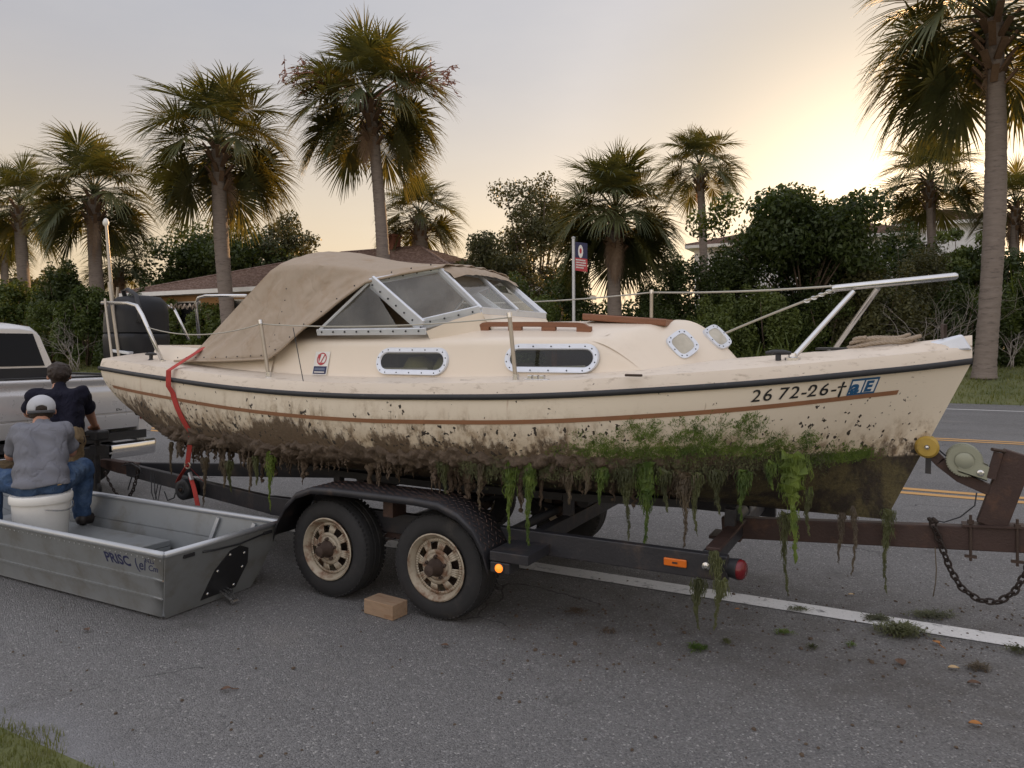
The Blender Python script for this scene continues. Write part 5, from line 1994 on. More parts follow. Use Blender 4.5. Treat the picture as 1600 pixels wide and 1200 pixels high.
weed_px(940, 730, 790, 30, AL, 28, 0.02)
weed_px(1040, 735, 800, 34, WO, 29, 0.0)

# green tufts growing on the topsides forward
def tuft(mb, p, size, n, up):
    for k in range(n):
        a = g.gauss(0, 0.75) + (0 if up else math.pi)
        l = size*g.uniform(0.35, 1.1)
        o0 = p + Vector((g.gauss(0, size*1.1), -0.001, g.gauss(0, size*.7)))
        m_ = o0 + Vector((math.sin(a)*l*.5, -0.12*l, math.cos(a)*l*.5))
        e = o0 + Vector((math.sin(a*1.4)*l, -0.16*l, math.cos(a*1.4)*l))
        w_ = Vector((math.cos(a), 0, -math.sin(a)))*g.uniform(0.0007, 0.0020)
        mb.add([o0-w_*.7, o0+w_*.7, m_+w_, m_-w_, e], [(0, 1, 2, 3), (3, 2, 4)])


tf = MB()
g = random.Random(12)
for (px, py, wd, hh, nn) in ((1005, 672, 60, 40, 60), (1060, 690, 70, 36, 60), (1115, 686, 74, 36, 90), (1185, 668, 34, 36, 50), (1235, 690, 26, 22, 26), (1290, 690, 24, 20, 26),
                             (940, 697, 60, 22, 40), (1365, 716, 60, 24, 70), (1330, 730, 70, 16, 50), (1150, 704, 160, 12, 90), (1010, 706, 180, 12, 90), (1400, 735, 30, 24, 36)):
    for k in range(nn):
        t0 = 4.1
        x_, y_ = px + g.gauss(0, wd/2.8), py + g.gauss(0, hh/2.4)
        for _ in range(12):
            s = at(x_, y_, t0).x
            zz = at(x_, y_, t0).z
            s = min(max(s, -6), 0.2)
            t0 = hull_pt(s, max(zz, fZC(s))).y
        p = hull_pt(s, max(zz, fZC(s)-0.02), 0.003)
        if p.z > fZ(s) - 0.17: continue
        tuft(tf, p, g.uniform(0.010, 0.034)*(0.6 + 0.6*g.random()), g.randint(16, 44), g.random() < 0.75)
tag(tf.build('weed_tufts', AL, boat), kind='stuff')
# weed matted over the chine forward
tm_ = MB()
for k in range(420):
    s = g.uniform(-2.4, -0.25)
    z = fZC(s) + g.gauss(-0.002, 0.024)
    p = hull_pt(s, max(z, fZC(s)), 0.050*g.random() * float(np.interp(s, [-1.2, -.3], [1, .3])))
    p.z = z
    tuft(tm_, p, g.uniform(0.015, 0.05), g.randint(9, 20), False)
tag(tm_.build('weed_mat', WO, boat), kind='stuff')

# ================================================================== the trailer
trl = thing('boat_trailer', (-2.6, TC, 0.0), 'black rusty tandem-axle boat trailer under the cream boat', 'trailer')
BP, RP = M['black_paint'], M['rust_paint']
RT = 4.10                                   # near side rail
for sd in (-1, 1):
    yy = TC + sd*(TC-RT)
    MB().box((-4.25, yy-.028, .445), (-0.84, yy+.028, .585)).build('side_rail', BP, trl, bevel=0.006)
    # rail running in to the coupler
    MB().bar((-4.22, yy, .512), (-7.15, TC + sd*0.03, .435), .056, .13).build('draw_rail', BP, trl, bevel=0.006)
for s, z in ((-4.0, .54), (-2.0, .54), (-0.95, .545)):
    MB().box((s-.035, RT+.0285, z-.05), (s+.035, 2*TC-RT-.0285, z+.045)).build('cross_member', BP, trl, bevel=0.005)
# bow beam that carries the winch post
MB().bar((-1.05, TC, .535), (1.5, TC, .715), .075, .135).build('bow_beam', RP, trl, bevel=0.006)
MB().box((-1.12, TC-.10, .47), (-.92, TC+.10, .49)).build('joint_plate', RP, trl)
# bunks under the hull
for sd in (-1, 1):
    pts = [hull_bot(s, 0.62, sd) + Vector((0, 0, -0.045)) for s in (-5.0, -4, -3, -2, -1.0)]
    b_ = MB()
    for a, c in zip(pts[:-1], pts[1:]):
        b_.bar(a, c, 0.09, 0.05)
    b_.build('bunk', M['truck_dark'], trl)
    for s in (-4.0, -2.0, -0.95):
        p = hull_bot(s, 0.62, sd) + Vector((0, 0, -0.06))
        MB().box((s-.03, p.y-.03, .58), (s+.03, p.y+.03, p.z)).build('bunk_bracket', BP, trl)
for s in (-4.0, -2.0, -0.95):
    MB().tube([(s, TC-.12, .625), (s, TC+.12, .625)], 0.045, 14).build('keel_roller', M['black_rubber'], trl, smooth=40)

# ---- wheels
AX = (-3.48, -2.59)
WR, WZ = 0.338, 0.338


def wheel(s, yo, sd, parent):
    """yo: outer face, sd = -1 near side (facing the camera)"""
    c = Vector((s, yo, WZ))
    ax = Vector((0, sd, 0))          # outward
    ty = MB()
    prof = [(.205, -.015), (.225, .0), (.25, .004), (.29, .0), (.318, -.010), (.330, -.026), (WR, -.045), (WR, -.085), (WR-.006, -.088), (WR-.006, -.094), (WR, -.097), (WR, -.135), (WR-.006, -.138), (WR-.006, -.144), (WR, -.147), (WR, -.185), (.330, -.2), (.31, -.215), (.25, -.225), (.205, -.2), (.195, -.1), (.205, -.015)]
    ty.lathe(prof, c, ax, 56)
    # tread blocks round the shoulder
    for k in range(64):
        a = 2*math.pi*k/64
        d = Vector((math.cos(a), 0, math.sin(a)))
        tn = Vector((-math.sin(a), 0, math.cos(a)))
        for o0, o1 in ((-.014, -.070), (-.160, -.21)):
            q0, q1 = c + ax*o0 + d*(WR-.022), c + ax*o1 + d*(WR-.0085)
            ty.bar(q0, q1, 0.018, 0.022, up=d)
    tyre = ty.build('wheel', M['tyre'], parent, smooth=40)
    rm = MB()
    rm.lathe([(.196, -.19), (.190, -.10), (.180, -.06), (.186, -.02), (.208, .004), (.214, .010), (.206, .014), (.198, .004), (.190, -.012), (.182, -.018), (.176, -.026)], c, ax, 40)
    # dished centre with eight slots
    n = 8
    u = Vector((1, 0, 0))
    v = Vector((0, 0, 1))
    def ringp(r, o_, m=64): return [c + ax*o_ + u*math.cos(2*math.pi*k/m)*r + v*math.sin(2*math.pi*k/m)*r for k in range(m)]
    R0, R1, R2, R3 = ringp(.176, -.026), ringp(.156, -.024), ringp(.110, -.010), ringp(.085, -.004)
    R4, R5 = ringp(.060, .004), ringp(.045, .004)
    for (ra, rb, slot) in ((R0, R1, 0), (R1, R2, 1), (R2, R3, 0), (R3, R4, 0), (R4, R5, 0)):
        for k in range(64):
            if slot and (k % 8) in (0, 1, 2, 3): continue
            k2 = (k+1) % 64
            rm.add([ra[k], ra[k2], rb[k2], rb[k]], [(0, 1, 2, 3)])
    rim = rm.build('rim', M['rim'], tyre, smooth=50)
    so = rim.modifiers.new('thickness', 'SOLIDIFY')
    so.thickness = 0.005
    hb = MB().lathe([(.062, -.06), (.062, .0), (.052, .02), (.040, .045), (.036, .075), (.033, .085), (.0, .092)], c, ax, 18)
    hb.build('hub', M['hub'], tyre, smooth=40)
    nt = MB()
    for k in range(5):
        a = 2*math.pi*k/5 + 0.3
        nt.lathe([(.012, -.01), (.012, .014), (.006, .018), (.006, .028), (0, .028)], c + ax*0.0 + u*math.cos(a)*.069 + v*math.sin(a)*.069, ax, 6)
    nt.build('lug_nuts', M['hub'], tyre)
    MB().lathe([(.15, -.14), (.15, -.11), (.0, -.11)], c, ax, 20).build('brake_drum', M['hub'], tyre)
    return tyre


for s in AX:
    wheel(s, 3.86, -1, trl)
    wheel(s, 2*TC-3.86, 1, trl)
    MB().tube([(s, 4.0, WZ), (s, 2*TC-4.0, WZ)], 0.035, 10).build('axle', BP, trl, smooth=60)
for sd in (-1, 1):
    yy = TC + sd*(TC-RT) + sd*0.0
    for s in AX:
        sp = MB()
        for i in range(4):
            l = .40 - .09*i
            sp.loft([[Vector((s+x, yy-.025, .40 - .06*(1-(x/.4)**2) - .012*i)), Vector((s+x, yy+.025, .40 - .06*(1-(x/.4)**2) - .012*i)), Vector((s+x, yy+.025, .41 - .06*(1-(x/.4)**2) - .012*i)), Vector((s+x, yy-.025, .41 - .06*(1-(x/.4)**2) - .012*i))] for x in np.linspace(-l, l, 8)])
        sp.build('leaf_spring', BP, trl)
    m_ = (AX[0]+AX[1])/2
    MB().add([(m_-.16, yy, .40), (m_+.16, yy, .40), (m_, yy, .54), (m_-.16, yy+.012, .40), (m_+.16, yy+.012, .40), (m_, yy+.012, .54)], [(0, 1, 2), (5, 4, 3), (0, 3, 4, 1), (1, 4, 5, 2), (2, 5, 3, 0)]).build('equaliser', RP, trl)

# ---- fenders with tread plate tops
FP = [(-3.90, .40), (-3.86, .52), (-3.79, .63), (-3.69, .72), (-3.55, .768), (-3.38, .776), (-3.05, .776), (-2.70, .776), (-2.52, .765), (-2.38, .715), (-2.27, .63), (-2.20, .52), (-2.165, .40)]
for sd in (-1, 1):
    y0, y1 = TC + sd*(TC-3.77), TC + sd*(TC-4.065)
    fd = MB()
    fd.loft([[Vector((s, y0 - sd*0.0, z-.045)) for s, z in FP], [Vector((s, y0, z-.012)) for s, z in FP], [Vector((s, y0-sd*.012, z)) for s, z in FP], [Vector((s, y1, z)) for s, z in FP]], closed=False)
    fender = fd.build('fender', BP, trl, smooth=50)
    so = fender.modifiers.new('thickness', 'SOLIDIFY')
    so.thickness = 0.004
    tp = MB()
    arc = [Vector((s, 0, z)) for s, z in FP]
    cum = [0]
    for a, b_ in zip(arc[:-1], arc[1:]):
        cum.append(cum[-1] + (b_-a).length)
    def fpt(d):
        s = float(np.interp(d, cum, [p.x for p in arc])); z = float(np.interp(d, cum, [p.z for p in arc]))
        return s, z
    d = 0.25
    i = 0
    while d < cum[-1]-0.10:
        s, z = fpt(d)
        s2, z2 = fpt(d+0.03)
        tn = Vector((s2-s, 0, z2-z)).normalized()
        nn = Vector((-tn.z, 0, tn.x))
        for k in range(6):
            yv = min(y0, y1) + 0.03 + 0.047*k + (0.022 if i % 2 else 0)
            if yv > max(y0, y1) - 0.02: continue
            dg = (tn*0.014 + Vector((0, 0.012 if (i+k) % 2 else -0.012, 0)))
            c = Vector((s, yv, z)) + nn*0.001
            w_ = dg.cross(nn).normalized()*0.005
            tp.add([c-dg, c+w_, c+dg, c-w_, c+nn*0.004], [(0, 1, 4), (1, 2, 4), (2, 3, 4), (3, 0, 4)])
        d += 0.030
        i += 1
    tag(tp.build('tread_pattern', RP, fender), kind='stuff')
    yb = TC + sd*(TC-3.95)
    MB().box((m_-.04, min(yb, yb-sd*.15), .585), (m_+.04, max(yb, yb-sd*.15), .765)).build('fender_stay', RP, trl)


def lamp(c, ax, r, m, name='marker_lamp'):
    l = MB().lathe([(r*1.35, -.012), (r*1.35, .004), (r*1.1, .008)], c, ax, 18, caps=True).build(name, M['black_rubber'], trl, smooth=40)
    MB().lathe([(r*1.08, .006), (r, .014), (r*0.6, .022), (0, .025)], c, ax, 18).build('lens', m, l, smooth=60)
    return l


def lit_amber():
    m, t, b = new_mat('lit_amber_lens')
    b.inputs['Base Color'].default_value = (0.85, 0.20, 0.02, 1)
    b.inputs['Emission Color'].default_value = (1.0, 0.22, 0.02, 1)
    b.inputs['Emission Strength'].default_value = 0.9
    b.inputs['Roughness'].default_value = 0.3
    return m


LA = lit_amber()
# lamp box behind the near fender
bx = MB().box((-2.155, 3.775, .462), (-1.90, 4.07, .52)).build('lamp_bracket', BP, trl, bevel=0.005)
MB().box((-2.15, 3.772, .395), (-2.02, 3.90, .459)).build('lamp_box', BP, trl, bevel=0.006)
lamp((-2.085, 3.771, .428), (0, -1, 0), .024, LA)
lamp((-4.04, 4.069, .50), (0, -1, 0), .024, LA)
# side lamp, reflector and round tail lamp at the rail end
lm = MB().box((-1.19, 4.058, .494), (-1.06, 4.0715, .538)).build('side_lamp', M['amber'], trl, bevel=0.006)
MB().box((-1.14, 4.0555, .511), (-1.11, 4.0578, .521)).build('lens_mark', M['rust_paint'], lm)
MB().lathe([(.024, 0), (.022, .006), (.008, .010), (.008, .014), (0, .014)], (-0.955, 4.0715, .518), (0, -1, 0), 14).build('bolt', M['steel'], trl, smooth=40)
tl = MB().lathe([(.05, 0), (.054, .03), (.058, .055), (.058, .06)], (-0.84, 4.12, .515), (1, -0.25, 0), 24, caps=True).build('tail_lamp', M['black_rubber'], trl, smooth=40)
MB().lathe([(.055, .059), (.054, .075), (.042, .088), (0, .094)], (-0.84, 4.12, .515), (1, -0.25, 0), 24).build('lens', M['red_lens'], tl, smooth=60)
MB().bar((-0.93, 4.13, .60), (-0.93, TC-.05, .60), .08, .02).build('end_member', RP, trl, bevel=0.004)
for i, (px, p0, p1) in enumerate(((1120, 862, 985), (1091, 902, 985), (1127, 905, 940))):
    weed_px(px, p0, p1, 16, M['weed_olive'], 70+i, 0.008, t=4.04, parent=trl, thin=0.006)

# ---- winch post
TB = TC
beam_z = lambda s: .535 + (s+1.05)/2.55*0.18 + 0.068
pa, pb = at(1545, 822, TC), at(1598, 708, TC)
ps0 = Vector((at(1548, 800, TC).x, TC, beam_z(at(1548, 800, TC).x)))
ptop = at(1592, 708, TC)
MB().bar(ps0, ptop, 0.06, 0.145, up=(1, 0, 0.3)).build('winch_post', RP, trl, bevel=0.006)
pl_ = MB().bar(ps0 + Vector((-.14, 0, -.003)), ps0 + Vector((.16, 0, .018)), .11, .012).build('base_plate', RP, trl)
for dx in (-.10, .12):
    c = ps0 + Vector((dx, -.046, 0.012))
    MB().tube([c + Vector((0, 0, -.21)), c + Vector((0, 0, .05))], .0075, 8).lathe([(.017, 0), (.017, .022)], c, (0, 0, 1), 6, caps=True).bar(c + Vector((-.03, 0, -.185)), c + Vector((.03, 0, -.185)), .02, .014).build('clamp_bolt', M['hub'], trl, smooth=40)
arm = [at(1552, 768, TC), at(1500, 745, TC), at(1470, 722, TC), at(1448, 700, TC)]
am = MB()
for a, b_ in zip(arm[:-1], arm[1:]):
    am.bar(a, b_ + (b_-a).normalized()*0.012, .05, .062)
am.build('winch_arm', RP, trl, bevel=0.004)
rc = at(1448, 697, TC)
rl = MB().lathe([(.0, -.062), (.052, -.060), (.064, -.045), (.062, -.03), (.036, -.012), (.034, .012), (.062, .03), (.064, .045), (.052, .06), (.0, .062)], rc, (0, 1, 0), 28).build('bow_roller', M['yellow_roller'], trl, smooth=40)
MB().lathe([(.016, -.066), (.016, -.058), (.008, -.07), (0, -.072)], rc, (0, 1, 0), 10).build('axle_pin', M['steel'], rl, smooth=40)
MB().bar(at(1451, 704, TC-.03), at(1450, 740, TC-.03), .03, .008, up=(0, 1, 0)).build('roller_tab', BP, trl)
wc = at(1506, 718, TC)
drum = MB()
for o_ in (-.055, .040):
    drum.lathe([(.0, 0), (.086, 0), (.090, .006), (.086, .014), (.0, .014)], wc + Vector((0, o_, 0)), (0, 1, 0), 36)
drum.lathe([(.04, -.05), (.04, .05)], wc, (0, 1, 0), 20)
drum.lathe([(.05, -.062), (.05, -.058), (.03, -.066), (0, -.066)], wc, (0, 1, 0), 24)
wn = drum.build('winch_drum', M['winch'], trl, smooth=30)
teeth = MB()
for k in range(40):
    a = 2*math.pi*k/40
    d = Vector((math.cos(a), 0, math.sin(a)))
    teeth.bar(wc + d*.086 + Vector((0, -.054, 0)), wc + d*.086 + Vector((0, -.043, 0)), .007, .012, up=d)
tag(teeth.build('gear_teeth', M['winch'], wn), kind='stuff')
fr_ = MB()
a, b_, c_, d_ = at(1500, 708, TC-.06), at(1548, 731, TC-.06), at(1542, 752, TC-.06), at(1497, 737, TC-.06)
fr_.slab([a, b_, c_, d_], (0, .006, 0))
fr_.slab([p + Vector((0, .115, 0)) for p in (a, b_, c_, d_)], (0, .006, 0))
fr_.slab([d_, c_, c_ + Vector((0, .12, 0)), d_ + Vector((0, .12, 0))], (0, 0, .006))
fr_.build('winch_frame', M['winch'], trl)
MB().lathe([(.018, 0), (.018, -.01), (.009, -.013), (.009, -.02), (0, -.02)], at(1532, 739, TC-.06), (0, 1, 0), 12).build('winch_bolt', M['steel'], trl, smooth=40)
wh = MB()
wh.bar(at(1548, 748, TC-.05), at(1560, 707, TC-.05), .022, .045, up=(1, 0, 0.2))
wh.build('winch_handle', RP, trl, bevel=0.003)
MB().tube([at(1550, 702, TC-.09), at(1572, 706, TC-.02)], .010, 8).build('handle_grip', M['hub'], trl, smooth=60)
MB().tube([at(1466, 702, TC), at(1482, 716, TC), at(1500, 730, TC)], .005, 6).build('winch_cable', M['black_rubber'], trl, smooth=60)


def chain(pts_, name, n, size=.020, r=.0042, tw=0.0, m='chain'):
    """links strung along a polyline"""
    pts_ = [Vector(p) for p in pts_]
    d = [0]
    for a, b_ in zip(pts_[:-1], pts_[1:]): d.append(d[-1] + (b_-a).length)
    ev = lambda q: Vector([float(np.interp(q*d[-1], d, [p[i] for p in pts_])) for i in range(3)])
    lug = MB().lathe([(.0, -.012), (.014, -.008), (.014, .008), (0, .012)], pts_[0], (0, 1, 0), 8).build(name, M[m], trl, smooth=60)
    n = int(d[-1]/(size*1.42))
    lk = MB()
    lk.tube([(math.cos(a)*size + math.copysign(size*.0, math.cos(a)), math.sin(a)*size*0.55, 0) for a in np.linspace(0, 2*math.pi, 14, endpoint=False)], r, 6, closed=True)
    me = bpy.data.meshes.new('link')
    me.from_pydata(lk.v, [], lk.f)
    me.polygons.foreach_set('use_smooth', [True]*len(me.polygons))
    me.materials.append(M[m])
    for i in range(n):
        q = (i+0.5)/n
        p = ev(q)
        dr = (ev(min(1, q+.01)) - ev(max(0, q-.01))).normalized()
        x = dr
        y = x.cross(Vector((0, 1, 0))).normalized()
        z = x.cross(y)
        if i % 2: y, z = (y+z*0.9).normalized(), (z-y*0.9).normalized()
        o = bpy.data.objects.new('link', me)
        COL.objects.link(o)
        o.parent = lug
        o.matrix_local = Matrix(((x.x, y.x, z.x, p.x-ORG[lug].x), (x.y, y.y, z.y, p.y-ORG[lug].y), (x.z, y.z, z.z, p.z-ORG[lug].z), (0, 0, 0, 1)))
    return lug


tt = TC - .06
chain([at(1456, 815, tt), at(1470, 850, tt), at(1485, 890, tt), at(1502, 918, tt), at(1530, 938, tt), at(1560, 941, tt), at(1585, 925, tt), at(1604, 893, tt), at(1616, 840, tt)], 'bow_chain', 24, .026, .0062)
MB().tube([at(1456, 812, tt), at(1475, 816, tt), at(1500, 808, tt), at(1523, 790, tt), at(1526, 770, tt)], .004, 6).build('safety_cord', M['black_rubber'], trl, smooth=180)
MB().tube([at(1461, 855, tt), at(1463, 890, tt), at(1462, 910, tt), at(1458, 932, tt)], .003, 5).build('loose_wire', M['weed_brown'], trl, smooth=180)
kn = MB()
for k in range(6):
    kn.lathe([(.001, -.014), (.013, -.004), (.012, .006), (.001, .013)], at(1452+k*2.2, 811+(k % 3)*2, tt-.0), (random.random(), random.random(), 1), 7)
kn.build('chain_knot', M['chain'], trl, smooth=60)

# ---- coupler, jack and front chains
cz = .435
cp = MB()
cp.loft([[Vector((s, TC-wd, z0)), Vector((s, TC+wd, z0)), Vector((s, TC+wd, z1)), Vector((s, TC-wd, z1))] for s, wd, z0, z1 in ((-7.05, .05, cz-.06, cz+.07), (-7.3, .05, cz-.05, cz+.07), (-7.5, .045, cz-.03, cz+.075), (-7.66, .035, cz, cz+.07), (-7.72, .02, cz+.01, cz+.06))])
cp.build('coupler', RP, trl, bevel=0.008)
jk = MB()
jc = Vector((-7.50, 4.80, 0))
jk.tube([jc + Vector((0, 0, .22)), jc + Vector((0, 0, .80))], .032, 14)
jk.box((jc.x-.06, jc.y-.045, .58), (jc.x+.06, jc.y+.06, .68))
jk.build('jack_tube', BP, trl, smooth=40)
MB().box((jc.x-.09, jc.y-.075, .735), (jc.x+.11, jc.y+.07, .84)).build('jack_head', M['black_rubber'], trl, bevel=0.02)
MB().tube([jc + Vector((-.02, -.08, .78)), jc + Vector((-.02, -.16, .79)), jc + Vector((-.02, -.17, .86))], .010, 8).build('jack_crank', M['hub'], trl, smooth=60)
MB().lathe([(.06, -.02), (.075, 0), (.06, .02)], (jc.x, jc.y, .22), (0, 1, 0), 16, caps=True).build('jack_wheel', M['black_rubber'], trl)
hb_ = [(164, 738), (170, 752), (180, 770), (190, 779), (200, 779), (208, 766), (213, 748), (216, 730), (206, 724), (195, 725)]
chain([at(x, y, 4.78) for x, y in hb_], 'hitch_chain', 20, .024, .0060)
MB().tube([at(190, 728, 4.74), at(205, 724, 4.74), at(218, 731, 4.72), at(222, 740, 4.7), at(206, 745, 4.7), at(200, 765, 4.7)], .006, 6).build('trailer_wiring', M['black_rubber'], trl, smooth=180)
for px in (236, 241):
    MB().tube([at(px, 740, 4.64), at(px+1, 770, 4.62), at(px+6, 785, 4.62), at(px+8, 770, 4.64), at(px+14, 742, 4.68)], .005, 6).build('tie_strap', M['black_rubber'], trl, smooth=180)
MB().tube([at(257, 768, 4.58), at(262, 782, 4.56), at(272, 778, 4.56), at(274, 770, 4.58)], .006, 6).build('tie_loop', M['black_rubber'], trl, smooth=180)

# ---- tie-down roller and red strap
ro_c = at(290, 764, 4.33)
rl = MB().lathe([(0, -.02), (.03, -.02), (.035, -.012), (.055, -.016), (.084, -.010), (.092, .0), (.092, .10), (.084, .11), (0, .11)], ro_c + Vector((0, -.03, 0)), (0, 1, 0), 28).build('side_roller', M['black_rubber'], trl, smooth=40)
MB().lathe([(.018, -.03), (.018, -.018), (.0, -.03)], ro_c + Vector((0, -.03, 0)), (0, 1, 0), 12).build('axle_pin', M['hub'], rl)
strap = thing('ratchet_strap', at(296, 790, 4.3), 'red webbing strap tying down the boat stern', 'strap')


def ribbon(pts_, wd, wdir=(1, 0, 0), th=.003):
    mb = MB()
    rg = []
    for i, p in enumerate(pts_):
        p = Vector(p)
        w_ = Vector(wdir[i] if isinstance(wdir, list) else wdir).normalized()*wd/2
        d = (Vector(pts_[min(i+1, len(pts_)-1)]) - Vector(pts_[max(i-1, 0)])).normalized()
        n_ = d.cross(w_).normalized()*th/2
        rg.append([p-w_-n_, p+w_-n_, p+w_+n_, p-w_+n_])
    return mb.loft(rg)


ss = at(279, 596, 3.97).x
up_pt = at(319, 543, 4.22)
gun = Vector((ss, TC-fB(ss)-.040, fZ(ss)))
pts_ = [up_pt + Vector((.02, .10, .02)), up_pt, up_pt.lerp(gun + Vector((.02, .04, .105)), 0.9), gun + Vector((.005, -.002, .075)), gun, gun + Vector((0, 0, -.05))]
s2 = ss
for k in range(1, 8):
    z = fZ(ss) - .05 - k*0.055
    if z > fZC(ss): pts_.append(hull_pt(ss + 0.012*k, z, .012))
ring = at(293, 727, 4.13)
pts_.append(ring + Vector((0, 0, .015)))
ribbon(pts_, .052, (1, 0.1, 0.05), .004).build('webbing', M['red_strap'], strap, smooth=40)
MB().tube([ring + Vector((math.cos(a)*.034, 0, math.sin(a)*.026)) for a in np.linspace(0, 2*math.pi, 18, endpoint=False)], .006, 8, closed=True).build('ring', M['steel_dull'], strap, smooth=60)
lowp = at(300, 752, 4.26)
ribbon([ring, at(281, 745, 4.2), at(278, 752, 4.24)], .045, (0.6, .5, .4), .004).build('tail', M['red_strap'], strap)
ribbon([ring, at(308, 742, 4.22), at(316, 750, 4.26)], .05, (0.5, .3, -.6), .004).build('tail', M['red_strap'], strap)
ribbon([at(298, 746, 4.205), at(303, 762, 4.20), at(306, 775, 4.20), at(309, 790, 4.20)], .05, (1, 0.1, 0), .004).build('tail', M['red_strap'], strap)
MB().bar(at(296, 738, 4.19), at(300, 750, 4.19), .03, .02).build('buckle', M['alu'], strap, bevel=0.004)

# ---- wooden chock
wc_ = at(592, 950, 3.90)
blk = MB()
e_s, e_t = Vector((.995, -.10, 0)), Vector((.10, .995, 0))
q0 = Vector((-3.075, 3.75, 0.002))
blk.add([q0, q0+e_s*.25, q0+e_s*.25+e_t*.14, q0+e_t*.14] + [p + Vector((0, 0, .094)) for p in (q0, q0+e_s*.25, q0+e_s*.25+e_t*.14, q0+e_t*.14)], [(0,3,2,1), (4,5,6,7), (0,1,5,4), (1,2,6,5), (2,3,7,6), (3,0,4,7)])
tag(blk.build('wood_block', M['plank'], None, bevel=0.004), 'short pine block lying between the two near trailer wheels', 'wood block')

# ================================================================== the jon boat
jon = thing('jon_boat', (-5.6, 3.4, 0), 'flat grey aluminium jon boat on the road with two seats of gear', 'boat')
jon['label'] = 'flat grey aluminium jon boat lying on the road beside the trailer'
JL = -7.5
NJ = 30


def jon_ring(s, q, inner=0.0):
    """section at position s; q = 0 stern transom .. 1 bow"""
    up_ = 0.22*max(0, (q-0.72)/0.28)**1.8           # bow sweep
    nw = 1 - 0.10*max(0, (q-0.6)/0.4)**1.5
    yb0, yb1 = 3.40-.335*nw+inner, 3.40+.375*nw-inner
    yt0, yt1 = 3.40-.475*nw+inner, 3.40+.465*nw-inner
    zb, zt = 0.012+up_+inner, 0.462+up_*0.18
    return yb0, yb1, yt0, yt1, zb, zt


def jp(q, v, side):
    """side skin point, v 0 bottom .. 1 rim"""
    rake = 0.20*v
    s = -4.12 + rake + (JL + 4.12 - rake*2.0)*q
    yb0, yb1, yt0, yt1, zb, zt = jon_ring(s, q)
    yb, yt = (yb0, yt0) if side < 0 else (yb1, yt1)
    return Vector((s, yb + (yt-yb)*v, zb + (zt-zb)*v))


steps = [0.0, 0.03, 0.10, 0.30, 0.305, 0.325, 0.33, 0.60, 0.605, 0.625, 0.63, 0.97, 1.0]
offs = [.022, .006, 0, 0, .008, .008, 0, 0, .008, .008, 0, 0, 0]
for sd in (-1, 1):
    mb = MB()
    mb.loft([[jp(q/NJ, v, sd) + Vector((0, sd*(o_ if o_ < .02 else -o_), 0)) for q in range(NJ+1)] for v, o_ in zip(steps, offs)], closed=False)
    so_ = mb.build('side', M['galv'], jon, smooth=35)
    m2 = so_.modifiers.new('thickness', 'SOLIDIFY')
    m2.thickness = 0.004
    # rolled rim
    MB().tube([jp(q/NJ, 1.0, sd) + Vector((0, 0, .008)) for q in range(NJ+1)], 0.021, 8).build('rim', M['galv_rim'], jon, smooth=180)
bt = MB()
bt.loft([[jp(q/NJ, 0, -1) + Vector((0, .02, 0)) for q in range(NJ+1)], [jp(q/NJ, 0, 1) - Vector((0, .02, 0)) for q in range(NJ+1)]], closed=False)
bt.build('bottom', M['galv'], jon)
tm = MB()
v5 = np.linspace(0, 1, 6)
tm.loft([[jp(0, v, -1) + Vector((0, .015*(v == 0), 0)) for v in v5], [jp(0, v, 1) - Vector((0, .015*(v == 0), 0)) for v in v5]], closed=False)
tn_ = tm.build('transom', M['galv'], jon)
tn_.modifiers.new('t', 'SOLIDIFY').thickness = 0.012
bw_ = MB()
bw_.loft([[jp(1, v, -1) for v in v5], [jp(1, v, 1) for v in v5]], closed=False)
bw_.build('bow_panel', M['galv'], jon)
MB().tube([jp(0, 1, -1) + Vector((0, 0, .008)), jp(0, 1, 1) + Vector((0, 0, .008))], 0.020, 8).build('transom_rim', M['galv_rim'], jon, smooth=180)
MB().tube([jp(1, 1, -1) + Vector((0, 0, .008)), jp(1, 1, 1) + Vector((0, 0, .008))], 0.020, 8).build('bow_rim', M['galv_rim'], jon, smooth=180)
# rivets along the strakes
rv = MB()
for v_ in (0.315, 0.615, 0.93):
    for k in range(70):
        q_ = (k+0.5)/70
        c = jp(q_, v_, -1) + Vector((0, -.006, 0))
        rv.lathe([(.0055, 0), (.004, .003), (0, .004)], c, (0, -1, -.2), 6)
for k in range(9):
    a, b_ = jp(0, 0.06, -1), jp(0, 0.06, 1)
    c = a.lerp(b_, (k+.5)/9) + Vector((.004, 0, 0))
    rv.lathe([(.0055, 0), (.004, .003), (0, .004)], c, (1, 0, -.4), 6)
tag(rv.build('rivets', M['galv_rim'], jon), kind='stuff')
# raised deck that carries the bucket, with a step down to the stern well
MB().box((-7.0, 3.035, .19), (-4.98, 3.77, .235)).build('bench_deck', M['galv'], jon, bevel=0.006)
MB().box((-4.99, 3.09, .02), (-4.965, 3.76, .188)).build('deck_riser', M['galv'], jon)
for q in (0.06, 0.16):
    a, b_ = jp(q, 0.05, 1), jp(q, 0.95, 1)
    MB().bar(a - Vector((0, .02, 0)), b_ - Vector((0, .02, 0)), .03, .012, up=(0, 1, 0)).build('rib', M['galv_rim'], jon)
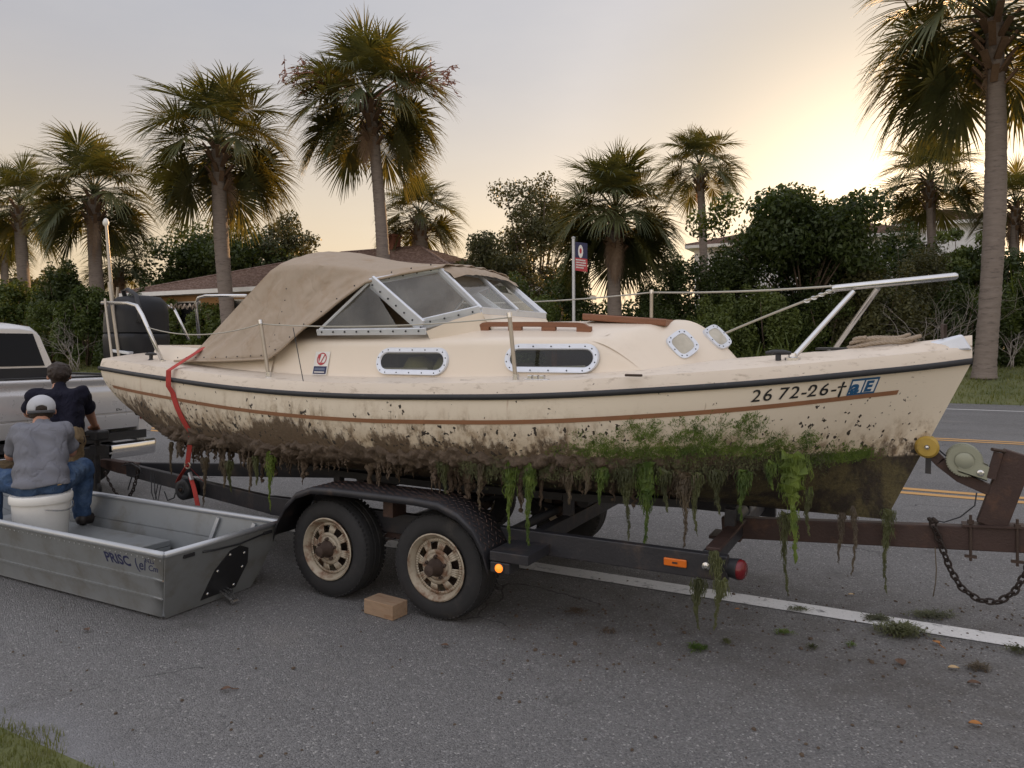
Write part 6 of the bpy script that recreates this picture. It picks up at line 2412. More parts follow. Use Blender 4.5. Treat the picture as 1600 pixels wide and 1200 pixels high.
# transom plate and tow fitting
tnn = Vector((.913, 0, -.408)) * -1
def tpp(y, v, o_=0.0):
    a, b_ = jp(0, v, -1), jp(0, v, 1)
    return Vector((a.x + o_*0.92, y, a.z - o_*0.38))
pl_ = MB()
poly = [(3.32, .10), (3.36, .55), (3.44, .80), (3.52, .84), (3.60, .76), (3.64, .50), (3.60, .12)]
pl_.slab([tpp(y, v, .006) for y, v in poly], Vector((.92, 0, -.38))*.012)
plate = pl_.build('transom_plate', M['truck_dark'], jon)
for y, v in ((3.36, .18), (3.385, .52), (3.45, .74), (3.575, .70), (3.60, .46), (3.575, .18)):
    MB().lathe([(.010, 0), (.008, .005), (0, .006)], tpp(y, v, .0185), (.92, 0, -.38), 8).build('bolt', M['steel'], plate)
tw = MB()
b0 = tpp(3.50, .10, .02)
for dy in (-.03, 0, .03):
    tw.tube([b0 + Vector((0, dy, .02)), b0 + Vector((.05, dy*1.1-.01, .015)), b0 + Vector((.13, dy*0.3-.03, -.02))], .010, 7)
tw.lathe([(.018, -.02), (.018, .02)], b0 + Vector((.14, -.03, -.025)), (0, 1, 0), 10, caps=True)
tw.build('tow_fitting', M['steel'], jon, smooth=50)
dec = MB()
dec.slab([tpp(3.13+.030*math.cos(a), .72+.062*math.sin(a), .006) for a in np.linspace(0, 2*math.pi, 18, endpoint=False)], Vector((.92, 0, -.38))*.002)
dec.build('capacity_decal', M['white_print'], jon)
for y in (3.10, 3.74):
    MB().bar(tpp(y-.04, .93, .012), tpp(y+.04, .93, .012), .02, .024).build('handle', M['truck_dark'], jon, bevel=0.004)
MB().tube([tpp(3.2, .93, .02), tpp(3.3, .90, .02), tpp(3.5, .88, .02), tpp(3.7, .93, .02)], .006, 6).build('cord', M['black_rubber'], jon, smooth=180)


def jon_text(txt, s, v, size, bold=0.0, shear=0, sx=1.0):
    V, F = text_mesh(txt, size, bold, shear)
    P = []
    for p in V:
        vv = v + p.y/0.46
        q = (-4.12 + .2*vv - (s + p.x*sx)) / (-4.12 + .2*vv - JL + .0)
        c = jp(max(q, 0), vv, -1)
        P.append(c + Vector((0, -.004, 0)))
    return MB().add(P, F).build('lettering', M['navy'], jon)


jon_text('PRISC', -4.50, .745, .096, .0028, sx=1.0)
jon_text('(', -4.215, .735, .100, .002, sx=0.8)
jon_text('el', -4.195, .725, .105, .001, .5, sx=0.9)
jon_text('N23', -4.105, .855, .045, .001)
jon_text('Cm', -4.105, .735, .060, .001, .4)
# scrap of wood lying in the well
sw = MB()
sw.bar((-4.62, 3.42, .05), (-4.32, 3.62, .16), .05, .03)
tag(sw.build('driftwood', M['plank'], None, bevel=0.006), 'brown stick lying in the stern well of the jon boat', 'stick')

# ---- bucket
bk = thing('bucket', (-5.92, 3.34, .236), 'white plastic tub used as a seat in the jon boat', 'bucket')
MB().lathe([(0, 0), (.172, 0), (.180, .008), (.200, .31), (.200, .335), (.19, .335), (.18, .31)], (-5.92, 3.34, .236), (0, 0, 1), 48).build('tub', M['white_plastic'], bk, smooth=50)
MB().lathe([(.197, .285), (.211, .287), (.215, .30), (.215, .335), (.207, .348), (.0, .350)], (-5.92, 3.34, .236), (0, 0, 1), 48).build('lid', M['white_plastic'], bk, smooth=50)
MB().tube([Vector((-5.92, 3.34, .51)) + Vector((math.cos(a)*.218, math.sin(a)*.218, -.02-.03*math.sin((a+.4)*2))) for a in np.linspace(-.4, 1.6, 16)], .005, 6).build('wire_handle', M['steel'], bk, smooth=60)


# ================================================================== people
def sdf_mesh(prims, h, k=0.03, wr=0.0, wf=38.0, cut=None, seed=0.0):
    """surface of smoothly blended round cones (a, b, ra, rb): naive surface nets"""
    P = [(np.array(a, float), np.array(b_, float), ra, rb) for a, b_, ra, rb in prims]
    lo = np.min([np.minimum(a, b_) - max(ra, rb) for a, b_, ra, rb in P], 0) - 0.03
    hi = np.max([np.maximum(a, b_) + max(ra, rb) for a, b_, ra, rb in P], 0) + 0.03
    ax = [np.arange(lo[i], hi[i] + h, h) for i in range(3)]
    X, Y, Z = np.meshgrid(*ax, indexing='ij')
    D = None
    for a, b_, ra, rb in P:
        ab = b_ - a
        L2 = max(ab @ ab, 1e-9)
        t = np.clip(((X-a[0])*ab[0] + (Y-a[1])*ab[1] + (Z-a[2])*ab[2])/L2, 0, 1)
        d = np.sqrt((X-a[0]-t*ab[0])**2 + (Y-a[1]-t*ab[1])**2 + (Z-a[2]-t*ab[2])**2) - (ra + (rb-ra)*t)
        if D is None: D = d
        else:
            hh = np.clip(0.5 + 0.5*(d-D)/k, 0, 1)
            D = d*(1-hh) + D*hh - k*hh*(1-hh)
    if wr:
        D = D + wr*np.sin(Z*wf + 3*np.sin(X*9+seed) + 2.2*np.sin(Y*11))*np.sin(X*wf*.45 + 2*np.sin(Z*12+seed)) + wr*0.6*np.sin((X+Y)*wf*1.3 + 4*np.sin(Z*8))
    if cut is not None:
        D = np.maximum(D, cut(X, Y, Z))
    ins = D < 0
    nx, ny, nz = D.shape
    idx = -np.ones((nx-1, ny-1, nz-1), int)
    cnt = np.zeros((nx-1, ny-1, nz-1))
    acc = np.zeros((nx-1, ny-1, nz-1, 3))
    cor = [(i, j, l) for i in (0, 1) for j in (0, 1) for l in (0, 1)]
    sl_ = lambda A, c: A[c[0]:nx-1+c[0], c[1]:ny-1+c[1], c[2]:nz-1+c[2]]
    for c1 in cor:
        for c2 in cor:
            if sum(abs(p-q) for p, q in zip(c1, c2)) == 1 and c1 < c2:
                d1, d2 = sl_(D, c1), sl_(D, c2)
                cr = (d1 < 0) != (d2 < 0)
                t = np.where(cr, d1/np.where(cr, d1-d2, 1), 0)
                for i in range(3):
                    acc[..., i] += np.where(cr, c1[i] + t*(c2[i]-c1[i]), 0)
                cnt += cr
    m = cnt > 0
    idx[m] = np.arange(m.sum())
    g_ = np.argwhere(m)
    V = (g_ + acc[m]/cnt[m][:, None])*h + lo
    F = []
    for a_ in range(3):
        u_, v_ = (a_+1) % 3, (a_+2) % 3
        s1 = [slice(None)]*3; s2_ = [slice(None)]*3
        s1[a_] = slice(0, -1); s2_[a_] = slice(1, None)
        A, B = ins[tuple(s1)], ins[tuple(s2_)]
        e = np.argwhere(A != B)
        e = e[(e[:, u_] > 0) & (e[:, v_] > 0) & (e[:, u_] < D.shape[u_]-1) & (e[:, v_] < D.shape[v_]-1)]
        fl_ = A[tuple(e.T)]
        q = []
        for du, dv in ((-1, -1), (0, -1), (0, 0), (-1, 0)):
            c = e.copy(); c[:, u_] += du; c[:, v_] += dv
            q.append(idx[tuple(c.T)])
        q = np.stack(q, 1)
        q = np.where(fl_[:, None], q, q[:, ::-1])
        F.append(q)
    return V, np.concatenate(F)


def person_frame(base, d, r):
    base, d, r = Vector(base), Vector(d), Vector(r)
    return lambda p: base + r*p[0] + d*p[1] + Vector((0, 0, p[2]))


def cloth(name, prims, fr, m, parent, h=.011, k=.03, wr=0.0, wf=38.0, cut=None, seed=0.0):
    V, F = sdf_mesh(prims, h, k, wr, wf, cut, seed)
    o0 = fr((0, 0, 0)) - ORG[parent]
    e1_, e2_ = fr((1, 0, 0)) - fr((0, 0, 0)), fr((0, 1, 0)) - fr((0, 0, 0))
    W_ = np.outer(V[:, 0], e1_) + np.outer(V[:, 1], e2_) + np.outer(V[:, 2], (0, 0, 1)) + np.array(o0)
    return link_mesh(name, np_mesh(name, W_, F), m, parent, smooth=180)


def hand(c, fwd, side, curl, s=1.0):
    """five bent fingers on a palm: round cones for the body field"""
    c, fwd, side = Vector(c), Vector(fwd).normalized(), Vector(side).normalized()
    up_ = fwd.cross(side).normalized()
    dn = Vector(curl).normalized()
    out = []
    for i, l in enumerate((.074, .084, .078, .060)):
        a = c + side*(i-1.5)*.021*s + fwd*.045*s
        b1 = a + (fwd*0.8 + dn*0.35).normalized()*l*.5*s
        b2 = b1 + (fwd*0.25 + dn).normalized()*l*.5*s
        out += [(a, b1, .0098*s, .0092*s), (b1, b2, .0092*s, .0082*s)]
    t0 = c - side*.030*s - fwd*.01*s
    t1 = t0 + (-side*0.7 + fwd*0.6).normalized()*.036*s
    out += [(t0, t1, .013*s, .011*s), (t1, t1 + (fwd + dn*.6).normalized()*.03*s, .011*s, .009*s)]
    for i in range(4):
        out.append((c + side*(i-1.5)*.017*s - fwd*.035*s, c + side*(i-1.5)*.020*s + fwd*.045*s, .014*s, .012*s))
    return out


# --- man in grey, seated on the bucket with his back to us
g1 = thing('person', (-5.92, 3.34, .586), 'person in grey T-shirt, jeans and pale cap seated on a white tub', 'person')
fr = person_frame((-5.92, 3.34, 0), (-.870, .492, 0), (.492, .870, 0))
hd = (0.0, .27, 1.205)
body = [((0, .0, .70), (0, .13, .98), .10, .11), ((0, .13, .98), (0, .21, 1.10), .10, .06), ((0, .21, 1.08), (0, .26, 1.17), .058, .055),
        ((0, .262, 1.225), (0, .30, 1.215), .088, .082), ((0, .31, 1.18), (0, .335, 1.14), .065, .045), ((0, .385, 1.19), (0, .395, 1.165), .014, .018),
        ((-.088, .285, 1.205), (-.094, .275, 1.18), .016, .012), ((.088, .285, 1.205), (.094, .275, 1.18), .016, .012),
        ((.16, .16, 1.04), (.200, .25, .86), .048, .042), ((.200, .25, .86), (.12, .44, .80), .044, .030),
        ((-.16, .16, 1.04), (-.200, .27, .86), .048, .042), ((-.200, .27, .86), (-.06, .46, .82), .044, .030)]
body += hand((.085, .50, .79), (-.5, .8, -.2), (.8, .5, 0), (0, .2, -1))
body += hand((-.02, .52, .81), (.6, .75, -.2), (-.75, .6, 0), (0, .2, -1))
cloth('body', body, fr, M['skin'], g1, .0085, .018)
tee = [((-.055, -.035, .665), (-.070, .10, 1.0), .118, .112), ((.055, -.035, .665), (.070, .10, 1.0), .118, .112), ((-.085, .12, 1.0), (-.135, .175, 1.045), .095, .070), ((.085, .12, 1.0), (.135, .175, 1.045), .095, .070),
       ((0, .15, 1.02), (0, .205, 1.09), .10, .064), ((-.150, .17, 1.035), (-.190, .235, .915), .070, .066), ((.150, .17, 1.035), (.190, .235, .915), .070, .066),
       ((-.05, -.03, .63), (-.04, .03, .76), .150, .130), ((.05, -.03, .63), (.04, .03, .76), .150, .130)]
cloth('t_shirt', tee, fr, M['grey_shirt'], g1, .010, .045, .0075, 30.0, cut=lambda X, Y, Z: (.655 + .35*np.abs(Y+.02)*(Y>-.02)) - Z + .008*np.sin(X*18))
jn = [((-.075, -.045, .668), (-.09, .02, .66), .112, .105), ((.075, -.045, .668), (.09, .02, .66), .112, .105),
      ((.10, .0, .675), (.29, .30, .700), .108, .080), ((.29, .30, .700), (.285, .315, .33), .080, .066),
      ((-.10, .0, .675), (-.32, .24, .690), .108, .080), ((-.32, .24, .690), (-.33, .235, .33), .080, .066)]
cloth('jeans', jn, fr, M['jeans'], g1, .010, .035, .006, 46.0, seed=2, cut=lambda X, Y, Z: np.where(Y < .02, Z - .672, np.where(np.abs(X) < .14, Z - .70, -1.0)))
for sx_, fx in ((.285, 1), (-.33, -1)):
    yy = .315 if fx > 0 else .235
    sh = [((sx_, yy-.03, .285), (sx_+.05*fx, yy+.03, .275), .048, .045), ((sx_+.05*fx, yy+.03, .275), (sx_+.15*fx, yy+.09, .268), .045, .034), ((sx_, yy, .30), (sx_, yy, .35), .046, .044)]
    cloth('shoe', sh, fr, M['shoe'], g1, .010, .02, cut=lambda X, Y, Z: .237 - Z)
cap = cloth('cap', [((0, .262, 1.232), (0, .30, 1.226), .1005, .094)], fr, M['cap_grey'], g1, .009, .02, cut=lambda X, Y, Z: np.maximum(1.198 - Z - (Y-.27)*.15, np.where(Y < .215, (1 - np.sqrt((X/.038)**2 + ((Z-1.222)/.032)**2))*.03, -1.0)))
cloth('cap_band', [((0, .262, 1.205), (0, .30, 1.205), .0995, .094)], fr, M['cap_dark'], g1, .009, .02, cut=lambda X, Y, Z: np.abs(Z - 1.190 + (Y-.27)*.15) - .013)
cloth('cap_brim', [((-.05, .38, 1.215), (.05, .38, 1.215), .05, .05), ((0, .41, 1.20), (0, .42, 1.20), .05, .05)], fr, M['cap_grey'], g1, .008, .03, cut=lambda X, Y, Z: np.abs(Z - 1.222 + (Y-.36)*.2) - .006)
cloth('hair', [((0, .262, 1.232), (0, .275, 1.18), .0965, .086)], fr, M['hair'], g1, .008, .02, .002, 120, cut=lambda X, Y, Z: np.maximum(np.maximum(Z - 1.30, 1.145 - Z), Y - .295))
wl = MB()
wl.slab([fr(p) for p in ((.105, -.145, .655), (.135, -.135, .660), (.140, -.13, .690), (.110, -.14, .685))], fr((0, -.012, 0)) - fr((0, 0, 0)))
wl.build('pocket_tag', mat('tan_leather', (0.45, 0.28, 0.10), 0.6), g1)

# --- man in navy, bending over the hitch
g2 = thing('person', (-7.29, 4.28, 0), 'person in navy polo and khaki trousers bending over the trailer hitch', 'person')
fr2 = person_frame((-7.29, 4.28, 0), (-.862, .506, 0), (.506, .862, 0))
body = [((.02, .0, .86), (.0, .12, 1.15), .11, .12), ((0, .12, 1.15), (0, .2, 1.30), .10, .06), ((0, .2, 1.28), (.0, .26, 1.37), .056, .054),
        ((.0, .265, 1.445), (.01, .31, 1.435), .092, .085), ((.012, .33, 1.40), (.014, .35, 1.36), .066, .045), ((.02, .405, 1.41), (.022, .418, 1.385), .014, .018),
        ((-.09, .29, 1.42), (-.096, .28, 1.395), .016, .012), ((.092, .29, 1.42), (.098, .28, 1.395), .016, .012),
        ((.20, .14, 1.24), (.262, .29, 1.055), .052, .046), ((.262, .29, 1.055), (.315, .42, .905), .048, .032),
        ((-.20, .14, 1.24), (-.25, .32, 1.06), .052, .046), ((-.25, .32, 1.06), (-.02, .50, .95), .048, .032)]
body += hand((.325, .475, .872), (.1, .85, -.45), (.95, -.1, 0), (0, .2, -1))
body += hand((.02, .555, .93), (.5, .8, -.3), (.8, -.5, 0), (0, .2, -1))
cloth('body', body, fr2, M['skin'], g2, .0085, .018)
polo = [((-.06, -.03, .80), (-.09, .10, 1.16), .140, .130), ((.08, -.03, .80), (.09, .10, 1.16), .140, .130), ((-.10, .11, 1.17), (-.18, .15, 1.235), .11, .078), ((.10, .11, 1.17), (.18, .15, 1.235), .11, .078),
        ((0, .13, 1.20), (0, .2, 1.30), .11, .066), ((-.195, .14, 1.235), (-.24, .245, 1.10), .078, .076), ((.195, .14, 1.235), (.245, .245, 1.10), .078, .076)]
cloth('polo_shirt', polo, fr2, M['navy_shirt'], g2, .010, .045, .0075, 30.0, cut=lambda X, Y, Z: .775 - Z + .012*np.sin(X*30), seed=1)
kh = [((-.05, -.05, .83), (-.06, .0, .80), .13, .125), ((.09, -.05, .83), (.10, .0, .80), .13, .125), ((.11, -.01, .80), (.13, .05, .45), .105, .078), ((.13, .05, .45), (.13, -.02, .09), .078, .064),
      ((-.09, -.01, .80), (-.10, .12, .46), .105, .078), ((-.10, .12, .46), (-.10, .06, .09), .078, .064)]
cloth('trousers', kh, fr2, M['khaki'], g2, .011, .035, .007, 40.0, seed=3)
for sx_, yy in ((.13, -.02), (-.10, .06)):
    cloth('shoe', [((sx_, yy-.03, .05), (sx_, yy+.13, .04), .050, .040), ((sx_, yy, .06), (sx_, yy, .11), .048, .046)], fr2, M['shoe'], g2, .011, .02, cut=lambda X, Y, Z: .004 - Z)
gh = random.Random(4)
hr = [((.0, .258, 1.46), (.0, .30, 1.475), .100, .088), ((0, .245, 1.42), (0, .25, 1.385), .088, .07)]
for k in range(90):
    d = Vector((gh.gauss(0, 1), gh.gauss(-.3, 1), gh.gauss(.35, .9))).normalized()
    if d.y > .45 and d.z < .45: continue
    if d.z < -.6: continue
    c = Vector((0, .268, 1.448)) + Vector((d.x*.098, d.y*.104, d.z*.105))
    hr.append((c, c + Vector((gh.uniform(-.012, .012), gh.uniform(-.012, .012), -.012)), gh.uniform(.013, .022), .010))
cloth('hair', hr, fr2, M['hair'], g2, .008, .010)
MB().tube([fr2((.088, .30, 1.435)), fr2((.10, .36, 1.437)), fr2((.075, .405, 1.437))], .005, 6).build('glasses', M['ink'], g2, smooth=60)

# ================================================================== the pickup
tk = thing('pickup_truck', (-9.9, 4.83, 0), 'silver pickup truck with chrome rear bumper at the left edge', 'pickup truck')
T0, T1, TS = 3.85, 5.81, -8.0
TP, TD = M['truck'], M['truck_dark']
tg = MB()
prof = [(-.06, 1.375), (-.015, 1.378), (.012, 1.360), (.016, 1.335), (.002, 1.31), (-.006, 1.285), (-.004, 1.255), (.022, 1.225), (.026, 1.20), (.024, 1.05), (.018, .965), (.0, .955), (.0, .945), (.018, .935), (.014, .80), (.0, .775), (-.05, .77)]
tg.loft([[Vector((TS+x, y, z)) for x, z in prof] for y in np.linspace(T0+.20, T1-.20, 5)], closed=False)
tg.slab([Vector((TS+x, T0+.20, z)) for x, z in prof], (0, .001, 0))
gate = tg.build('tailgate', TP, tk, smooth=50)
MB().box((TS+.024, 4.70, 1.10), (TS+.034, 4.96, 1.19)).build('gate_handle', TD, gate, bevel=0.01)
V, F = text_mesh('EC', .062, .002)
MB().add([Vector((TS+.021, 5.33 + v.x, .985 + v.y)) for v in V], F).build('badge', M['ink'], gate)
for y0, y1, sd in ((T0, T0+.195, -1), (T1-.195, T1, 1)):
    # corner post with tail lamp, and bed side
    cps = MB()
    yo = y0 if sd < 0 else y1
    yi = y1 if sd < 0 else y0
    cps.box((TS-.10, min(yo+sd*-.0, yi), .70), (TS-.005, max(yo, yi), 1.36))
    cps.build('corner_post', TP, tk, bevel=0.02)
    MB().box((TS-.06, min(yo-sd*.01, yi+sd*.03), .86), (TS+.012, max(yo-sd*.01, yi+sd*.03), 1.26)).build('tail_lamp', M['tail'], tk, bevel=0.015)
    sd_ = MB()
    sec = [(0, .60), (.012, .78), (.0, .95), (.03, 1.0), (.02, 1.25), (-.01, 1.36), (-.09, 1.365), (-.11, 1.32), (-.11, .60)]
    sd_.loft([[Vector((s, yo + sd*dx - sd*.02, z)) for dx, z in sec] for s in (TS-.101, TS-1.92)])
    sd_.build('bed_side', TP, tk, smooth=40)
    MB().box((TS-1.92, min(yo-sd*.03, yo-sd*.13), 1.367), (TS-.05, max(yo-sd*.03, yo-sd*.13), 1.385)).build('rail_cap', TD, tk, bevel=0.004)
MB().box((TS-1.92, T0+.12, .80), (TS-.065, T1-.12, .84)).build('bed_floor', TD, tk)
MB().box((TS-.062, T0+.21, 1.3785), (TS-.002, T1-.21, 1.392)).build('gate_cap', TD, tk, bevel=0.004)
MB().box((TS-1.865, T0+.06, .84), (TS-1.855, T1-.06, 1.445)).build('bed_front', TD, tk)
# cab
CS = TS - 1.97
cab_ = MB()
cr_ = []
for s, zt, w_ in ((CS, 1.945, .0), (CS-.06, 1.995, .0), (CS-.4, 2.03, .0), (CS-1.2, 2.03, .0), (CS-1.75, 1.97, .0), (CS-2.35, 1.42, .0)):
    row = []
    for y, z in ((T0+.02, .55), (T0+.0, .9), (T0+.02, 1.30), (T0+.06, 1.38), (T0+.20, zt-.10), (T0+.30, zt-.02), (T0+.45, zt), (T1-.45, zt), (T1-.30, zt-.02), (T1-.20, zt-.10), (T1-.06, 1.38), (T1-.02, 1.30), (T1, .9), (T1-.02, .55)):
        row.append(Vector((s + (0.10 if s == CS and z < 1.45 else 0), y, min(z, zt) if zt > 1.5 else min(z, 1.40 - (0 if z > 1.3 else 0)))))
    cr_.append(row)
cab_.loft(cr_)
cab = cab_.build('cab', TP, tk, smooth=40, bevel=0.01)
wd = MB()
wd.add([Vector((CS+.105, T0+.20, 1.47)), Vector((CS+.105, T1-.20, 1.47)), Vector((CS+.016, T1-.30, 1.885)), Vector((CS+.016, T0+.30, 1.885))], [(0, 1, 2, 3)])
rw = wd.build('rear_window', M['tint'], cab)
rw.modifiers.new('t', 'SOLIDIFY').thickness = 0.02
for y0, sd in ((T0, -1), (T1, 1)):
    for a, b_ in ((CS-.10, CS-.85), (CS-.95, CS-1.75)):
        yy0, yy1 = (y0 + (-sd)*.075, y0 + (-sd)*.185)
        MB().add([Vector((a, yy0, 1.42)), Vector((b_, yy0, 1.42)), Vector((b_ + .06, yy1, 1.83)), Vector((a-.04, yy1, 1.83))], [(0, 1, 2, 3)]).build('side_window', M['tint'], cab)
MB().loft([[Vector((s, y, z)) for y, z in ((T0+.03, .55), (T0+.01, .95), (T0+.08, zt-.06), (T0+.2, zt), (T1-.2, zt), (T1-.08, zt-.06), (T1-.01, .95), (T1-.03, .55))] for s, zt in ((CS-2.3, 1.38), (CS-2.9, 1.34), (CS-3.5, 1.26), (CS-3.62, 1.1))]).build('hood', TP, tk, smooth=40)
# bumper: chrome ends, black step pad and hitch receiver
def bsec(y, x1): return [Vector((TS+.02, y, .62)), Vector((TS+x1, y, .605)), Vector((TS+x1+.015, y, .54)), Vector((TS+x1-.01, y, .455)), Vector((TS+.03, y, .44))]
for rngy in (((T0-.01, .05), (T0+.06, .13), (T0+.30, .155), (T0+.62, .155)), ((T1-.62, .155), (T1-.30, .155), (T1-.06, .13), (T1+.01, .05))):
    bp = MB()
    bp.loft([bsec(y, x) for y, x in rngy])
    bump_ = bp.build('bumper_end', M['chrome'], tk, smooth=40, bevel=0.006)
MB().box((TS+.03, T0+.64, .47), (TS+.15, T1-.64, .615)).build('step_pad', TD, bump_, bevel=0.01)
MB().box((TS-.02, T0+.1, .64), (TS+.03, T1-.1, .735)).build('valance', TD, tk)
for y in (T1-.46,):
    MB().box((TS+.172, y-.20, .515), (TS+.176, y+.16, .535)).build('bumper_slot', M['white_print'] if False else M['chrome'], bump_)
MB().box((TS-.4, 4.80, .36), (TS+.12, 4.90, .46)).build('hitch_receiver', TD, tk, bevel=0.006)
MB().lathe([(.03, -.05), (.03, .02), (.02, .03), (.024, .045), (.026, .06), (.016, .078), (0, .082)], (TS+.32, TC-.06, .42), (0, 0, 1), 16).box((TS+.1, TC-.09, .36), (TS+.36, TC-.03, .385)).build('ball_mount', M['hub'], tk, smooth=40)
MB().box((TS+.0, 4.25, .47), (TS+.158, 4.56, .60)).build('plate_recess', TD, tk, bevel=0.004)
MB().box((TS+.16, 4.28, .485), (TS+.163, 4.53, .585)).build('number_plate', M['white_print'], tk)
for s in (TS-1.05, CS-2.75):
    for yo, sd in ((T0+.02, -1), (T1-.02, 1)):
        c = Vector((s, yo, .39))
        MB().lathe([(.24, -.24), (.30, -.25), (.37, -.22), (.39, -.17), (.39, -.06), (.37, -.015), (.30, .0), (.24, -.01), (.22, -.05), (0, -.06)], c, (0, sd, 0), 36).build('wheel', M['tyre'], tk, smooth=40)
        MB().lathe([(.235, -.02), (.225, -.005), (.20, -.02), (.12, -.04), (.06, -.02), (0, -.015)], c, (0, sd, 0), 24).build('rim', M['alu'], tk, smooth=40)
MB().box((CS-3.4, T0+.3, .42), (TS-.2, T1-.3, .58)).build('chassis', TD, tk)

# ================================================================== litter on the road
g = random.Random(21)


def debris(px, py, wpx, hpx, name, label, cat, m, n, L=.05, up_=.02, group='weed fallen on the road'):
    d0 = CAM_H*FPX/(py-YH)
    c = far(px, py, d0)
    sx = wpx/2*d0/FPX
    sy = hpx/2*d0*d0/(FPX*CAM_H)
    mb = MB()
    for k in range(int(n*2.4)):
        u, v = max(-1, min(1, g.gauss(0, .34))), max(-1, min(1, g.gauss(0, .34)))
        p = Vector((c.x + COS*u*sx - SIN*v*sy, c.y + SIN*u*sx + COS*v*sy, .008 + up_*g.random()*math.exp(-(u*u+v*v)*2)))
        a = g.uniform(0, 6.28)
        l = L*g.uniform(.4, 1.2)
        d = Vector((math.cos(a)*l, math.sin(a)*l, g.uniform(-.2, .5)*up_))
        s = Vector((-math.sin(a), math.cos(a), 0))*g.uniform(.0015, .0045)
        mb.add([p-s*.5, p+s*.5, p+d*.6+s+Vector((0, 0, .006)), p+d*.6-s+Vector((0, 0, .006)), p+d], [(0, 1, 2, 3), (3, 2, 4)])
    return tag(mb.build(name, m, None), label, cat, group)


debris(1408, 990, 90, 24, 'weed_clump', 'largest brown weed clump beside the white lane line', 'weed', WO, 260, .07, .05)
debris(1455, 963, 90, 18, 'weed_clump', 'thin spread of weed beyond the white line below the chain', 'weed', WO, 150, .06, .012)
debris(1372, 968, 50, 10, 'weed_clump', 'flat weed lying across the white lane line', 'weed', WO, 80, .06, .01)
debris(1090, 1016, 34, 12, 'weed_clump', 'bright green weed scrap left of the others on the asphalt', 'weed', AL, 50, .05, .02)
debris(1136, 1006, 14, 8, 'weed_clump', 'tiny round green weed tuft below the trailer tail lamp', 'weed', WO, 26, .025, .02)
debris(1225, 991, 34, 10, 'weed_clump', 'yellow-green weed scrap right of the tail lamp', 'weed', AL, 40, .04, .015)
debris(1268, 1014, 18, 9, 'weed_clump', 'small olive weed scrap in the middle of the litter', 'weed', WO, 26, .03, .015)
debris(1330, 1010, 16, 7, 'weed_clump', 'small yellowish weed scrap left of the largest clump', 'weed', AL, 16, .03, .01)
debris(1528, 1046, 40, 14, 'weed_clump', 'brown weed scrap nearest the right foreground', 'weed', WB, 50, .05, .02)
debris(1592, 1020, 40, 12, 'weed_clump', 'weed clump cut by the right edge of the photo', 'weed', WO, 50, .05, .03)
debris(900, 957, 40, 14, 'weed_clump', 'dark wet weed scrap right of the near trailer wheel', 'weed', M['mud'], 60, .04, .012)
debris(950, 988, 34, 5, 'weed_clump', 'thin dark stalk lying on the road right of the wheel', 'weed', M['mud'], 16, .06, .008)
debris(1248, 954, 50, 8, 'weed_clump', 'green scrap lying on the white lane line', 'weed', WO, 40, .04, .01)


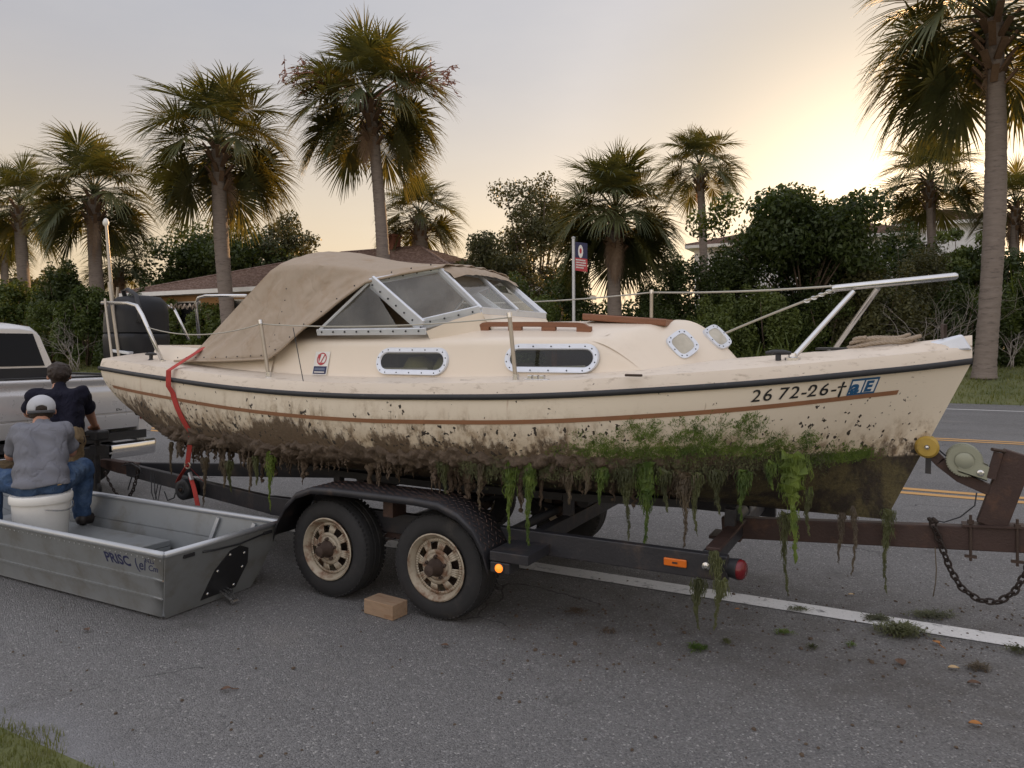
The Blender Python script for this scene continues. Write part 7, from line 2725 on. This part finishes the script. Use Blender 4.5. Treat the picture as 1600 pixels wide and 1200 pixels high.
def leaf(px, py, size, label, col, rot=0.0, stem=True):
    d0 = CAM_H*FPX/(py-YH)
    c = far(px, py, d0)
    mb = MB()
    e1_ = Vector((math.cos(rot), math.sin(rot), 0))
    e2_ = Vector((-math.sin(rot), math.cos(rot), 0))
    n = 9
    L_, R_, Mid = [], [], []
    for i in range(n):
        q = i/(n-1)
        w_ = size*.36*math.sin(math.pi*min(1, q*1.02+.0))**.8
        z = .010 + size*.20*math.sin(q*2.6)*.6
        Mid.append(Vector((c.x, c.y, z)) + e1_*size*(q-.5))
        L_.append(Mid[-1] - e2_*w_ + Vector((0, 0, size*.13)))
        R_.append(Mid[-1] + e2_*w_ + Vector((0, 0, size*.13)))
    mb.loft([L_, Mid, R_], closed=False)
    if stem:
        mb.tube([Mid[-1], Mid[-1] + e1_*size*.35 + Vector((0, 0, -.004)), Mid[-1] + e1_*size*.75 - Vector((0, 0, Mid[-1].z-.008))], [.0035, .003, .002], 5)
    return tag(mb.build('fallen_leaf', col, None, smooth=180), label, 'leaf', 'fallen leaves on the road')


OL = mat('orange_leaf', (0.36, 0.15, 0.035), 0.6, var=0.3, vs=30)
BL = mat('brown_leaf', (0.11, 0.06, 0.035), 0.7, var=0.3, vs=30)
PL = mat('pale_leaf', (0.48, 0.34, 0.18), 0.7, var=0.2, vs=30)
leaf(1463, 1008, .055, 'orange leaf with pale stalk near the largest weed clump', OL, -.9)
leaf(1524, 1136, .055, 'orange-brown leaf alone in the right foreground', OL, .1, False)
leaf(1490, 1048, .055, 'pale curled leaf in the right foreground', PL, .2, False)
leaf(1522, 1072, .060, 'dark brown leaf below the pale curled leaf', BL, .1, False)
leaf(1407, 1040, .075, 'dark brown curled pod left of the pale leaf', BL, 1.9, False)
leaf(1152, 955, .035, 'small orange leaf beside the white line below the tail lamp', OL, .2, False)
leaf(1330, 932, .040, 'pale leaf on the asphalt below the hanging weed', PL, .2, False)
leaf(695, 1012, .045, 'dark leaf on the asphalt below the near trailer wheel', BL, .2, False)
leaf(353, 1081, .050, 'brown twisted leaf on the asphalt below the jon boat', BL, .8, True)
leaf(135, 988, .055, 'reddish brown leaf beside the jon boat side', BL, -.1, False)
# loose crumbs of mud and grit
cr = MB()
for k in range(520):
    if k < 380:
        px, py = g.uniform(780, 1600), g.gauss(985, 42)
    else:
        px, py = g.uniform(0, 1600), g.uniform(900, 1190)
    if py < 890 or py > 1195: continue
    d0 = CAM_H*FPX/(py-YH)
    c = far(px, py, d0)
    if c.y < 2.1: continue
    r = g.uniform(.003, .010)*(1.6 if g.random() < .08 else 1)
    cr.lathe([(.0005, -r*.3), (r, 0), (r*.7, r*.6), (.0005, r*.8)], (c.x, c.y, r*.3), (g.uniform(-.3, .3), g.uniform(-.3, .3), 1), 5)
tag(cr.build('mud_crumbs', M['mud'], loc=(0, 0, 0)), 'dark crumbs of dried mud scattered over the road', 'mud', kind='stuff')
